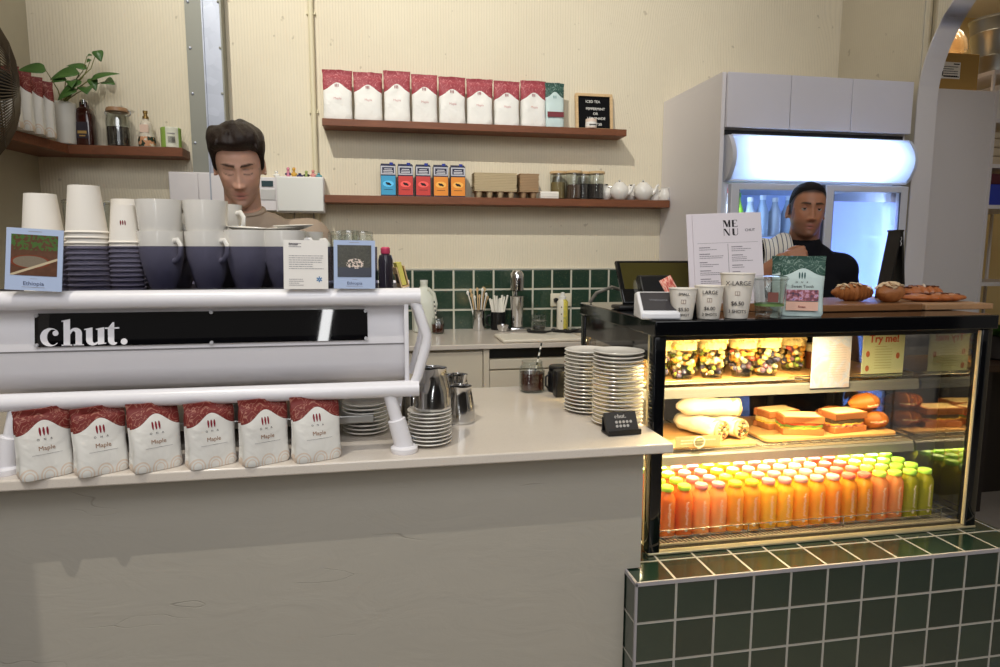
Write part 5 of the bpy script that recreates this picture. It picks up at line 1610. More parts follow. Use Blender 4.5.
def croissant(loc, rz, L_, r, label, mat=cro, fill=None, rx=0, ry=0, bend=.35, topping=None, seed=1):
    t = thing('croissant', label, 'croissant', loc, 0)
    t.rotation_euler = (R(rx), R(ry), R(rz))
    croissant_mb(L_, r, bend, 5.5, seed).build('pastry', mat, t, smooth=50)
    if fill:
        rnd = random.Random(seed + 3)
        for nm, mt, z, th in fill:
            ring0, ring1 = [], []
            for i in range(40):
                a = 2 * pi * i / 40; s = cos(a)
                px = L_ * .40 * s; py = (L_ / 2) * bend * .5 * (s * .8) ** 2 + r * 1.08 * sin(a) * (1 - .25 * s * s) + rnd.uniform(-.003, .003)
                zz = z + rnd.uniform(-.002, .002)
                ring0.append((px, py, zz)); ring1.append((px, py, zz + th))
            MB().rings([ring0, ring1]).build(nm, mt, t)
    if topping:
        rnd = random.Random(seed); b = MB(); n0, mt, cnt = topping
        for i in range(cnt):
            s = rnd.uniform(-.7, .7); a = rnd.uniform(.5, 2.6)
            env = (1 - abs(s) ** 2.2) ** .62
            cx = L_ / 2 * s; cy = (L_ / 2) * bend * .5 * s * s
            c = (cx, cy + r * env * cos(a), r * .82 + r * .86 * env * sin(a))
            b.ell(c, (.0075, .0055, .0022), 8, 5, Matrix.Rotation(rnd.random() * 3, 3, 'Z') @ Matrix.Rotation((pi / 2 - a) * -1 * .8, 3, 'X'))
        b.build(n0, mt, t)
zb = S2 + .0145
fl = [('ham', ham, .022, .005), ('cheese', M('pale_cheese', srgb(240, 220, 170), .5), .027, .003)]
croissant((1.005, .440, zb), 8, .120, .034, 'front ham croissant at the right end of the lower case shelf', cro, fl, seed=4)
croissant((.990, .470, zb + .052), 14, .130, .036, 'ham croissant balanced on top of the others', cro, fl, seed=5, rx=6)
croissant((.930, .55, zb), 10, .140, .031, 'plain croissant lying behind the sandwiches', cro, None, seed=6)
croissant((.995, .52, zb), 10, .140, .031, 'croissant hidden under the balanced one', cro, None, seed=7)

# ================================================================= ON TOP OF THE CASE
Zt = CZ + .001
def ang_to_cam(x, y): return math.atan2(x + .609, y + 1.436)
def paper_cup(x, y, rb, rt, h, words, label):
    t = thing('paper_cup', label, 'cup', (x, y, Zt), -ang_to_cam(x, y))
    MB().lathe([(rb * .96, 0), (rb, .002), (rt, h - .003), (rt + .0018, h - .002), (rt + .0018, h), (rt - .0008, h - .0005), (rb - .002, .006), (0, .005)], n=32).build('cup_body', cup_paper, t)
    sl = math.atan2(rt - rb, h)
    def at(z): return rb + (rt - rb) * z / h
    for s_, zf, sz in words:
        text('handwriting', s_, sz, (0.003, -at(zf * h) - .0012, zf * h), ink, t, rot=(pi / 2 + sl, 0, 0), space=.95)
    b = MB(); z = h * .52
    y_ = -at(z) - .001
    b.box(-.004, .008, y_ - .0003, y_, z, z + .001).box(-.004, .008, y_ - .0003, y_, z + .009, z + .010).box(-.004, -.003, y_ - .0003, y_, z, z + .01).box(.007, .008, y_ - .0003, y_, z, z + .01).box(.0015, .0025, y_ - .0003, y_, z, z + .01)
    b.build('printed_mark', M('faint_brown_print', srgb(140, 110, 100), .7), t)
paper_cup(.172, .158, .026, .035, .080, [('SMALL', .78, .010), ('$5.50', .28, .0125), ('1 SHOT', .12, .009)], 'small white paper cup marked with prices beside the card terminal')
paper_cup(.245, .158, .028, .037, .086, [('LARGE', .76, .0135), ('$6.00', .28, .013), ('2 SHOTS', .11, .010)], 'medium white paper cup marked LARGE, between the other two paper cups')
paper_cup(.325, .160, .030, .043, .118, [('X-LARGE', .74, .016), ('$6.50', .30, .015), ('3 SHOTS', .13, .012)], 'tallest white paper cup marked X-LARGE with price')
t = thing('plastic_cup', 'clear plastic cup beside the teal coffee bag on the case', 'cup', (.428, .172, Zt), -ang_to_cam(.428, .172))
MB().lathe([(.032, 0), (.034, .002), (.0435, .098), (.0455, .099), (.0455, .103), (.043, .100), (.033, .005), (0, .004)], n=32).build('cup_body', clear2, t)
MB().lathe([(.046, .099), (.047, .104), (.044, .108), (.030, .111), (0, .111)], n=32).build('lid', clear2, t)
b = MB(); b.lathe([(.0375, .030), (.0382, .036)], n=32, cap0=False, cap1=False); b.build('green_band', M('green_band', srgb(120, 150, 90), .4), t)
MB().box(-.004, .022, -.0405, -.040, .042, .068).build('label', M('brown_label', srgb(120, 72, 64), .6), t)
t = coffee_bag('coffee_bag', 'teal coffee bag with dark leafy top and photo strip, front one on the case', (.535, .190, Zt), -ang_to_cam(.535, .19) + R(6), .112, .055, .162, bag_teal, 91, ('O N A', ''), None, .9, wordmat=M('deep_teal_ink', srgb(44, 84, 84), .7))
tx = text('lettering', 'Sweet Tooth', .0105, (0, 0, 0), ink, t); drape(tx, t_bvh[t.name], (0, .0775))
MB().box(-.040, .040, -.0005, .0005, 0, .030).build('photo_strip', None or M('photo_strip', srgb(150, 84, 110), .5), t, loc=(0, -.0315, .042), rot=(R(-6), 0, 0))
tt = NT(M('photo_strip')); tt.l(tt.ramp(tt.noise(tt.coord('Generated', (1, 1, .35)), 7, 3), [(.35, srgb(70, 50, 80)), (.48, srgb(150, 80, 84)), (.6, srgb(206, 160, 190)), (.7, srgb(110, 100, 150))]), tt.b.inputs['Base Color'])
MB().box(-.040, .040, -.0005, .0005, 0, .024).build('peach_panel', M('peach_panel', srgb(226, 180, 160), .5), t, loc=(0, -.0325, .016), rot=(R(-4), 0, 0))
text('lettering', 'Roast', .008, (0, -.0337, .024), red_ink, t, rot=(R(86), 0, 0))
coffee_bag('coffee_bag', 'dark leafy teal coffee bag half hidden behind the front one', (.600, .330, Zt), -ang_to_cam(.56, .33), .112, .05, .160, bag_teal, 92, None, None, .9, wordmat=M('deep_teal_ink'))
# menus on a stand
def menu(x, y, w, h, a, label, front=True, lean=-9):
    t = thing('menu_card', label, 'menu', (x, y, Zt + .006), 0)
    t.rotation_euler = (R(lean), R(-2.2), a)
    MB().box(-w / 2, w / 2, -.001, .001, 0, h).build('card_sheet', M('lilac_white_paper', srgb(222, 214, 220), .7), t)
    if front:
        b = MB(); H = .021
        def pg(ox, oz, pts): b.prism([(.012 + ox + x * H, oz + z * H) for x, z in pts], -.0016, -.0008)
        zt_, zb_ = h * .855, h * .765
        # M E above N U in a high-contrast fat face
        pg(-.024, zt_, [(.06, 0), (.11, 0), (.11, 1), (.06, 1)]); pg(-.024, zt_, [(.0, 1), (.36, 1), (.70, .12), (.60, 0), (.50, 0), (.10, .94), (0, .96)])
        pg(-.024, zt_, [(.56, .05), (.84, 1), (.90, 1), (.64, .05)]); pg(-.024, zt_, [(.80, 0), (1.06, 0), (1.06, 1), (.80, 1)])
        pg(.003, zt_, [(.0, 0), (.28, 0), (.28, 1), (.0, 1)]); pg(.003, zt_, [(.2, .94), (.74, .94), (.74, 1), (.2, 1)]); pg(.003, zt_, [(.2, 0), (.78, 0), (.78, .06), (.2, .06)])
        pg(.003, zt_, [(.2, .48), (.56, .48), (.56, .54), (.2, .54)]); pg(.003, zt_, [(.70, .76), (.74, .76), (.74, 1), (.66, 1)]); pg(.003, zt_, [(.74, 0), (.78, 0), (.78, .26), (.70, .06)])
        pg(-.024, zb_, [(.08, 0), (.13, 0), (.13, 1), (.08, 1)]); pg(-.024, zb_, [(.0, 1), (.34, 1), (.94, 0), (.78, 0), (.72, .0), (.08, .96)]); pg(-.024, zb_, [(.88, 0), (.93, 0), (.93, 1), (.88, 1)])
        pg(.003, zb_, [(.02, .25), (.08, .06), (.30, 0), (.56, 0), (.72, .10), (.80, .28), (.80, 1), (.75, 1), (.75, .30), (.62, .08), (.40, .06), (.30, .22), (.30, 1), (.02, 1)])
        b.build('lettering', ink, t, smooth=0)
        text('lettering', 'CHUT', .011, (.068, -.0014, h * .805), ink, t)
        b = MB().box(-w * .44, w * .44, -.0014, -.001, h * .690, h * .6925).box(-.0006, .0006, -.0014, -.001, h * .06, h * .68)
        for side in (-1, 1):
            x0 = -w * .42 if side < 0 else w * .05
            z = h * .645
            rnd = random.Random(3 + side)
            while z > h * .08:
                rb = rule_lines(1, x0, x0 + w * .16, z, .01, -.0012, .0028, int(z * 9999)); b.add(rb.v, rb.f)
                n_ = rnd.choice((1, 2, 2, 3))
                rb = rule_lines(n_, x0, x0 + w * rnd.uniform(.24, .37), z - .0065, .0055, -.0012, .0018, int(z * 7777)); b.add(rb.v, rb.f)
                z -= .0065 + n_ * .0055 + .0075
        b.build('print', M('menu_ink', srgb(128, 122, 128), .8), t)
    return t
menu(.432, .372, .206, .285, -ang_to_cam(.42, .37) * .35, 'front MENU card standing on the display case, printed in two columns')
menu(.416, .379, .206, .286, -ang_to_cam(.42, .37) * .35, 'second menu card showing as an edge behind the front MENU', False)
t = thing('menu_stand', 'dark wooden foot holding the menu cards upright', 'stand', (.42, .375, Zt), -ang_to_cam(.42, .37) * .35)
MB().box(-.125, .125, -.03, .05, 0, .006).box(-.12, .12, -.022, -.014, .006, .022).box(-.10, .10, .055, .06, 0, .12).build('foot', acacia, t)
# card terminal
t = thing('card_terminal', 'white card payment terminal with dark sloping screen', 'terminal', (.118, .195, Zt), R(-12))
pr = [(-.052, 0), (.052, 0), (.052, .062), (.020, .068), (-.052, .018)]
MB().prism(pr, -.052, .052, 'yz').build('body', M('terminal_white', srgb(232, 232, 236), .3), t, bevel=.005)
s_ = MB().box(-.044, .044, -.036, .036, -.001, .0012).build('screen', M('screen_grey', srgb(58, 56, 60), .2), t)
s_.location = (0, -.016, .0445); s_.rotation_euler = (math.atan2(.050, .072), 0, 0)
text('lettering', 'Welcome', .012, (0, .0, .0016), M('screen_text', srgb(130, 130, 136), .4), s_, rot=(0, 0, 0))
# receipt leaflet and napkins
t = thing('leaflet', 'small coral printed leaflet sticking up behind the card terminal', 'leaflet', (.225, .30, Zt + .034))
t.rotation_euler = (R(-8), R(-28), R(-10))
cl = M('coral_leaflet', srgb(216, 112, 96), .5); tt = NT(cl); tt.l(tt.ramp(tt.noise(tt.coord('Generated'), 5, 3), [(.42, srgb(200, 84, 74)), (.52, srgb(226, 150, 130)), (.62, srgb(236, 200, 180))]), tt.b.inputs['Base Color'])
b = MB().sheet(lambda u, v: (-.018 + .036 * u, .006 * sin(u * 3), .075 * v), 6, 4)
o = b.build('sheet', cl, t); so = o.modifiers.new('t', 'SOLIDIFY'); so.thickness = .0008
b = MB().rbox(-.065, .065, -.035, .035, 0, .030, .004)
tag(b.build('napkin_tray', black_satin, loc=(.245, .33, Zt)), 'low black tray behind the terminal and the small paper cup', 'tray')
# point of sale screen
t = thing('pos_screen', 'black point of sale screen leaning back at the left end of the case', 'screen', (.262, .50, Zt), R(0))
MB().prism([(-.06, 0), (.09, 0), (.02, .10), (.0, .10)], -.07, .03, 'yz').build('stand', black_satin, t, bevel=.004)
s_ = MB().box(-.125, .130, -.007, .007, 0, .155).build('screen_body', black_gloss, t, bevel=.004)
s_.location = (0, -.012, .012); s_.rotation_euler = (R(-33), R(0), 0)
s2 = MB().box(-.112, .117, -.0078, -.007, .05, .145).build('glass_panel', M('reflection_tinted_glass', srgb(66, 60, 24), .08, spec=.7), s_)  # yellowish reflection painted in as the panel's olive base colour
t2 = MB().rbox(-.16, -.06, -.07, .0, 0, .012, .004).build('keypad', black_satin, t)
tag(MB().tube([(.10, .70, Zt + .002), (.12, .69, Zt + .035), (.17, .68, Zt + .055), (.22, .68, Zt + .040), (.25, .68, Zt + .004)], .006, 8).build('cable_loop', M('grey_hose', srgb(110, 106, 98), .4)), 'grey curved hose at the back left corner of the case', 'hose')
# boards with pastries
tag(MB().box(.56, 1.00, .27, .56, 0, .020).build('serving_board', acacia, bevel=.003, loc=(0, 0, Zt)), 'dark striped wooden board under the almond croissants', 'board')
tag(MB().box(1.01, 1.25, .27, .62, 0, .018).build('serving_board', wood_mat('pale_acacia', srgb(196, 156, 116), srgb(160, 118, 84), .45, 1.5), bevel=.003, loc=(0, 0, Zt)), 'paler wooden board under the glazed pastries at the right', 'board')
alm = M('flaked_almond', srgb(226, 200, 164), .7)
zs_ = Zt + .020
croissant((.865, .400, zs_), -12, .130, .034, 'almond croissant at the left on the top of the case', cro_d, None, topping=('almond_flakes', alm, 26), bend=.3, seed=11)
croissant((.950, .345, zs_), 30, .125, .037, 'largest almond croissant, end on, in the middle of the case top', cro_d, None, topping=('almond_flakes', alm, 60), bend=.2, seed=12)
def danish(loc, rz, L_, w, h, label, seed, glaze=True):
    t = thing('danish_pastry', label, 'pastry', loc, R(rz))
    b = MB(); rings = []; N, K = 26, 18
    for i in range(N + 1):
        s = (i / N - .5) * 2; env = max(.05, 1 - abs(s) ** 3) ** .5
        ring = []
        for j in range(K):
            a = 2 * pi * j / K
            fold = 1 + .10 * sin(i * 1.35 + cos(a) * 1.5)
            ring.append((L_ / 2 * s, w / 2 * env * cos(a) * fold, h / 2 + h / 2 * env * sin(a) * fold))
        rings.append(ring)
    b.rings(rings).build('pastry', M('danish_crust', srgb(176, 104, 58), .35), t, smooth=60)
    rnd = random.Random(seed); g = MB()
    for i in range(16):
        s = rnd.uniform(-.75, .75)
        g.ell((L_ / 2 * s, rnd.uniform(-.25, .25) * w, h * .97 * (1 - .25 * abs(s) ** 3)), (.010, .007, .0035), 8, 5)
    g.build('topping', M('dark_glaze', srgb(92, 44, 28), .25), t)
    if glaze:
        b = MB()
        b.tube([(-L_ * .1, -w * .42, h * .6), (-L_ * .02, -w * .2, h * 1.02), (L_ * .08, w * .1, h * 1.05), (L_ * .05, w * .4, h * .7)], .004, 6)
        b.build('icing', M('white_icing', srgb(232, 216, 196), .5), t)
danish((1.13, .37, Zt + .018), -6, .21, .075, .026, 'long glazed pastry in front on the right hand board', 3, False)
danish((1.175, .47, Zt + .018), -4, .14, .085, .045, 'iced folded pastry behind the long one on the right hand board', 5, True)
# tall black tent sign
t = thing('tent_sign', 'tall narrow black tent sign on the case between the pastries', 'sign', (1.075, .50, Zt + .018), 0)
t.location = (1.085, .500, Zt + .018)
MB().prism([(-.035, 0), (-.028, 0), (.004, .225), (.0, .225)], -.028, .028, 'xz').prism([(.035, 0), (.028, 0), (.0, .225), (.008, .225)], -.028, .028, 'xz').build('panels', black_satin, t)
MB().box(-.004, .010, -.029, .029, .222, .228).build('cap_bar', black_gloss, t)
MB().tube([(.001, -.0285, .205), (.004, -.0285, .198), (.0, -.0285, .19), (.004, -.0285, .183), (.001, -.0285, .176)], .0008, 5).build('chalk_mark', wh, t)

# ================================================================= FRIDGE AND ITS HOUSING
t = thing('fridge_housing', 'tall white cabinet housing around the double door fridge, with cupboards on top', 'cabinet', (0, 0, 0))
FX0, FX1, FY = .906, 1.862, 1.35
MB().box(FX0, FX0 + .018, FY, YB - .003, 0, 2.168).box(FX1 - .018, FX1, FY + .02, YB - .003, 0, 2.168).box(FX0 + .018, FX1 - .018, FY + .02, YB - .003, 2.15, 2.168).box(FX0 + .018, FX1 - .018, FY + .02, YB - .003, 1.925, 1.94).build('carcass', cabinet_white, t)
MB().box(FX0 + .018, FX1 - .018, FY + .01, FY + .02, 1.905, 1.925).build('shadow_gap', black_matte, t)
for a, c in ((FX0 + .020, 1.231), (1.234, 1.540), (1.543, FX1 - .002)):
    MB().box(a, c, FY - .016, FY + .002, 1.932, 2.166).build('cupboard_door', M('cupboard_door_white', srgb(214, 210, 216), .42), t, bevel=.0015)
fr = thing('drinks_fridge', 'double glass door drinks fridge with glowing blue white lightbox', 'fridge', (0, 0, 0))
gx0, gx1 = .934, 1.880
fm = M('fridge_grey_white', srgb(206, 206, 212), .35)
fi = M('fridge_inside', srgb(196, 208, 232), .5)
# cabinet shell
MB().box(gx0, gx0 + .03, FY + .02, 1.94, .10, 1.90).box(1.812, 1.842, FY + .02, 1.94, .10, 1.90).box(gx0 + .03, 1.812, FY + .04, 1.94, 1.69, 1.90).box(gx0 + .03, 1.812, FY + .02, 1.94, .10, .30).box(gx0 + .03, 1.812, 1.90, 1.94, .30, 1.69).build('shell', fm, fr)
MB().box(gx0 + .031, 1.811, 1.888, 1.90, .30, 1.69).build('back_lining', fi, fr)
# lightbox: bowed diffuser in front of lamps, closed box behind
N = 14
pf = [(FY - .010 - .045 * sin(pi * (i / N)) , 1.708 + .192 * i / N) for i in range(N + 1)]
dif = M('lightbox_diffuser', srgb(230, 236, 250), .4)
tt = NT(dif); tl = tt.n('BsdfTranslucent'); tl.inputs[0].default_value = (.92, .95, 1, 1)
mx = tt.n('MixShader'); mx.inputs[0].default_value = .85
tt.l(tt.b.outputs[0], mx.inputs[1]); tt.l(tl.outputs[0], mx.inputs[2]); tt.l(mx.outputs[0], tt.t.nodes['Material Output'].inputs[0])
poly = pf + [(y + .003, z) for y, z in reversed(pf)]
MB().prism(poly, .958, 1.862, 'yz').build('lightbox_diffuser', dif, fr, smooth=60)
endp = [(FY + .018, 1.700)] + [(y - .004, z) for y, z in pf] + [(FY + .018, 1.903)]
MB().prism(endp, gx0 + .004, .958, 'yz').build('lightbox_end', fm, fr, smooth=60)
MB().prism(endp, 1.862, 1.874, 'yz').build('lightbox_end', fm, fr, smooth=60)
MB().box(.958, 1.842, FY + .026, FY + .030, 1.700, 1.904).box(.958, 1.862, FY - .012, FY + .019, 1.9005, 1.904).box(.958, 1.862, FY - .012, FY + .019, 1.700, 1.7065).build('lightbox_back', M('lightbox_white', srgb(235, 240, 250), .6), fr)
MB().tube([(1.0, FY + .017, 1.81), (1.83, FY + .017, 1.81)], .005, 8).build('lamp_tube', M('cold_tube_glow', (.75, .85, 1, 1), .5, emit=(.72, .84, 1, 1), estr=3.5), fr)
light('lightbox_light', 'AREA', (1.415, FY + .008, 1.812), 2.4, (.55, .73, 1.0), rot=(R(90), 0, 0), size=.74, size_y=.09)
# doors
def fdoor(a, c, glass_mat, lab):
    z0, z1, f = .33, 1.690, .038
    y0, y1 = FY - .022, FY + .012
    b = MB().box(a, a + f, y0, y1, z0, z1).box(c - f, c, y0, y1, z0, z1).box(a + f, c - f, y0, y1, z0, z0 + f).box(a + f, c - f, y0, y1, z1 - .028, z1)
    d = b.build('door', fm, fr, bevel=.003)
    MB().box(a + f, c - f, FY - .008, FY - .004, z0 + f, z1 - .028).build('glass_pane', glass_mat, d, smooth=0)
    MB().box(a + f, a + f + .004, y0 + .002, y0 + .006, z0 + f, z1 - .028).box(c - f - .004, c - f, y0 + .002, y0 + .006, z0 + f, z1 - .028).build('seal', M('seal_dark', srgb(90, 96, 110), .5), d)
    return d
frost = glassy('misted_glass', (.80, .86, .98, 1), 1.0, rough=.25, scatter=.62, sc_col=(.62, .74, 1, 1))
fdoor(.960, 1.408, glassy('fridge_glass', (.86, .92, 1, 1), 1.0), 'l')
fdoor(1.436, 1.868, clear, 'r')
MB().box(1.478, 1.826, FY + .002, FY + .005, .37, 1.618).build('misted_sheet', frost, fr, smooth=0)
MB().box(1.408, 1.436, FY - .012, FY + .01, .33, 1.69).build('centre_mullion', M('mullion_dark', srgb(70, 72, 84), .4), fr)
for z in (.62, .90, 1.18, 1.46):
    MB().box(gx0 + .032, 1.81, 1.42, 1.885, z - .006, z).build('shelf', M('fridge_shelf', srgb(190, 200, 220), .3), fr)
bt = M('cold_tube_glow')
for xx in (1.792, 1.40, .972):
    MB().tube([(xx, FY + .030, .45), (xx, FY + .030, 1.60)], .006, 8).build('lamp_tube', bt, fr)
light('fridge_light', 'AREA', (1.775, FY + .035, 1.05), 6.5, (.42, .62, 1.0), rot=Vector((-.4, .9, 0)).to_track_quat('-Z', 'Y').to_euler(), size=.03, size_y=1.15)
light('fridge_light', 'AREA', (1.00, FY + .035, 1.05), 4.0, (.62, .78, 1.0), rot=Vector((.4, .9, 0)).to_track_quat('-Z', 'Y').to_euler(), size=.03, size_y=1.15)
fbc = [('clear water bottle with blue label', M('bot_blue', srgb(176, 196, 220), .15), srgb(230, 240, 255)), ('lime green drink bottle', M('bot_green', srgb(150, 196, 60), .15), srgb(80, 150, 60)),
       ('white milk bottle', M('bot_white', srgb(226, 230, 236), .3), srgb(200, 60, 60)), ('pale drink bottle', M('bot_pale', srgb(190, 200, 214), .15), srgb(240, 240, 240))]
def fr_bottle(x, y, z, kind, lab, h=.19, r=.03):
    nm, m, cc = fbc[kind]
    t = thing('drink_bottle', lab, 'bottle', (x, y, z))
    t['group'] = 'cold drinks in the fridge'
    MB().lathe([(r * .9, 0), (r, .004), (r, h * .55), (r * .45, h * .82), (r * .4, h * .9)], n=18).build('body', m, t)
    MB().lathe([(0, h * .88), (r * .48, h * .89), (r * .48, h), (0, h)], n=14).build('cap', M('fcap_%d' % kind, cc, .4), t)
names = {0: 'water bottle', 1: 'lime green drink bottle', 2: 'white milk bottle', 3: 'pale drink bottle'}
rowk = [(1.02, 2, .22), (1.075, 1, .20), (1.14, 3, .18), (1.205, 0, .19), (1.27, 3, .18), (1.34, 0, .19)]
for sh, zz in (('top shelf', 1.46), ('second shelf', 1.18)):
    for i, (x, k, h) in enumerate(rowk):
        fr_bottle(x, 1.47, zz, (k if sh[0] == 't' else (k + 3) % 4), f'{names[k if sh[0] == "t" else (k + 3) % 4]}, {["first", "second", "third", "fourth", "fifth", "sixth"][i]} from left, {sh} in fridge', h)

# ================================================================= STORE ROOM BEHIND THE ARCH
t = thing('tall_store_cabinet', 'tall plain white cabinet behind the arch carrying the cardboard box', 'cabinet', (0, 0, 0))
MB().box(2.06, 2.815, 1.82, 2.4, .02, 2.275).build('carcass', cabinet_white, t, bevel=.002)
MB().box(2.40, 2.803, 1.802, 1.82, .03, 2.272).box(2.06, 2.397, 1.802, 1.82, .03, 2.272).build('door', cabinet_white, t, bevel=.0015)
MB().box(2.800, 2.818, 1.798, 2.4, .02, 2.277).build('side_panel', cabinet_white, t)
card = M('cardboard', srgb(176, 142, 84), .8, spec=.15)
t = thing('cardboard_box', 'brown cardboard box with white shipping label on top of the tall cabinet', 'box', (2.57, 1.95, 2.278))
MB().box(-.12, .155, -.10, .16, 0, .200).build('carton_body', card, t, bevel=.002)
MB().box(-.085, .035, -.1012, -.10, .062, .150).build('shipping_label', paper, t)
b = rule_lines(5, -.075, .02, .125, .012, -.1016, .004, 8); b.box(-.07, .03, -.1018, -.1014, .07, .075).box(-.08, -.074, -.1018, -.1014, .075, .10).box(-.01, .028, -.1018, -.1014, .137, .143)
b.build('print', ink, t)
dm = glassy('dome_plastic', (.86, .80, .68, 1), 1.6, scatter=.25, sc_col=(1, .9, .72, 1))
t = thing('dome_lids', 'clear stacked plastic dome lids on the cardboard box', 'lids', (2.575, 1.93, 2.479))
for k in range(3):
    b = MB().lathe([(.085 - .004 * k, .0), (.088 - .004 * k, .01), (.085 - .006 * k, .06), (.065 - .006 * k, .10), (.03, .125), (0, .130)], (-.02 + .03 * k, 0, .012 * k), 30, cap0=False)
    b.build('dome', dm, t, smooth=50)
b = MB()
t = thing('metal_bucket', 'ribbed galvanised metal bucket standing on top of store shelving', 'bucket', (2.99, 2.0, 2.405))
galv = M('galvanised_bucket', srgb(170, 172, 170), .3, .9)
MB().lathe([(.10, 0), (.105, .004), (.118, .10), (.121, .105), (.119, .11), (.135, .235), (.139, .24), (.137, .245), (.145, .31), (.151, .315), (.151, .322), (.142, .318), (.10, .01), (0, .008)], n=40).build('bucket_body', galv, t)
MB().tube([(.14 * cos(a), .14 * sin(a) * .3, .30 + .02 * sin(a)) for a in [pi * i / 16 for i in range(17)]], .004, 6).build('bail_handle', galv, t)
t = thing('store_shelving', 'white open shelving unit at the far right behind the arch', 'shelving', (0, 0, 0))
b = MB()
for z in (.45, .85, 1.21, 1.655, 1.885, 2.135, 2.400):
    MB().box(2.822, 3.40, 1.84, 2.32, z - .022, z).build('shelf', cabinet_white, t, bevel=.001)
for xx, yy in ((2.824, 1.845), (3.385, 1.845), (2.824, 2.30), (3.385, 2.30)):
    MB().box(xx, xx + .014, yy, yy + .014, 0, 2.40).build('post', cabinet_white, t)
def store(name, label, cat, bld, mat, loc):
    o = bld.build(name, mat, bevel=.002, loc=loc); return tag(o, label, cat)
store('orange_packet', 'orange packet on the top shelf under the metal bucket', 'packet', MB().rbox(-.05, .035, -.05, .05, 0, .045, .01), M('orange_pack', srgb(214, 106, 50), .4), (2.885, 1.905, 2.136 + .19))
b = MB().use(0).box(-.06, .07, -.07, .07, 0, .19)
for (px, pz) in ((-.035, .14), (.0, .14), (-.035, .06), (.0, .06), (.04, .10)):
    b.use(1).ell((px, -.071, pz), (.010, .002, .012), 12, 8)
store('spotted_box', 'white box with black dots on the upper store shelf', 'box', b, [paper, ink], (2.945, 1.93, 2.136))
bpy.data.objects['orange_packet'].location = (2.885, 2.06, 2.136)
store('stack_of_trays', 'cream stack of trays on the store shelf below the spotted box', 'trays', MB().rbox(-.06, .12, -.08, .08, 0, .05, .01).rbox(-.058, .118, -.078, .078, .052, .10, .01).rbox(-.055, .115, -.075, .075, .102, .15, .01).rbox(-.052, .112, -.072, .072, .152, .19, .01), M('cream_trays', srgb(206, 190, 164), .6), (2.94, 1.97, 1.886))
store('maroon_box', 'dark maroon box above the blue crate on the store shelf', 'box', MB().rbox(-.08, .14, -.06, .06, 0, .06, .004), M('maroon_box', srgb(92, 40, 52), .6), (2.95, 1.95, 1.656 + .125))
bcx = [(-.085, 0), (.15, 0), (.165, .12), (-.055, .12)]
store('blue_crate', 'bright blue plastic crate on the store shelf under the maroon box', 'crate', MB().prism([(-.095, .004), (.15, .004), (.165, .124), (-.062, .124)], -.07, .07), M('blue_crate', srgb(34, 60, 176), .4), (2.945, 1.95, 1.652))
bpy.data.objects['maroon_box'].location.z = 1.778
for i, (x, l) in enumerate(((2.865, 'cream upright bottle at the left on the lower store shelf'), (2.915, 'cream upright bottle second on the lower store shelf'), (2.965, 'cream upright bottle third on the lower store shelf'))):
    t = thing('cream_bottle', l, 'bottle', (x, 1.93 + .03 * i, 1.211))
    MB().lathe([(.019, 0), (.022, .004), (.022, .30), (.018, .335), (.008, .36), (.007, .38)], n=18).build('body', M('cream_bottle_m', srgb(200, 184, 148), .4), t)
    MB().lathe([(0, .375), (.009, .376), (.009, .40), (0, .402)], n=12).build('cap', M('brown_cap', srgb(120, 90, 60), .4), t)
o = MB().tube([(2.44, 1.10, 1.56), (2.72, 1.32, .02)], .012, 10).build('mop_pole', M('pale_grey_pole', srgb(186, 176, 166), .4))
o.data.transform(Matrix.Identity(4))
tag(o, 'pale leaning mop pole at the right edge behind the case', 'pole')
# potted green plant low at the right edge
t = thing('potted_plant', 'green leafy plant on a dark low bench at the right edge behind the case', 'plant', (2.76, 1.58, .801))
b = MB(); rnd = random.Random(4)
for i in range(26):
    a = rnd.uniform(0, 6.28); el = rnd.uniform(.2, 1.1)
    leaf(b, (0.03 * cos(a), .03 * sin(a), .12), (cos(a) * cos(el), sin(a) * cos(el), sin(el)), (0, 0, 1), rnd.uniform(.12, .22), .035)
b.build('leaves', leafm, t, smooth=60)
MB().lathe([(.06, 0), (.075, .01), (.085, .13), (.08, .13), (.07, .1), (0, .1)], n=24).build('pot', M('dark_pot', srgb(50, 44, 40), .6), t)
t = thing('dark_bench', 'low dark wooden bench in the store room passage', 'bench', (0, 0, 0))
MB().box(2.50, 3.1, 1.42, 1.76, .765, .80).build('bench_top', wood_mat('dark_bench_wood', srgb(78, 56, 40), srgb(52, 38, 28), .5), t)
MB().box(2.54, 3.06, 1.68, 1.74, 0, .765).box(2.52, 2.56, 1.44, 1.48, 0, .765).box(3.04, 3.08, 1.44, 1.48, 0, .765).build('legs', M('dark_bench_leg', srgb(40, 34, 30), .6), t)
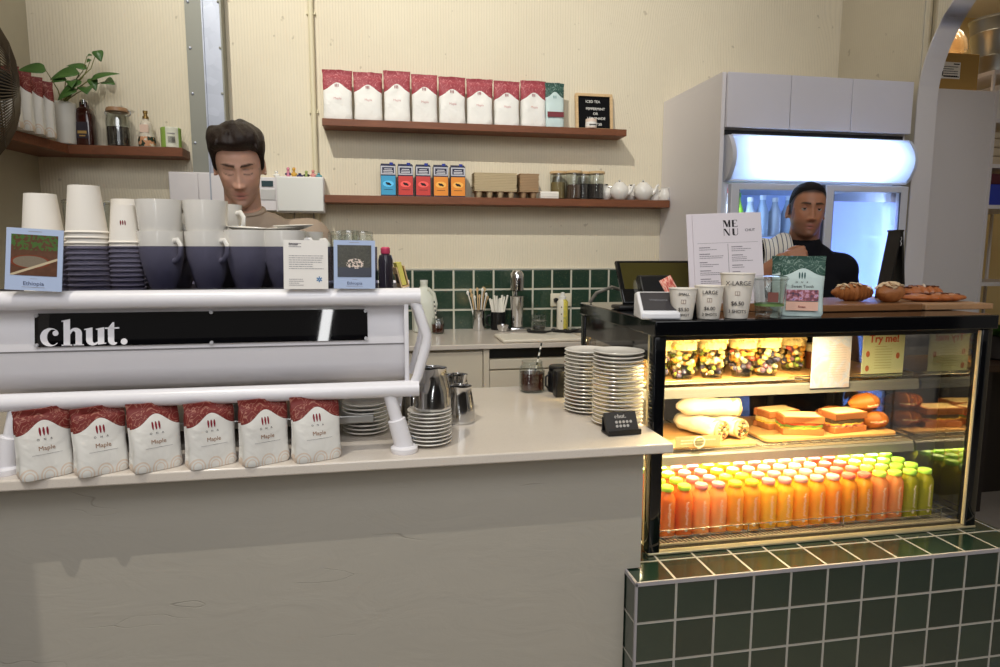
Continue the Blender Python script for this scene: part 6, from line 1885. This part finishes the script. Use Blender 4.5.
# ================================================================= PEOPLE
def vox(mb, size, smooth_it=6, name='body'):
    me = mb.mesh('tmp_' + name, M('tmp'))
    o = bpy.data.objects.new('tmp_' + name, me); COL.objects.link(o)
    r = o.modifiers.new('r', 'REMESH'); r.mode = 'VOXEL'; r.voxel_size = size; r.adaptivity = 0
    s = o.modifiers.new('s', 'SMOOTH'); s.iterations = smooth_it; s.factor = .5
    bpy.context.view_layer.update()
    dg = bpy.context.evaluated_depsgraph_get()
    out = bpy.data.meshes.new_from_object(o.evaluated_get(dg))
    bpy.data.objects.remove(o)
    out.polygons.foreach_set('use_smooth', [True] * len(out.polygons))
    out.materials.clear()
    return out
def limb(b, pts, rs, n=16, flat=1.0):
    """tapered limb with round ends"""
    P = [Vector(p) for p in pts]
    out, rr = [], []
    for i in range(len(P) - 1):
        k = 5
        for j in range(k):
            f = j / k
            out.append(P[i].lerp(P[i + 1], f)); rr.append(rs[i] + (rs[i + 1] - rs[i]) * f)
    out.append(P[-1]); rr.append(rs[-1])
    b.tube(out, rr, n, flat=flat)
    b.ell(P[0], (rs[0],) * 3, n, 8); b.ell(P[-1], (rs[-1],) * 3, n, 8)
    for i in range(1, len(P) - 1): b.ell(P[i], (rs[i],) * 3, n, 8)

ZT = [(-.124, .010, .058, .000), (-.120, .024, .072, .012), (-.110, .039, .078, .024), (-.097, .0495, .0795, .040), (-.080, .0585, .0800, .056), (-.062, .0635, .0805, .070), (-.035, .069, .0815, .084),
      (-.010, .0725, .082, .092), (.015, .0745, .085, .097), (.040, .0745, .083, .098), (.065, .069, .075, .091), (.083, .0615, .067, .082), (.098, .048, .052, .064), (.108, .031, .034, .042), (.1125, .010, .011, .014), (.1135, .002, .002, .003)]
def head_profile(z):
    for i in range(len(ZT) - 1):
        a, b = ZT[i], ZT[i + 1]
        if a[0] <= z <= b[0]:
            f = (z - a[0]) / (b[0] - a[0]); f = f * f * (3 - 2 * f) * .5 + f * .5
            return [a[k] + (b[k] - a[k]) * f for k in (1, 2, 3)]
    return ZT[-1][1:] if z > 0 else ZT[0][1:]
def g2(x, z, cx, cz, sx, sz): return exp(-((x - cx) / sx) ** 2 - ((z - cz) / sz) ** 2)
def inflate(me, d):
    ns = [v.normal.copy() for v in me.vertices]
    for v, n in zip(me.vertices, ns): v.co += n * d
    return me
def head_mesh(jaw=1.0, lid=False):
    nz, na = 92, 120
    b = MB(); rings = []
    for i in range(nz + 1):
        z = -.124 + .2374 * i / nz
        W, F, Bk = head_profile(z)
        if z < -.03: W *= jaw
        ring = []
        for j in range(na):
            a = 2 * pi * j / na          # 0 = +x, front is -y
            ca, sa = cos(a), sin(a)
            e = 2.08
            k = 1 / (abs(ca) ** e + abs(sa) ** e) ** (1 / e)
            x = W * k * ca
            y = (Bk if sa > 0 else F) * k * sa
            if sa < 0:
                fr = (-sa) ** 1.2
                d = 0
                # brow, eye hollows, eyeball swell
                for s in (-1, 1):
                    d += .0045 * g2(x, z, s * .030, .0205, .021, .0065)
                    d -= .0115 * g2(x, z, s * .0315, .000, .0155, .0115)
                    d -= .006 * g2(x, z, s * .017, .004, .006, .010)
                    d += (.0072 if lid else .0055) * g2(x, z, s * .0315, -.001, .0125, .0085)
                    d += .0050 * g2(x, z, s * .047, -.030, .017, .016)
                    d -= .0032 * g2(x, z, s * .040, -.068, .013, .020)
                    d += .0100 * g2(x, z, s * .0145, -.0455, .0068, .0068)
                    d -= .0025 * g2(x, z, s * .024, -.052, .004, .010)
                # nose
                if -.062 < z < .03:
                    t = min(1, max(0, (.016 - z) / .058))
                    amt = .004 + .0185 * t ** 1.25
                    if z < -.043: amt *= max(0, 1 - ((-.043 - z) / .013) ** 1.6)
                    if z > .012: amt *= max(0, 1 - (z - .012) / .018)
                    d += amt * exp(-(x / (.0072 + .0048 * t)) ** 2)
                d += .0035 * g2(x, z, 0, -.043, .010, .006)
                # mouth
                d += .0034 * g2(x, z, 0, -.0700, .0175, .0042) + .0040 * g2(x, z, 0, -.0830, .0150, .0048)
                d -= .0060 * g2(x, z, 0, -.0765, .0210, .0019)
                d -= .0038 * g2(x, z, 0, -.0925, .013, .0040)
                d -= .0020 * g2(x, z, 0, -.060, .0035, .0060)
                d += .0065 * g2(x, z, 0, -.1060, .0165, .0110)
                y -= d * fr
            ring.append((x, y, z))
        rings.append(ring)
    b.rings(rings)
    # ears
    for s in (-1, 1):
        rot = Matrix.Rotation(R(14), 3, 'X') @ Matrix.Rotation(R(-20 * s), 3, 'Z')
        b.ell((s * .0775, .014, -.012), (.0065, .0165, .0305), 14, 12, rot)
        b.tube([(s * (.0795 + .005 * sin(2.4 * t / 10)), .014 + .0145 * sin(pi * 1.15 * t / 10 - .2), -.012 + .028 * cos(pi * 1.25 * t / 10)) for t in range(11)], .0042, 8)
    return b
SKIN_PALETTE = {}
def skin_mat(name):
    m = M(name, (1, 1, 1, 1), .48, spec=.4, sss=.12)
    t = NT(m); a = t.n('Attribute', attribute_name='tint')
    t.l(a.outputs['Color'], t.b.inputs['Base Color'])
    t.bump(t.noise(t.coord(), 160, 3), .12, .001)
    return m
def tint(me, inv, base, lip, stub, brow, stub_amt=.45, closed=False, crop=None):
    """natural colouring of the face: brows, lips, beard shadow, lash line, plus painted shade at mouth, lid folds and nostrils"""
    ca = me.color_attributes.new('tint', 'FLOAT_COLOR', 'POINT')
    def mixc(a, b, f): return tuple(a[i] * (1 - f) + b[i] * f for i in range(3))
    for i, v in enumerate(me.vertices):
        p = inv @ v.co
        c = base[:3]
        if p.y < .03 and -.135 < p.z < .10 and abs(p.x) < .08:
            x, z = p.x, p.z
            if p.y < -.02:
                cheek = g2(abs(x), z, .042, -.035, .02, .02) * .20 + g2(x, z, 0, -.045, .014, .010) * .25
                c = mixc(c, mixc(base[:3], (.75, .22, .16), .45), cheek)
            sb = 0
            if z < -.045 and p.y < .01:
                sb = min(1, (-.045 - z) / .02) * stub_amt
                sb *= 1 - .75 * g2(x, z, 0, -.078, .020, .010)
            if -.066 < z < -.057 and abs(x) < .024 and p.y < -.05: sb = max(sb, stub_amt * .8)
            if .05 < abs(x) and -.05 < z < .0 and p.y < -.005 and abs(x) > .064: sb = max(sb, stub_amt * .8)
            c = mixc(c, stub, min(1, sb))
            lp = min(1, g2(x, z, 0, -.0700, .0185, .0045) + g2(x, z, 0, -.0820, .0165, .0050))
            if p.y < -.06: c = mixc(c, lip, min(.85, lp * 1.1))
            if p.y < -.06: c = mixc(c, (.035, .012, .010), .9 * g2(x, z, 0, -.0765, .0195, .0021))  # shade between the lips, painted as a dark line
            ax = abs(x)
            if p.y < -.045:
                bz = .0175 + .0040 * sin((ax - .012) / .042 * pi * .75) - (ax - .03) * .04
                if .010 < ax < .054:
                    th = .0048 if ax < .035 else .0048 * max(.25, 1 - (ax - .035) / .022)
                    f = exp(-((z - bz) / th) ** 4)
                    c = mixc(c, brow, .92 * f)
                if closed:
                    lz = -.0075 - .0035 * cos((ax - .0315) / .016 * pi / 2)
                    if abs(ax - .0315) < .0155: c = mixc(c, (.03, .016, .012), .85 * exp(-((z - lz) / .0017) ** 2))
                    cz = .006
                    if abs(ax - .0315) < .0155: c = mixc(c, (.12, .05, .035), .45 * exp(-((z - cz) / .0016) ** 2))  # fold above the lid, its shade painted into the skin
                c = mixc(c, mixc(base[:3], (.18, .08, .07), .5), .35 * g2(ax, z, .030, -.012, .012, .005))
            if crop:
                # close-cropped hair growing on the scalp, temples and sideburns
                ph = abs(math.degrees(math.atan2(x, -(p.y - .005))))
                hl = float(np.interp(ph, [0, 34, 50, 62, 74, 92, 100, 118, 180], [.0655, .063, .052, .030, -.026, -.028, .0, -.040, -.075]))
                f = 1 / (1 + exp(-(z - hl) / .0022))
                c = mixc(c, crop, .96 * f)
            if p.y < -.08 or True:
                if g2(abs(x), z, .0075, -.0535, .0035, .0022) > .5 and p.y < -.07: c = mixc(c, (.08, .03, .025), .5)  # nostril shade painted as dark spots
        ca.data[i].color = (c[0], c[1], c[2], 1)

def finger(b, base, d, n, L_, r, curl, bend_axis=None):
    """finger as three bent segments; n = direction it curls towards"""
    p = Vector(base); d = Vector(d).normalized(); n = Vector(n).normalized()
    ax = d.cross(n).normalized()
    pts, rs = [p.copy()], [r * 1.05]
    a = 0
    for f, c, q in ((.44, curl[0], 1.0), (.31, curl[1], .92), (.25, curl[2], .80)):
        a += c
        dd = Matrix.Rotation(R(a), 3, ax) @ d
        p = p + dd * (L_ * f)
        pts.append(p.copy()); rs.append(r * q)
    limb(b, pts, rs, 10)
    return pts
def hand(b, wrist, d, palm_n, side, scale=1.0, curl=(35, 40, 25), spread=1.0, thumb_curl=(10, 25)):
    """palm + five fingers. d: wrist->knuckles, palm_n: direction the palm faces, side: vector towards the thumb"""
    w = Vector(wrist); d = Vector(d).normalized(); pn = Vector(palm_n); pn = (pn - d * pn.dot(d)).normalized()
    s = Vector(side); s = (s - d * s.dot(d) - pn * s.dot(pn)).normalized()
    P = .088 * scale
    # palm: four metacarpal columns fused
    for k in range(4):
        off = (.029 - .0193 * k) * scale
        a = w + s * off * .55 + d * .006
        c = w + d * (P - (.002, 0, .004, .011)[k] * scale) + s * off
        limb(b, [a, c], [.0125 * scale, .0105 * scale], 10)
    limb(b, [w + d * .01 + s * .008 + pn * .004, w + d * .07 * scale + pn * .004], [.015 * scale, .012 * scale], 10)
    for k, (L_, r) in enumerate(((.070, .0084), (.078, .0088), (.072, .0082), (.056, .0073))):
        off = (.029 - .0193 * k) * scale
        base = w + d * (P - (.002, 0, .004, .011)[k] * scale) + s * off
        dd = d + s * (.10 - .07 * k) * spread
        cc = [c + (k * 3 if i == 0 else 0) for i, c in enumerate(curl)]
        finger(b, base, dd, pn, L_ * scale, r * scale, cc)
    # thumb from the side of the palm
    tb = w + d * .022 * scale + s * .020 * scale + pn * .006
    td = d * .62 + s * .62 + pn * .45
    p1 = tb + td.normalized() * .034 * scale
    t2 = (Matrix.Rotation(R(-thumb_curl[0]), 3, pn) @ td).normalized() if False else (td.normalized() * .8 + d * .5 - s * .15).normalized()
    p2 = p1 + t2 * .030 * scale
    t3 = (t2 + d * .25 - s * .45 + pn * .1).normalized()
    p3 = p2 + t3 * .025 * scale
    limb(b, [tb, p1, p2, p3], [.0135 * scale, .0105 * scale, .0092 * scale, .0078 * scale], 10)

def person_base(label, loc, group=None):
    return thing('person', label, 'person', loc)

def torso_mb(b, pel, chest, neck, sh_l, sh_r, girth=1.0, ex=0):
    """pelvis to shoulders"""
    pel, chest, neck = Vector(pel), Vector(chest), Vector(neck)
    b.ell(pel, (.155 * girth, .105, .12), 20, 12)
    b.ell(pel.lerp(chest, .5), (.135 * girth, .095, .16), 20, 12)
    b.ell(chest, (.155 * girth, .108, .17), 20, 12)
    limb(b, [sh_l, chest.lerp(neck, .62), sh_r], [.056 + ex, .070 + ex, .056 + ex], 16)
    limb(b, [Vector(sh_l) * .55 + Vector(sh_r) * .45 + Vector((0, 0, -.09)), Vector(sh_r) * .55 + Vector(sh_l) * .45 + Vector((0, 0, -.09))], [.092 + ex, .092 + ex], 16)
    limb(b, [Vector(sh_l) * .8 + chest * .2, Vector(sh_l) * .35 + neck * .65], [.050 + ex, .052 + ex * .8], 14)
    limb(b, [Vector(sh_r) * .8 + chest * .2, Vector(sh_r) * .35 + neck * .65], [.050 + ex, .052 + ex * .8], 14)

def eyes(t, Hm, closed=False, look=(0, 0)):
    white = M('eye_white', srgb(186, 176, 170), .25); iris = M('eye_iris', srgb(46, 28, 20), .15)
    for s in (-1, 1):
        c = Vector((s * .0315, -.0640, -.0005))
        b = MB(); b.use(0).ell((0, 0, 0), (.0128, .0125, .0128), 20, 14)
        n0 = len(b.v)
        pr = [(.0066, -.0108), (.0062, -.0119), (.003, -.0131), (0, -.0134)]
        rings = [[(r * cos(a) + look[0], y, r * sin(a) + look[1]) for a in [2 * pi * j / 16 for j in range(16)]] for r, y in pr]
        b.use(1).rings(rings, False, False)
        o = b.build('eye', [white, iris], t)
        o.matrix_local = Hm @ Matrix.Translation(c)

def finish_body(t, bmb, Hm, headscale, matname, pal, jaw, closed, vs=.0038, crop=None):
    """fuse head and limbs into one skin and paint natural skin tones"""
    hb = head_mesh(jaw, closed)
    hb.xf(Hm)
    bmb.add(hb.v, hb.f)
    me = vox(bmb, vs, 2, matname)
    tint(me, Hm.inverted(), *pal, closed=closed, crop=crop)
    me.materials.append(skin_mat(matname))
    me.name = 'body'
    o = bpy.data.objects.new('body', me); COL.objects.link(o); o.parent = t
    return o

# ---------------------------------------------------------------- barista behind the machine
t1 = person_base('person with dark wavy quiff in a taupe t-shirt looking down behind the coffee machine', (-1.03, .88, 0))
HS1 = 1.0
H1 = Matrix.Translation((.005, -.075, 1.655)) @ Matrix.Rotation(R(8), 4, 'Z') @ Matrix.Rotation(R(24), 4, 'X') @ Matrix.Rotation(R(-3), 4, 'Y') @ Matrix.Diagonal((.91, 1, 1.0, 1)) @ Matrix.Scale(HS1, 4)
b = MB()
SL, SR_ = (-.190, .03, 1.425), (.200, .025, 1.418)
chest, neck, pel = (0, .03, 1.27), (.0, .0, 1.47), (0, .09, .98)
torso_mb(b, pel, chest, neck, SL, SR_)
limb(b, [(0, .02, 1.44), (.002, -.02, 1.53), (.004, -.045, 1.60)], [.062, .056, .054], 18)
EL, ER = (-.25, -.03, 1.18), (.27, -.03, 1.17)
WL, WR = (-.15, -.125, 1.10), (.15, -.125, 1.10)
limb(b, [SL, EL, WL], [.050, .041, .028], 16); limb(b, [SR_, ER, WR], [.050, .041, .028], 16)
hand(b, WL, (.95, -.2, -.05), (.2, 0, -1), (1, .3, 0), 1.0, (28, 35, 20))
hand(b, WR, (-.95, -.15, -.25), (-.2, 0, -1), (-1, .3, 0), 1.0, (28, 35, 20))
for s in (-1, 1):
    limb(b, [(s * .085, .09, .94), (s * .10, .06, .50), (s * .10, .09, .10)], [.082, .056, .040], 16)
    limb(b, [(s * .10, .10, .045), (s * .11, -.06, .035)], [.038, .032], 12)
skinpal1 = (srgb(218, 172, 150), srgb(196, 128, 118)[:3], srgb(128, 100, 88)[:3], srgb(40, 28, 24)[:3], .42)
finish_body(t1, b, H1, HS1, 'skin_light', skinpal1, .97, True)
shirt1 = M('taupe_cotton', srgb(172, 154, 136), .9, spec=.15); tt = NT(shirt1); tt.bump(tt.noise(tt.coord('Object', (1, 1, .5)), 9, 3, .5, .6), .4, .02)
b = MB()
torso_mb(b, pel, chest, (0, .01, 1.455), SL, SR_, 1.08, .013)
limb(b, [(SL[0], SL[1], SL[2]), (-.226, -.0, 1.29)], [.064, .062], 16)
limb(b, [(SR_[0], SR_[1], SR_[2]), (.236, -.005, 1.28)], [.064, .062], 16)
limb(b, [(0, .018, 1.42), (0, .004, 1.475)], [.080, .070], 18)
b.ell((0, .05, 1.30), (.185, .125, .20), 20, 12)
b.ell((0, .09, 1.02), (.185, .13, .20), 20, 12)
me = inflate(vox(b, .008, 6, 'shirt'), .010); me.materials.append(shirt1)
o = bpy.data.objects.new('t_shirt', me); COL.objects.link(o); o.parent = t1
b = MB()
b.tube([(.0 + .064 * cos(a), .004 + .062 * sin(a) - .012, 1.515 + .020 * sin(a)) for a in [2 * pi * i / 32 for i in range(32)]], .007, 8, True)
b.build('collar', shirt1, t1)
b = MB()
b.ell((0, .09, .93), (.17, .12, .11), 18, 10)
for s in (-1, 1): limb(b, [(s * .085, .09, .92), (s * .10, .06, .50), (s * .10, .09, .10)], [.094, .070, .056], 16)
me = vox(b, .012, 6, 'trousers'); me.materials.append(M('black_denim', srgb(34, 34, 38), .8)); o = bpy.data.objects.new('trousers', me); COL.objects.link(o); o.parent = t1

def hair_obj(t, b, Hm, mat, vs, smooth_it, nscale=0, namp=0):
    me = vox(b, vs, smooth_it, 'hair')
    if namp:
        for v in me.vertices:
            n = noise.noise(Vector((v.co.x * nscale, v.co.y * nscale * .6, v.co.z * nscale)))
            v.co += v.normal * namp * n
    me.materials.append(mat)
    o = bpy.data.objects.new('hair', me); COL.objects.link(o); o.parent = t; o.matrix_local = Hm
    return o
hm1 = M('dark_brown_hair', srgb(36, 26, 22), .48, spec=.35)
tt = NT(hm1); hn = tt.noise(tt.coord('Object', (60, 60, 18)), 2.2, 3, .6, 1.2); tt.l(tt.mix(hn, srgb(20, 13, 11), srgb(46, 31, 25)), tt.b.inputs['Base Color']); tt.bump(hn, .7, .004)
b = MB()
# one swept mass of hair: thick and wavy on top, close at the sides
def sstep(a, c, x):
    t_ = min(1, max(0, (x - a) / (c - a))); return t_ * t_ * (3 - 2 * t_)
rings = []
NI = 46
for i in range(NI + 1):
    th = i / NI
    ring = []
    for j in range(96):
        a = 2 * pi * j / 96; ca, sa = cos(a), sin(a)
        k = 1 / (abs(ca) ** 2.08 + abs(sa) ** 2.08) ** (1 / 2.08)
        ph = abs(math.degrees(math.atan2(ca, -sa)))          # 0 in front, 180 behind
        lo = float(np.interp(ph, [0, 38, 58, 72, 80, 92, 104, 125, 180], [.064, .062, .050, .018, -.020, -.018, .004, -.035, -.060]))
        z = lo + (.1125 - lo) * th
        Wz, Fz, Bz = head_profile(min(z, .1125))
        P = Vector((Wz * k * ca, (Bz if sa > 0 else Fz) * k * sa, z))
        n = (P - Vector((0, .012, .015))).normalized()
        vol = sstep(.035, .085, z)
        T = .003 + .007 * sstep(0, .12, th) + .010 * vol + .006 * sstep(.05, .075, z) * (1 - sstep(.085, .105, z))
        front = max(0, cos(R(ph)))
        T += .014 * front * sstep(0, .22, th) * (1 - .35 * th)
        T += .011 * abs(sin(R(ph))) ** 2 * sstep(.020, .055, z) * (1 - sstep(.075, .11, z))
        # locks running back from the forehead, fanning out
        lock = noise.noise(Vector((P.x * 34 + P.y * 10, P.y * 12, z * 16)))
        lock2 = noise.noise(Vector((P.x * 80 + P.y * 22, P.y * 26, z * 30 + 4)))
        T *= 1 + (.34 * lock + .12 * lock2) * (.35 + .65 * vol) * sstep(0, .15, th)
        if i == 0: T = -.005
        q = P + n * T + Vector((0, -.004 * vol, 0))
        ring.append(tuple(q))
    rings.append(ring)
b.rings(rings)
rnd = random.Random(12)
for i in range(70):
    u = rnd.uniform(-1, 1); v = rnd.random()
    x0 = u * .060; y0 = -.070 + .13 * v; z0 = .108 - .045 * u * u - .010 * max(0, v - .5)
    dx = u * .014 + rnd.uniform(-.010, .010)
    b.tube([(x0, y0 + .014, z0 - .004), (x0 + dx * .4, y0, z0 + .013), (x0 + dx, y0 - .014, z0 + .012), (x0 + dx * 1.4, y0 - .026, z0 - .002)], [.009, .0085, .006, .002], 7)
hair_obj(t1, b, H1, hm1, .0032, 2)

# ---------------------------------------------------------------- man in black in front of the fridge
A2 = R(-24)
t2 = person_base('person in black t-shirt with striped towel on shoulder, hand raised, facing the camera', (1.165, 1.09, 0))
t2.rotation_euler = (0, 0, A2)
H2 = Matrix.Translation((0, -.035, 1.560)) @ Matrix.Rotation(R(4), 4, 'Z') @ Matrix.Rotation(R(1), 4, 'X') @ Matrix.Rotation(R(3), 4, 'Y') @ Matrix.Diagonal((.92, 1, 1, 1)) @ Matrix.Scale(.96, 4)
b = MB()
SL, SR_ = (-.182, .02, 1.345), (.148, .02, 1.305)
chest, neck, pel = (0, .02, 1.20), (0, .0, 1.40), (0, .03, .90)
torso_mb(b, pel, chest, neck, SL, SR_)
limb(b, [(0, .02, 1.34), (.0, .0, 1.44), (.002, -.01, 1.50)], [.066, .060, .058], 18)
EL = (-.262, -.085, 1.195); WL = (-.115, -.205, 1.352)
limb(b, [SL, EL], [.052, .046], 16)
limb(b, [EL, (-.20, -.145, 1.262), WL], [.046, .045, .030], 16)
hand(b, WL, (.88, .05, .22), (.15, .85, -.35), (-.2, .1, 1), 1.02, (72, 78, 45), .3)
ER = (.198, .03, 1.04); WR = (.20, -.11, .86)
limb(b, [SR_, ER, WR], [.052, .042, .028], 16)
hand(b, WR, (-.1, -.5, -.85), (-.9, 0, 0), (0, -1, .2), 1.0, (22, 28, 18))
for s in (-1, 1):
    limb(b, [(s * .09, .03, .86), (s * .10, .0, .46), (s * .10, .04, .09)], [.085, .058, .042], 16)
    limb(b, [(s * .10, .05, .045), (s * .12, -.11, .035)], [.038, .032], 12)
skinpal2 = (srgb(172, 120, 92), srgb(156, 88, 80)[:3], srgb(92, 66, 54)[:3], srgb(30, 22, 20)[:3], .55)
finish_body(t2, b, H2, 1, 'skin_tan', skinpal2, 1.0, False, crop=srgb(34, 27, 26)[:3])
H2e = H2
eyes(t2, H2e, look=(-.001, 0))
# upper lids
b = MB()
for s in (-1, 1):
    rings = []
    for i in range(7):
        th = R(3 + 71 * i / 6)       # from just above the pupil to the top
        rings.append([(s * .0315 + .0142 * cos(ph) * cos(th) , -.0640 - .0142 * abs(sin(ph)) * cos(th), -.0005 + .0142 * sin(th)) for ph in [pi + pi * j / 14 for j in range(15)]])
    b.rings(rings, False, False, close=False)
o = b.build('eyelids', M('lid_skin', srgb(150, 100, 78), .5), t2, smooth=60); o.matrix_local = H2
so = o.modifiers.new('t', 'SOLIDIFY'); so.thickness = .0008
blk = M('black_cotton', srgb(22, 22, 27), .85, spec=.15); tt = NT(blk); tt.bump(tt.noise(tt.coord('Object', (1, 1, .5)), 9, 3, .5, .6), .4, .02)
b = MB()
torso_mb(b, pel, chest, (0, .01, 1.375), SL, SR_, 1.08, .013)
b.ell((0, .035, 1.20), (.19, .125, .20), 20, 12); b.ell((0, .04, .95), (.19, .13, .18), 20, 12)
limb(b, [SL, (-.236, -.045, 1.235)], [.068, .066], 16)
limb(b, [SR_, (.182, .03, 1.14)], [.060, .062], 16)
limb(b, [(0, .018, 1.34), (0, .008, 1.392)], [.080, .070], 18)
me = inflate(vox(b, .008, 6, 'shirt'), .010); me.materials.append(blk)
o = bpy.data.objects.new('t_shirt', me); COL.objects.link(o); o.parent = t2
MB().tube([(.0 + .069 * cos(a), .002 + .064 * sin(a), 1.405 + .016 * sin(a)) for a in [2 * pi * i / 32 for i in range(32)]], .006, 8, True).build('collar', blk, t2)
b = MB()
b.ell((0, .03, .85), (.17, .12, .11), 18, 10)
for s in (-1, 1): limb(b, [(s * .09, .03, .84), (s * .10, .0, .46), (s * .10, .04, .09)], [.096, .072, .058], 16)
me = vox(b, .012, 6, 'trousers'); me.materials.append(M('black_denim')); o = bpy.data.objects.new('trousers', me); COL.objects.link(o); o.parent = t2
# short cropped hair
hm2 = M('black_cropped_hair', srgb(24, 20, 20), .7, spec=.2); tt = NT(hm2); tt.bump(tt.noise(tt.coord('Object'), 260, 3), .8, .003)
b = MB(); rings = []
for i in range(19):
    z = -.060 + .1725 * i / 18
    ring = []
    for j in range(48):
        a = 2 * pi * j / 48; ca, sa = cos(a), sin(a)
        k = 1 / (abs(ca) ** 2.25 + abs(sa) ** 2.25) ** (1 / 2.25)
        lo = -.030
        ph = abs(math.degrees(math.atan2(ca, -sa)))
        lo = float(np.interp(ph, [0, 36, 54, 68, 84, 96, 112, 130, 180], [.073, .071, .062, .046, .022, .012, -.012, -.035, -.060]))
        zl = max(z, lo)
        Wz, Fz, Bz = head_profile(min(zl, .1115))
        g = .99 + .045 * min(1, max(0, (zl - lo) / .022))
        ring.append((Wz * k * ca * g, (Bz if sa > 0 else Fz) * k * sa * g, zl + .003 * min(1, max(0, (zl - lo) / .02))))
    rings.append(ring)
b.rings(rings)
hair_obj(t2, b, H2, hm2, .004, 2)
# striped towel over the shoulder (a thing he carries)
tw = M('striped_towel', srgb(220, 216, 206), .9, spec=.1); tt = NT(tw); co = tt.coord('UV') if False else tt.coord('Object')
sp_ = tt.n('SeparateXYZ'); tt.l(co, sp_.inputs[0])
st_ = tt.math('LESS_THAN', tt.math('FRACT', tt.math('MULTIPLY', tt.math('ADD', sp_.outputs[0], 1), 62)), .20)
tt.l(tt.mix(st_, srgb(222, 218, 208), srgb(96, 98, 116)), tt.b.inputs['Base Color'])
def towel(u, v):
    # u across the towel (x), v along: from the chest over the shoulder to the back
    x = -.172 + .105 * u + .01 * sin(v * 5)
    a = v * pi
    if v < .35: f = v / .35; y = -.105 + .012 * f; z = 1.255 + .095 * f
    elif v < .62: f = (v - .35) / .27; y = -.093 + .19 * f; z = 1.35 + .052 * sin(pi * f)
    else: f = (v - .62) / .38; y = .097 + .02 * f; z = 1.35 - .16 * f
    z += (x + .205) * .30 * (1 if .2 < v < .8 else .6) + .006 * sin(u * 9 + v * 3)
    return (x, y - .004 * sin(u * 11), z + .016)
b = MB().sheet(towel, 22, 34)
o = b.build('towel', tw, None, smooth=80)
so = o.modifiers.new('t', 'SOLIDIFY'); so.thickness = .006; so.offset = 1
o.location = (1.165, 1.09, 0); o.rotation_euler = (0, 0, A2)
tag(o, 'white towel with thin dark stripes draped over the shoulder of the person in black', 'towel')
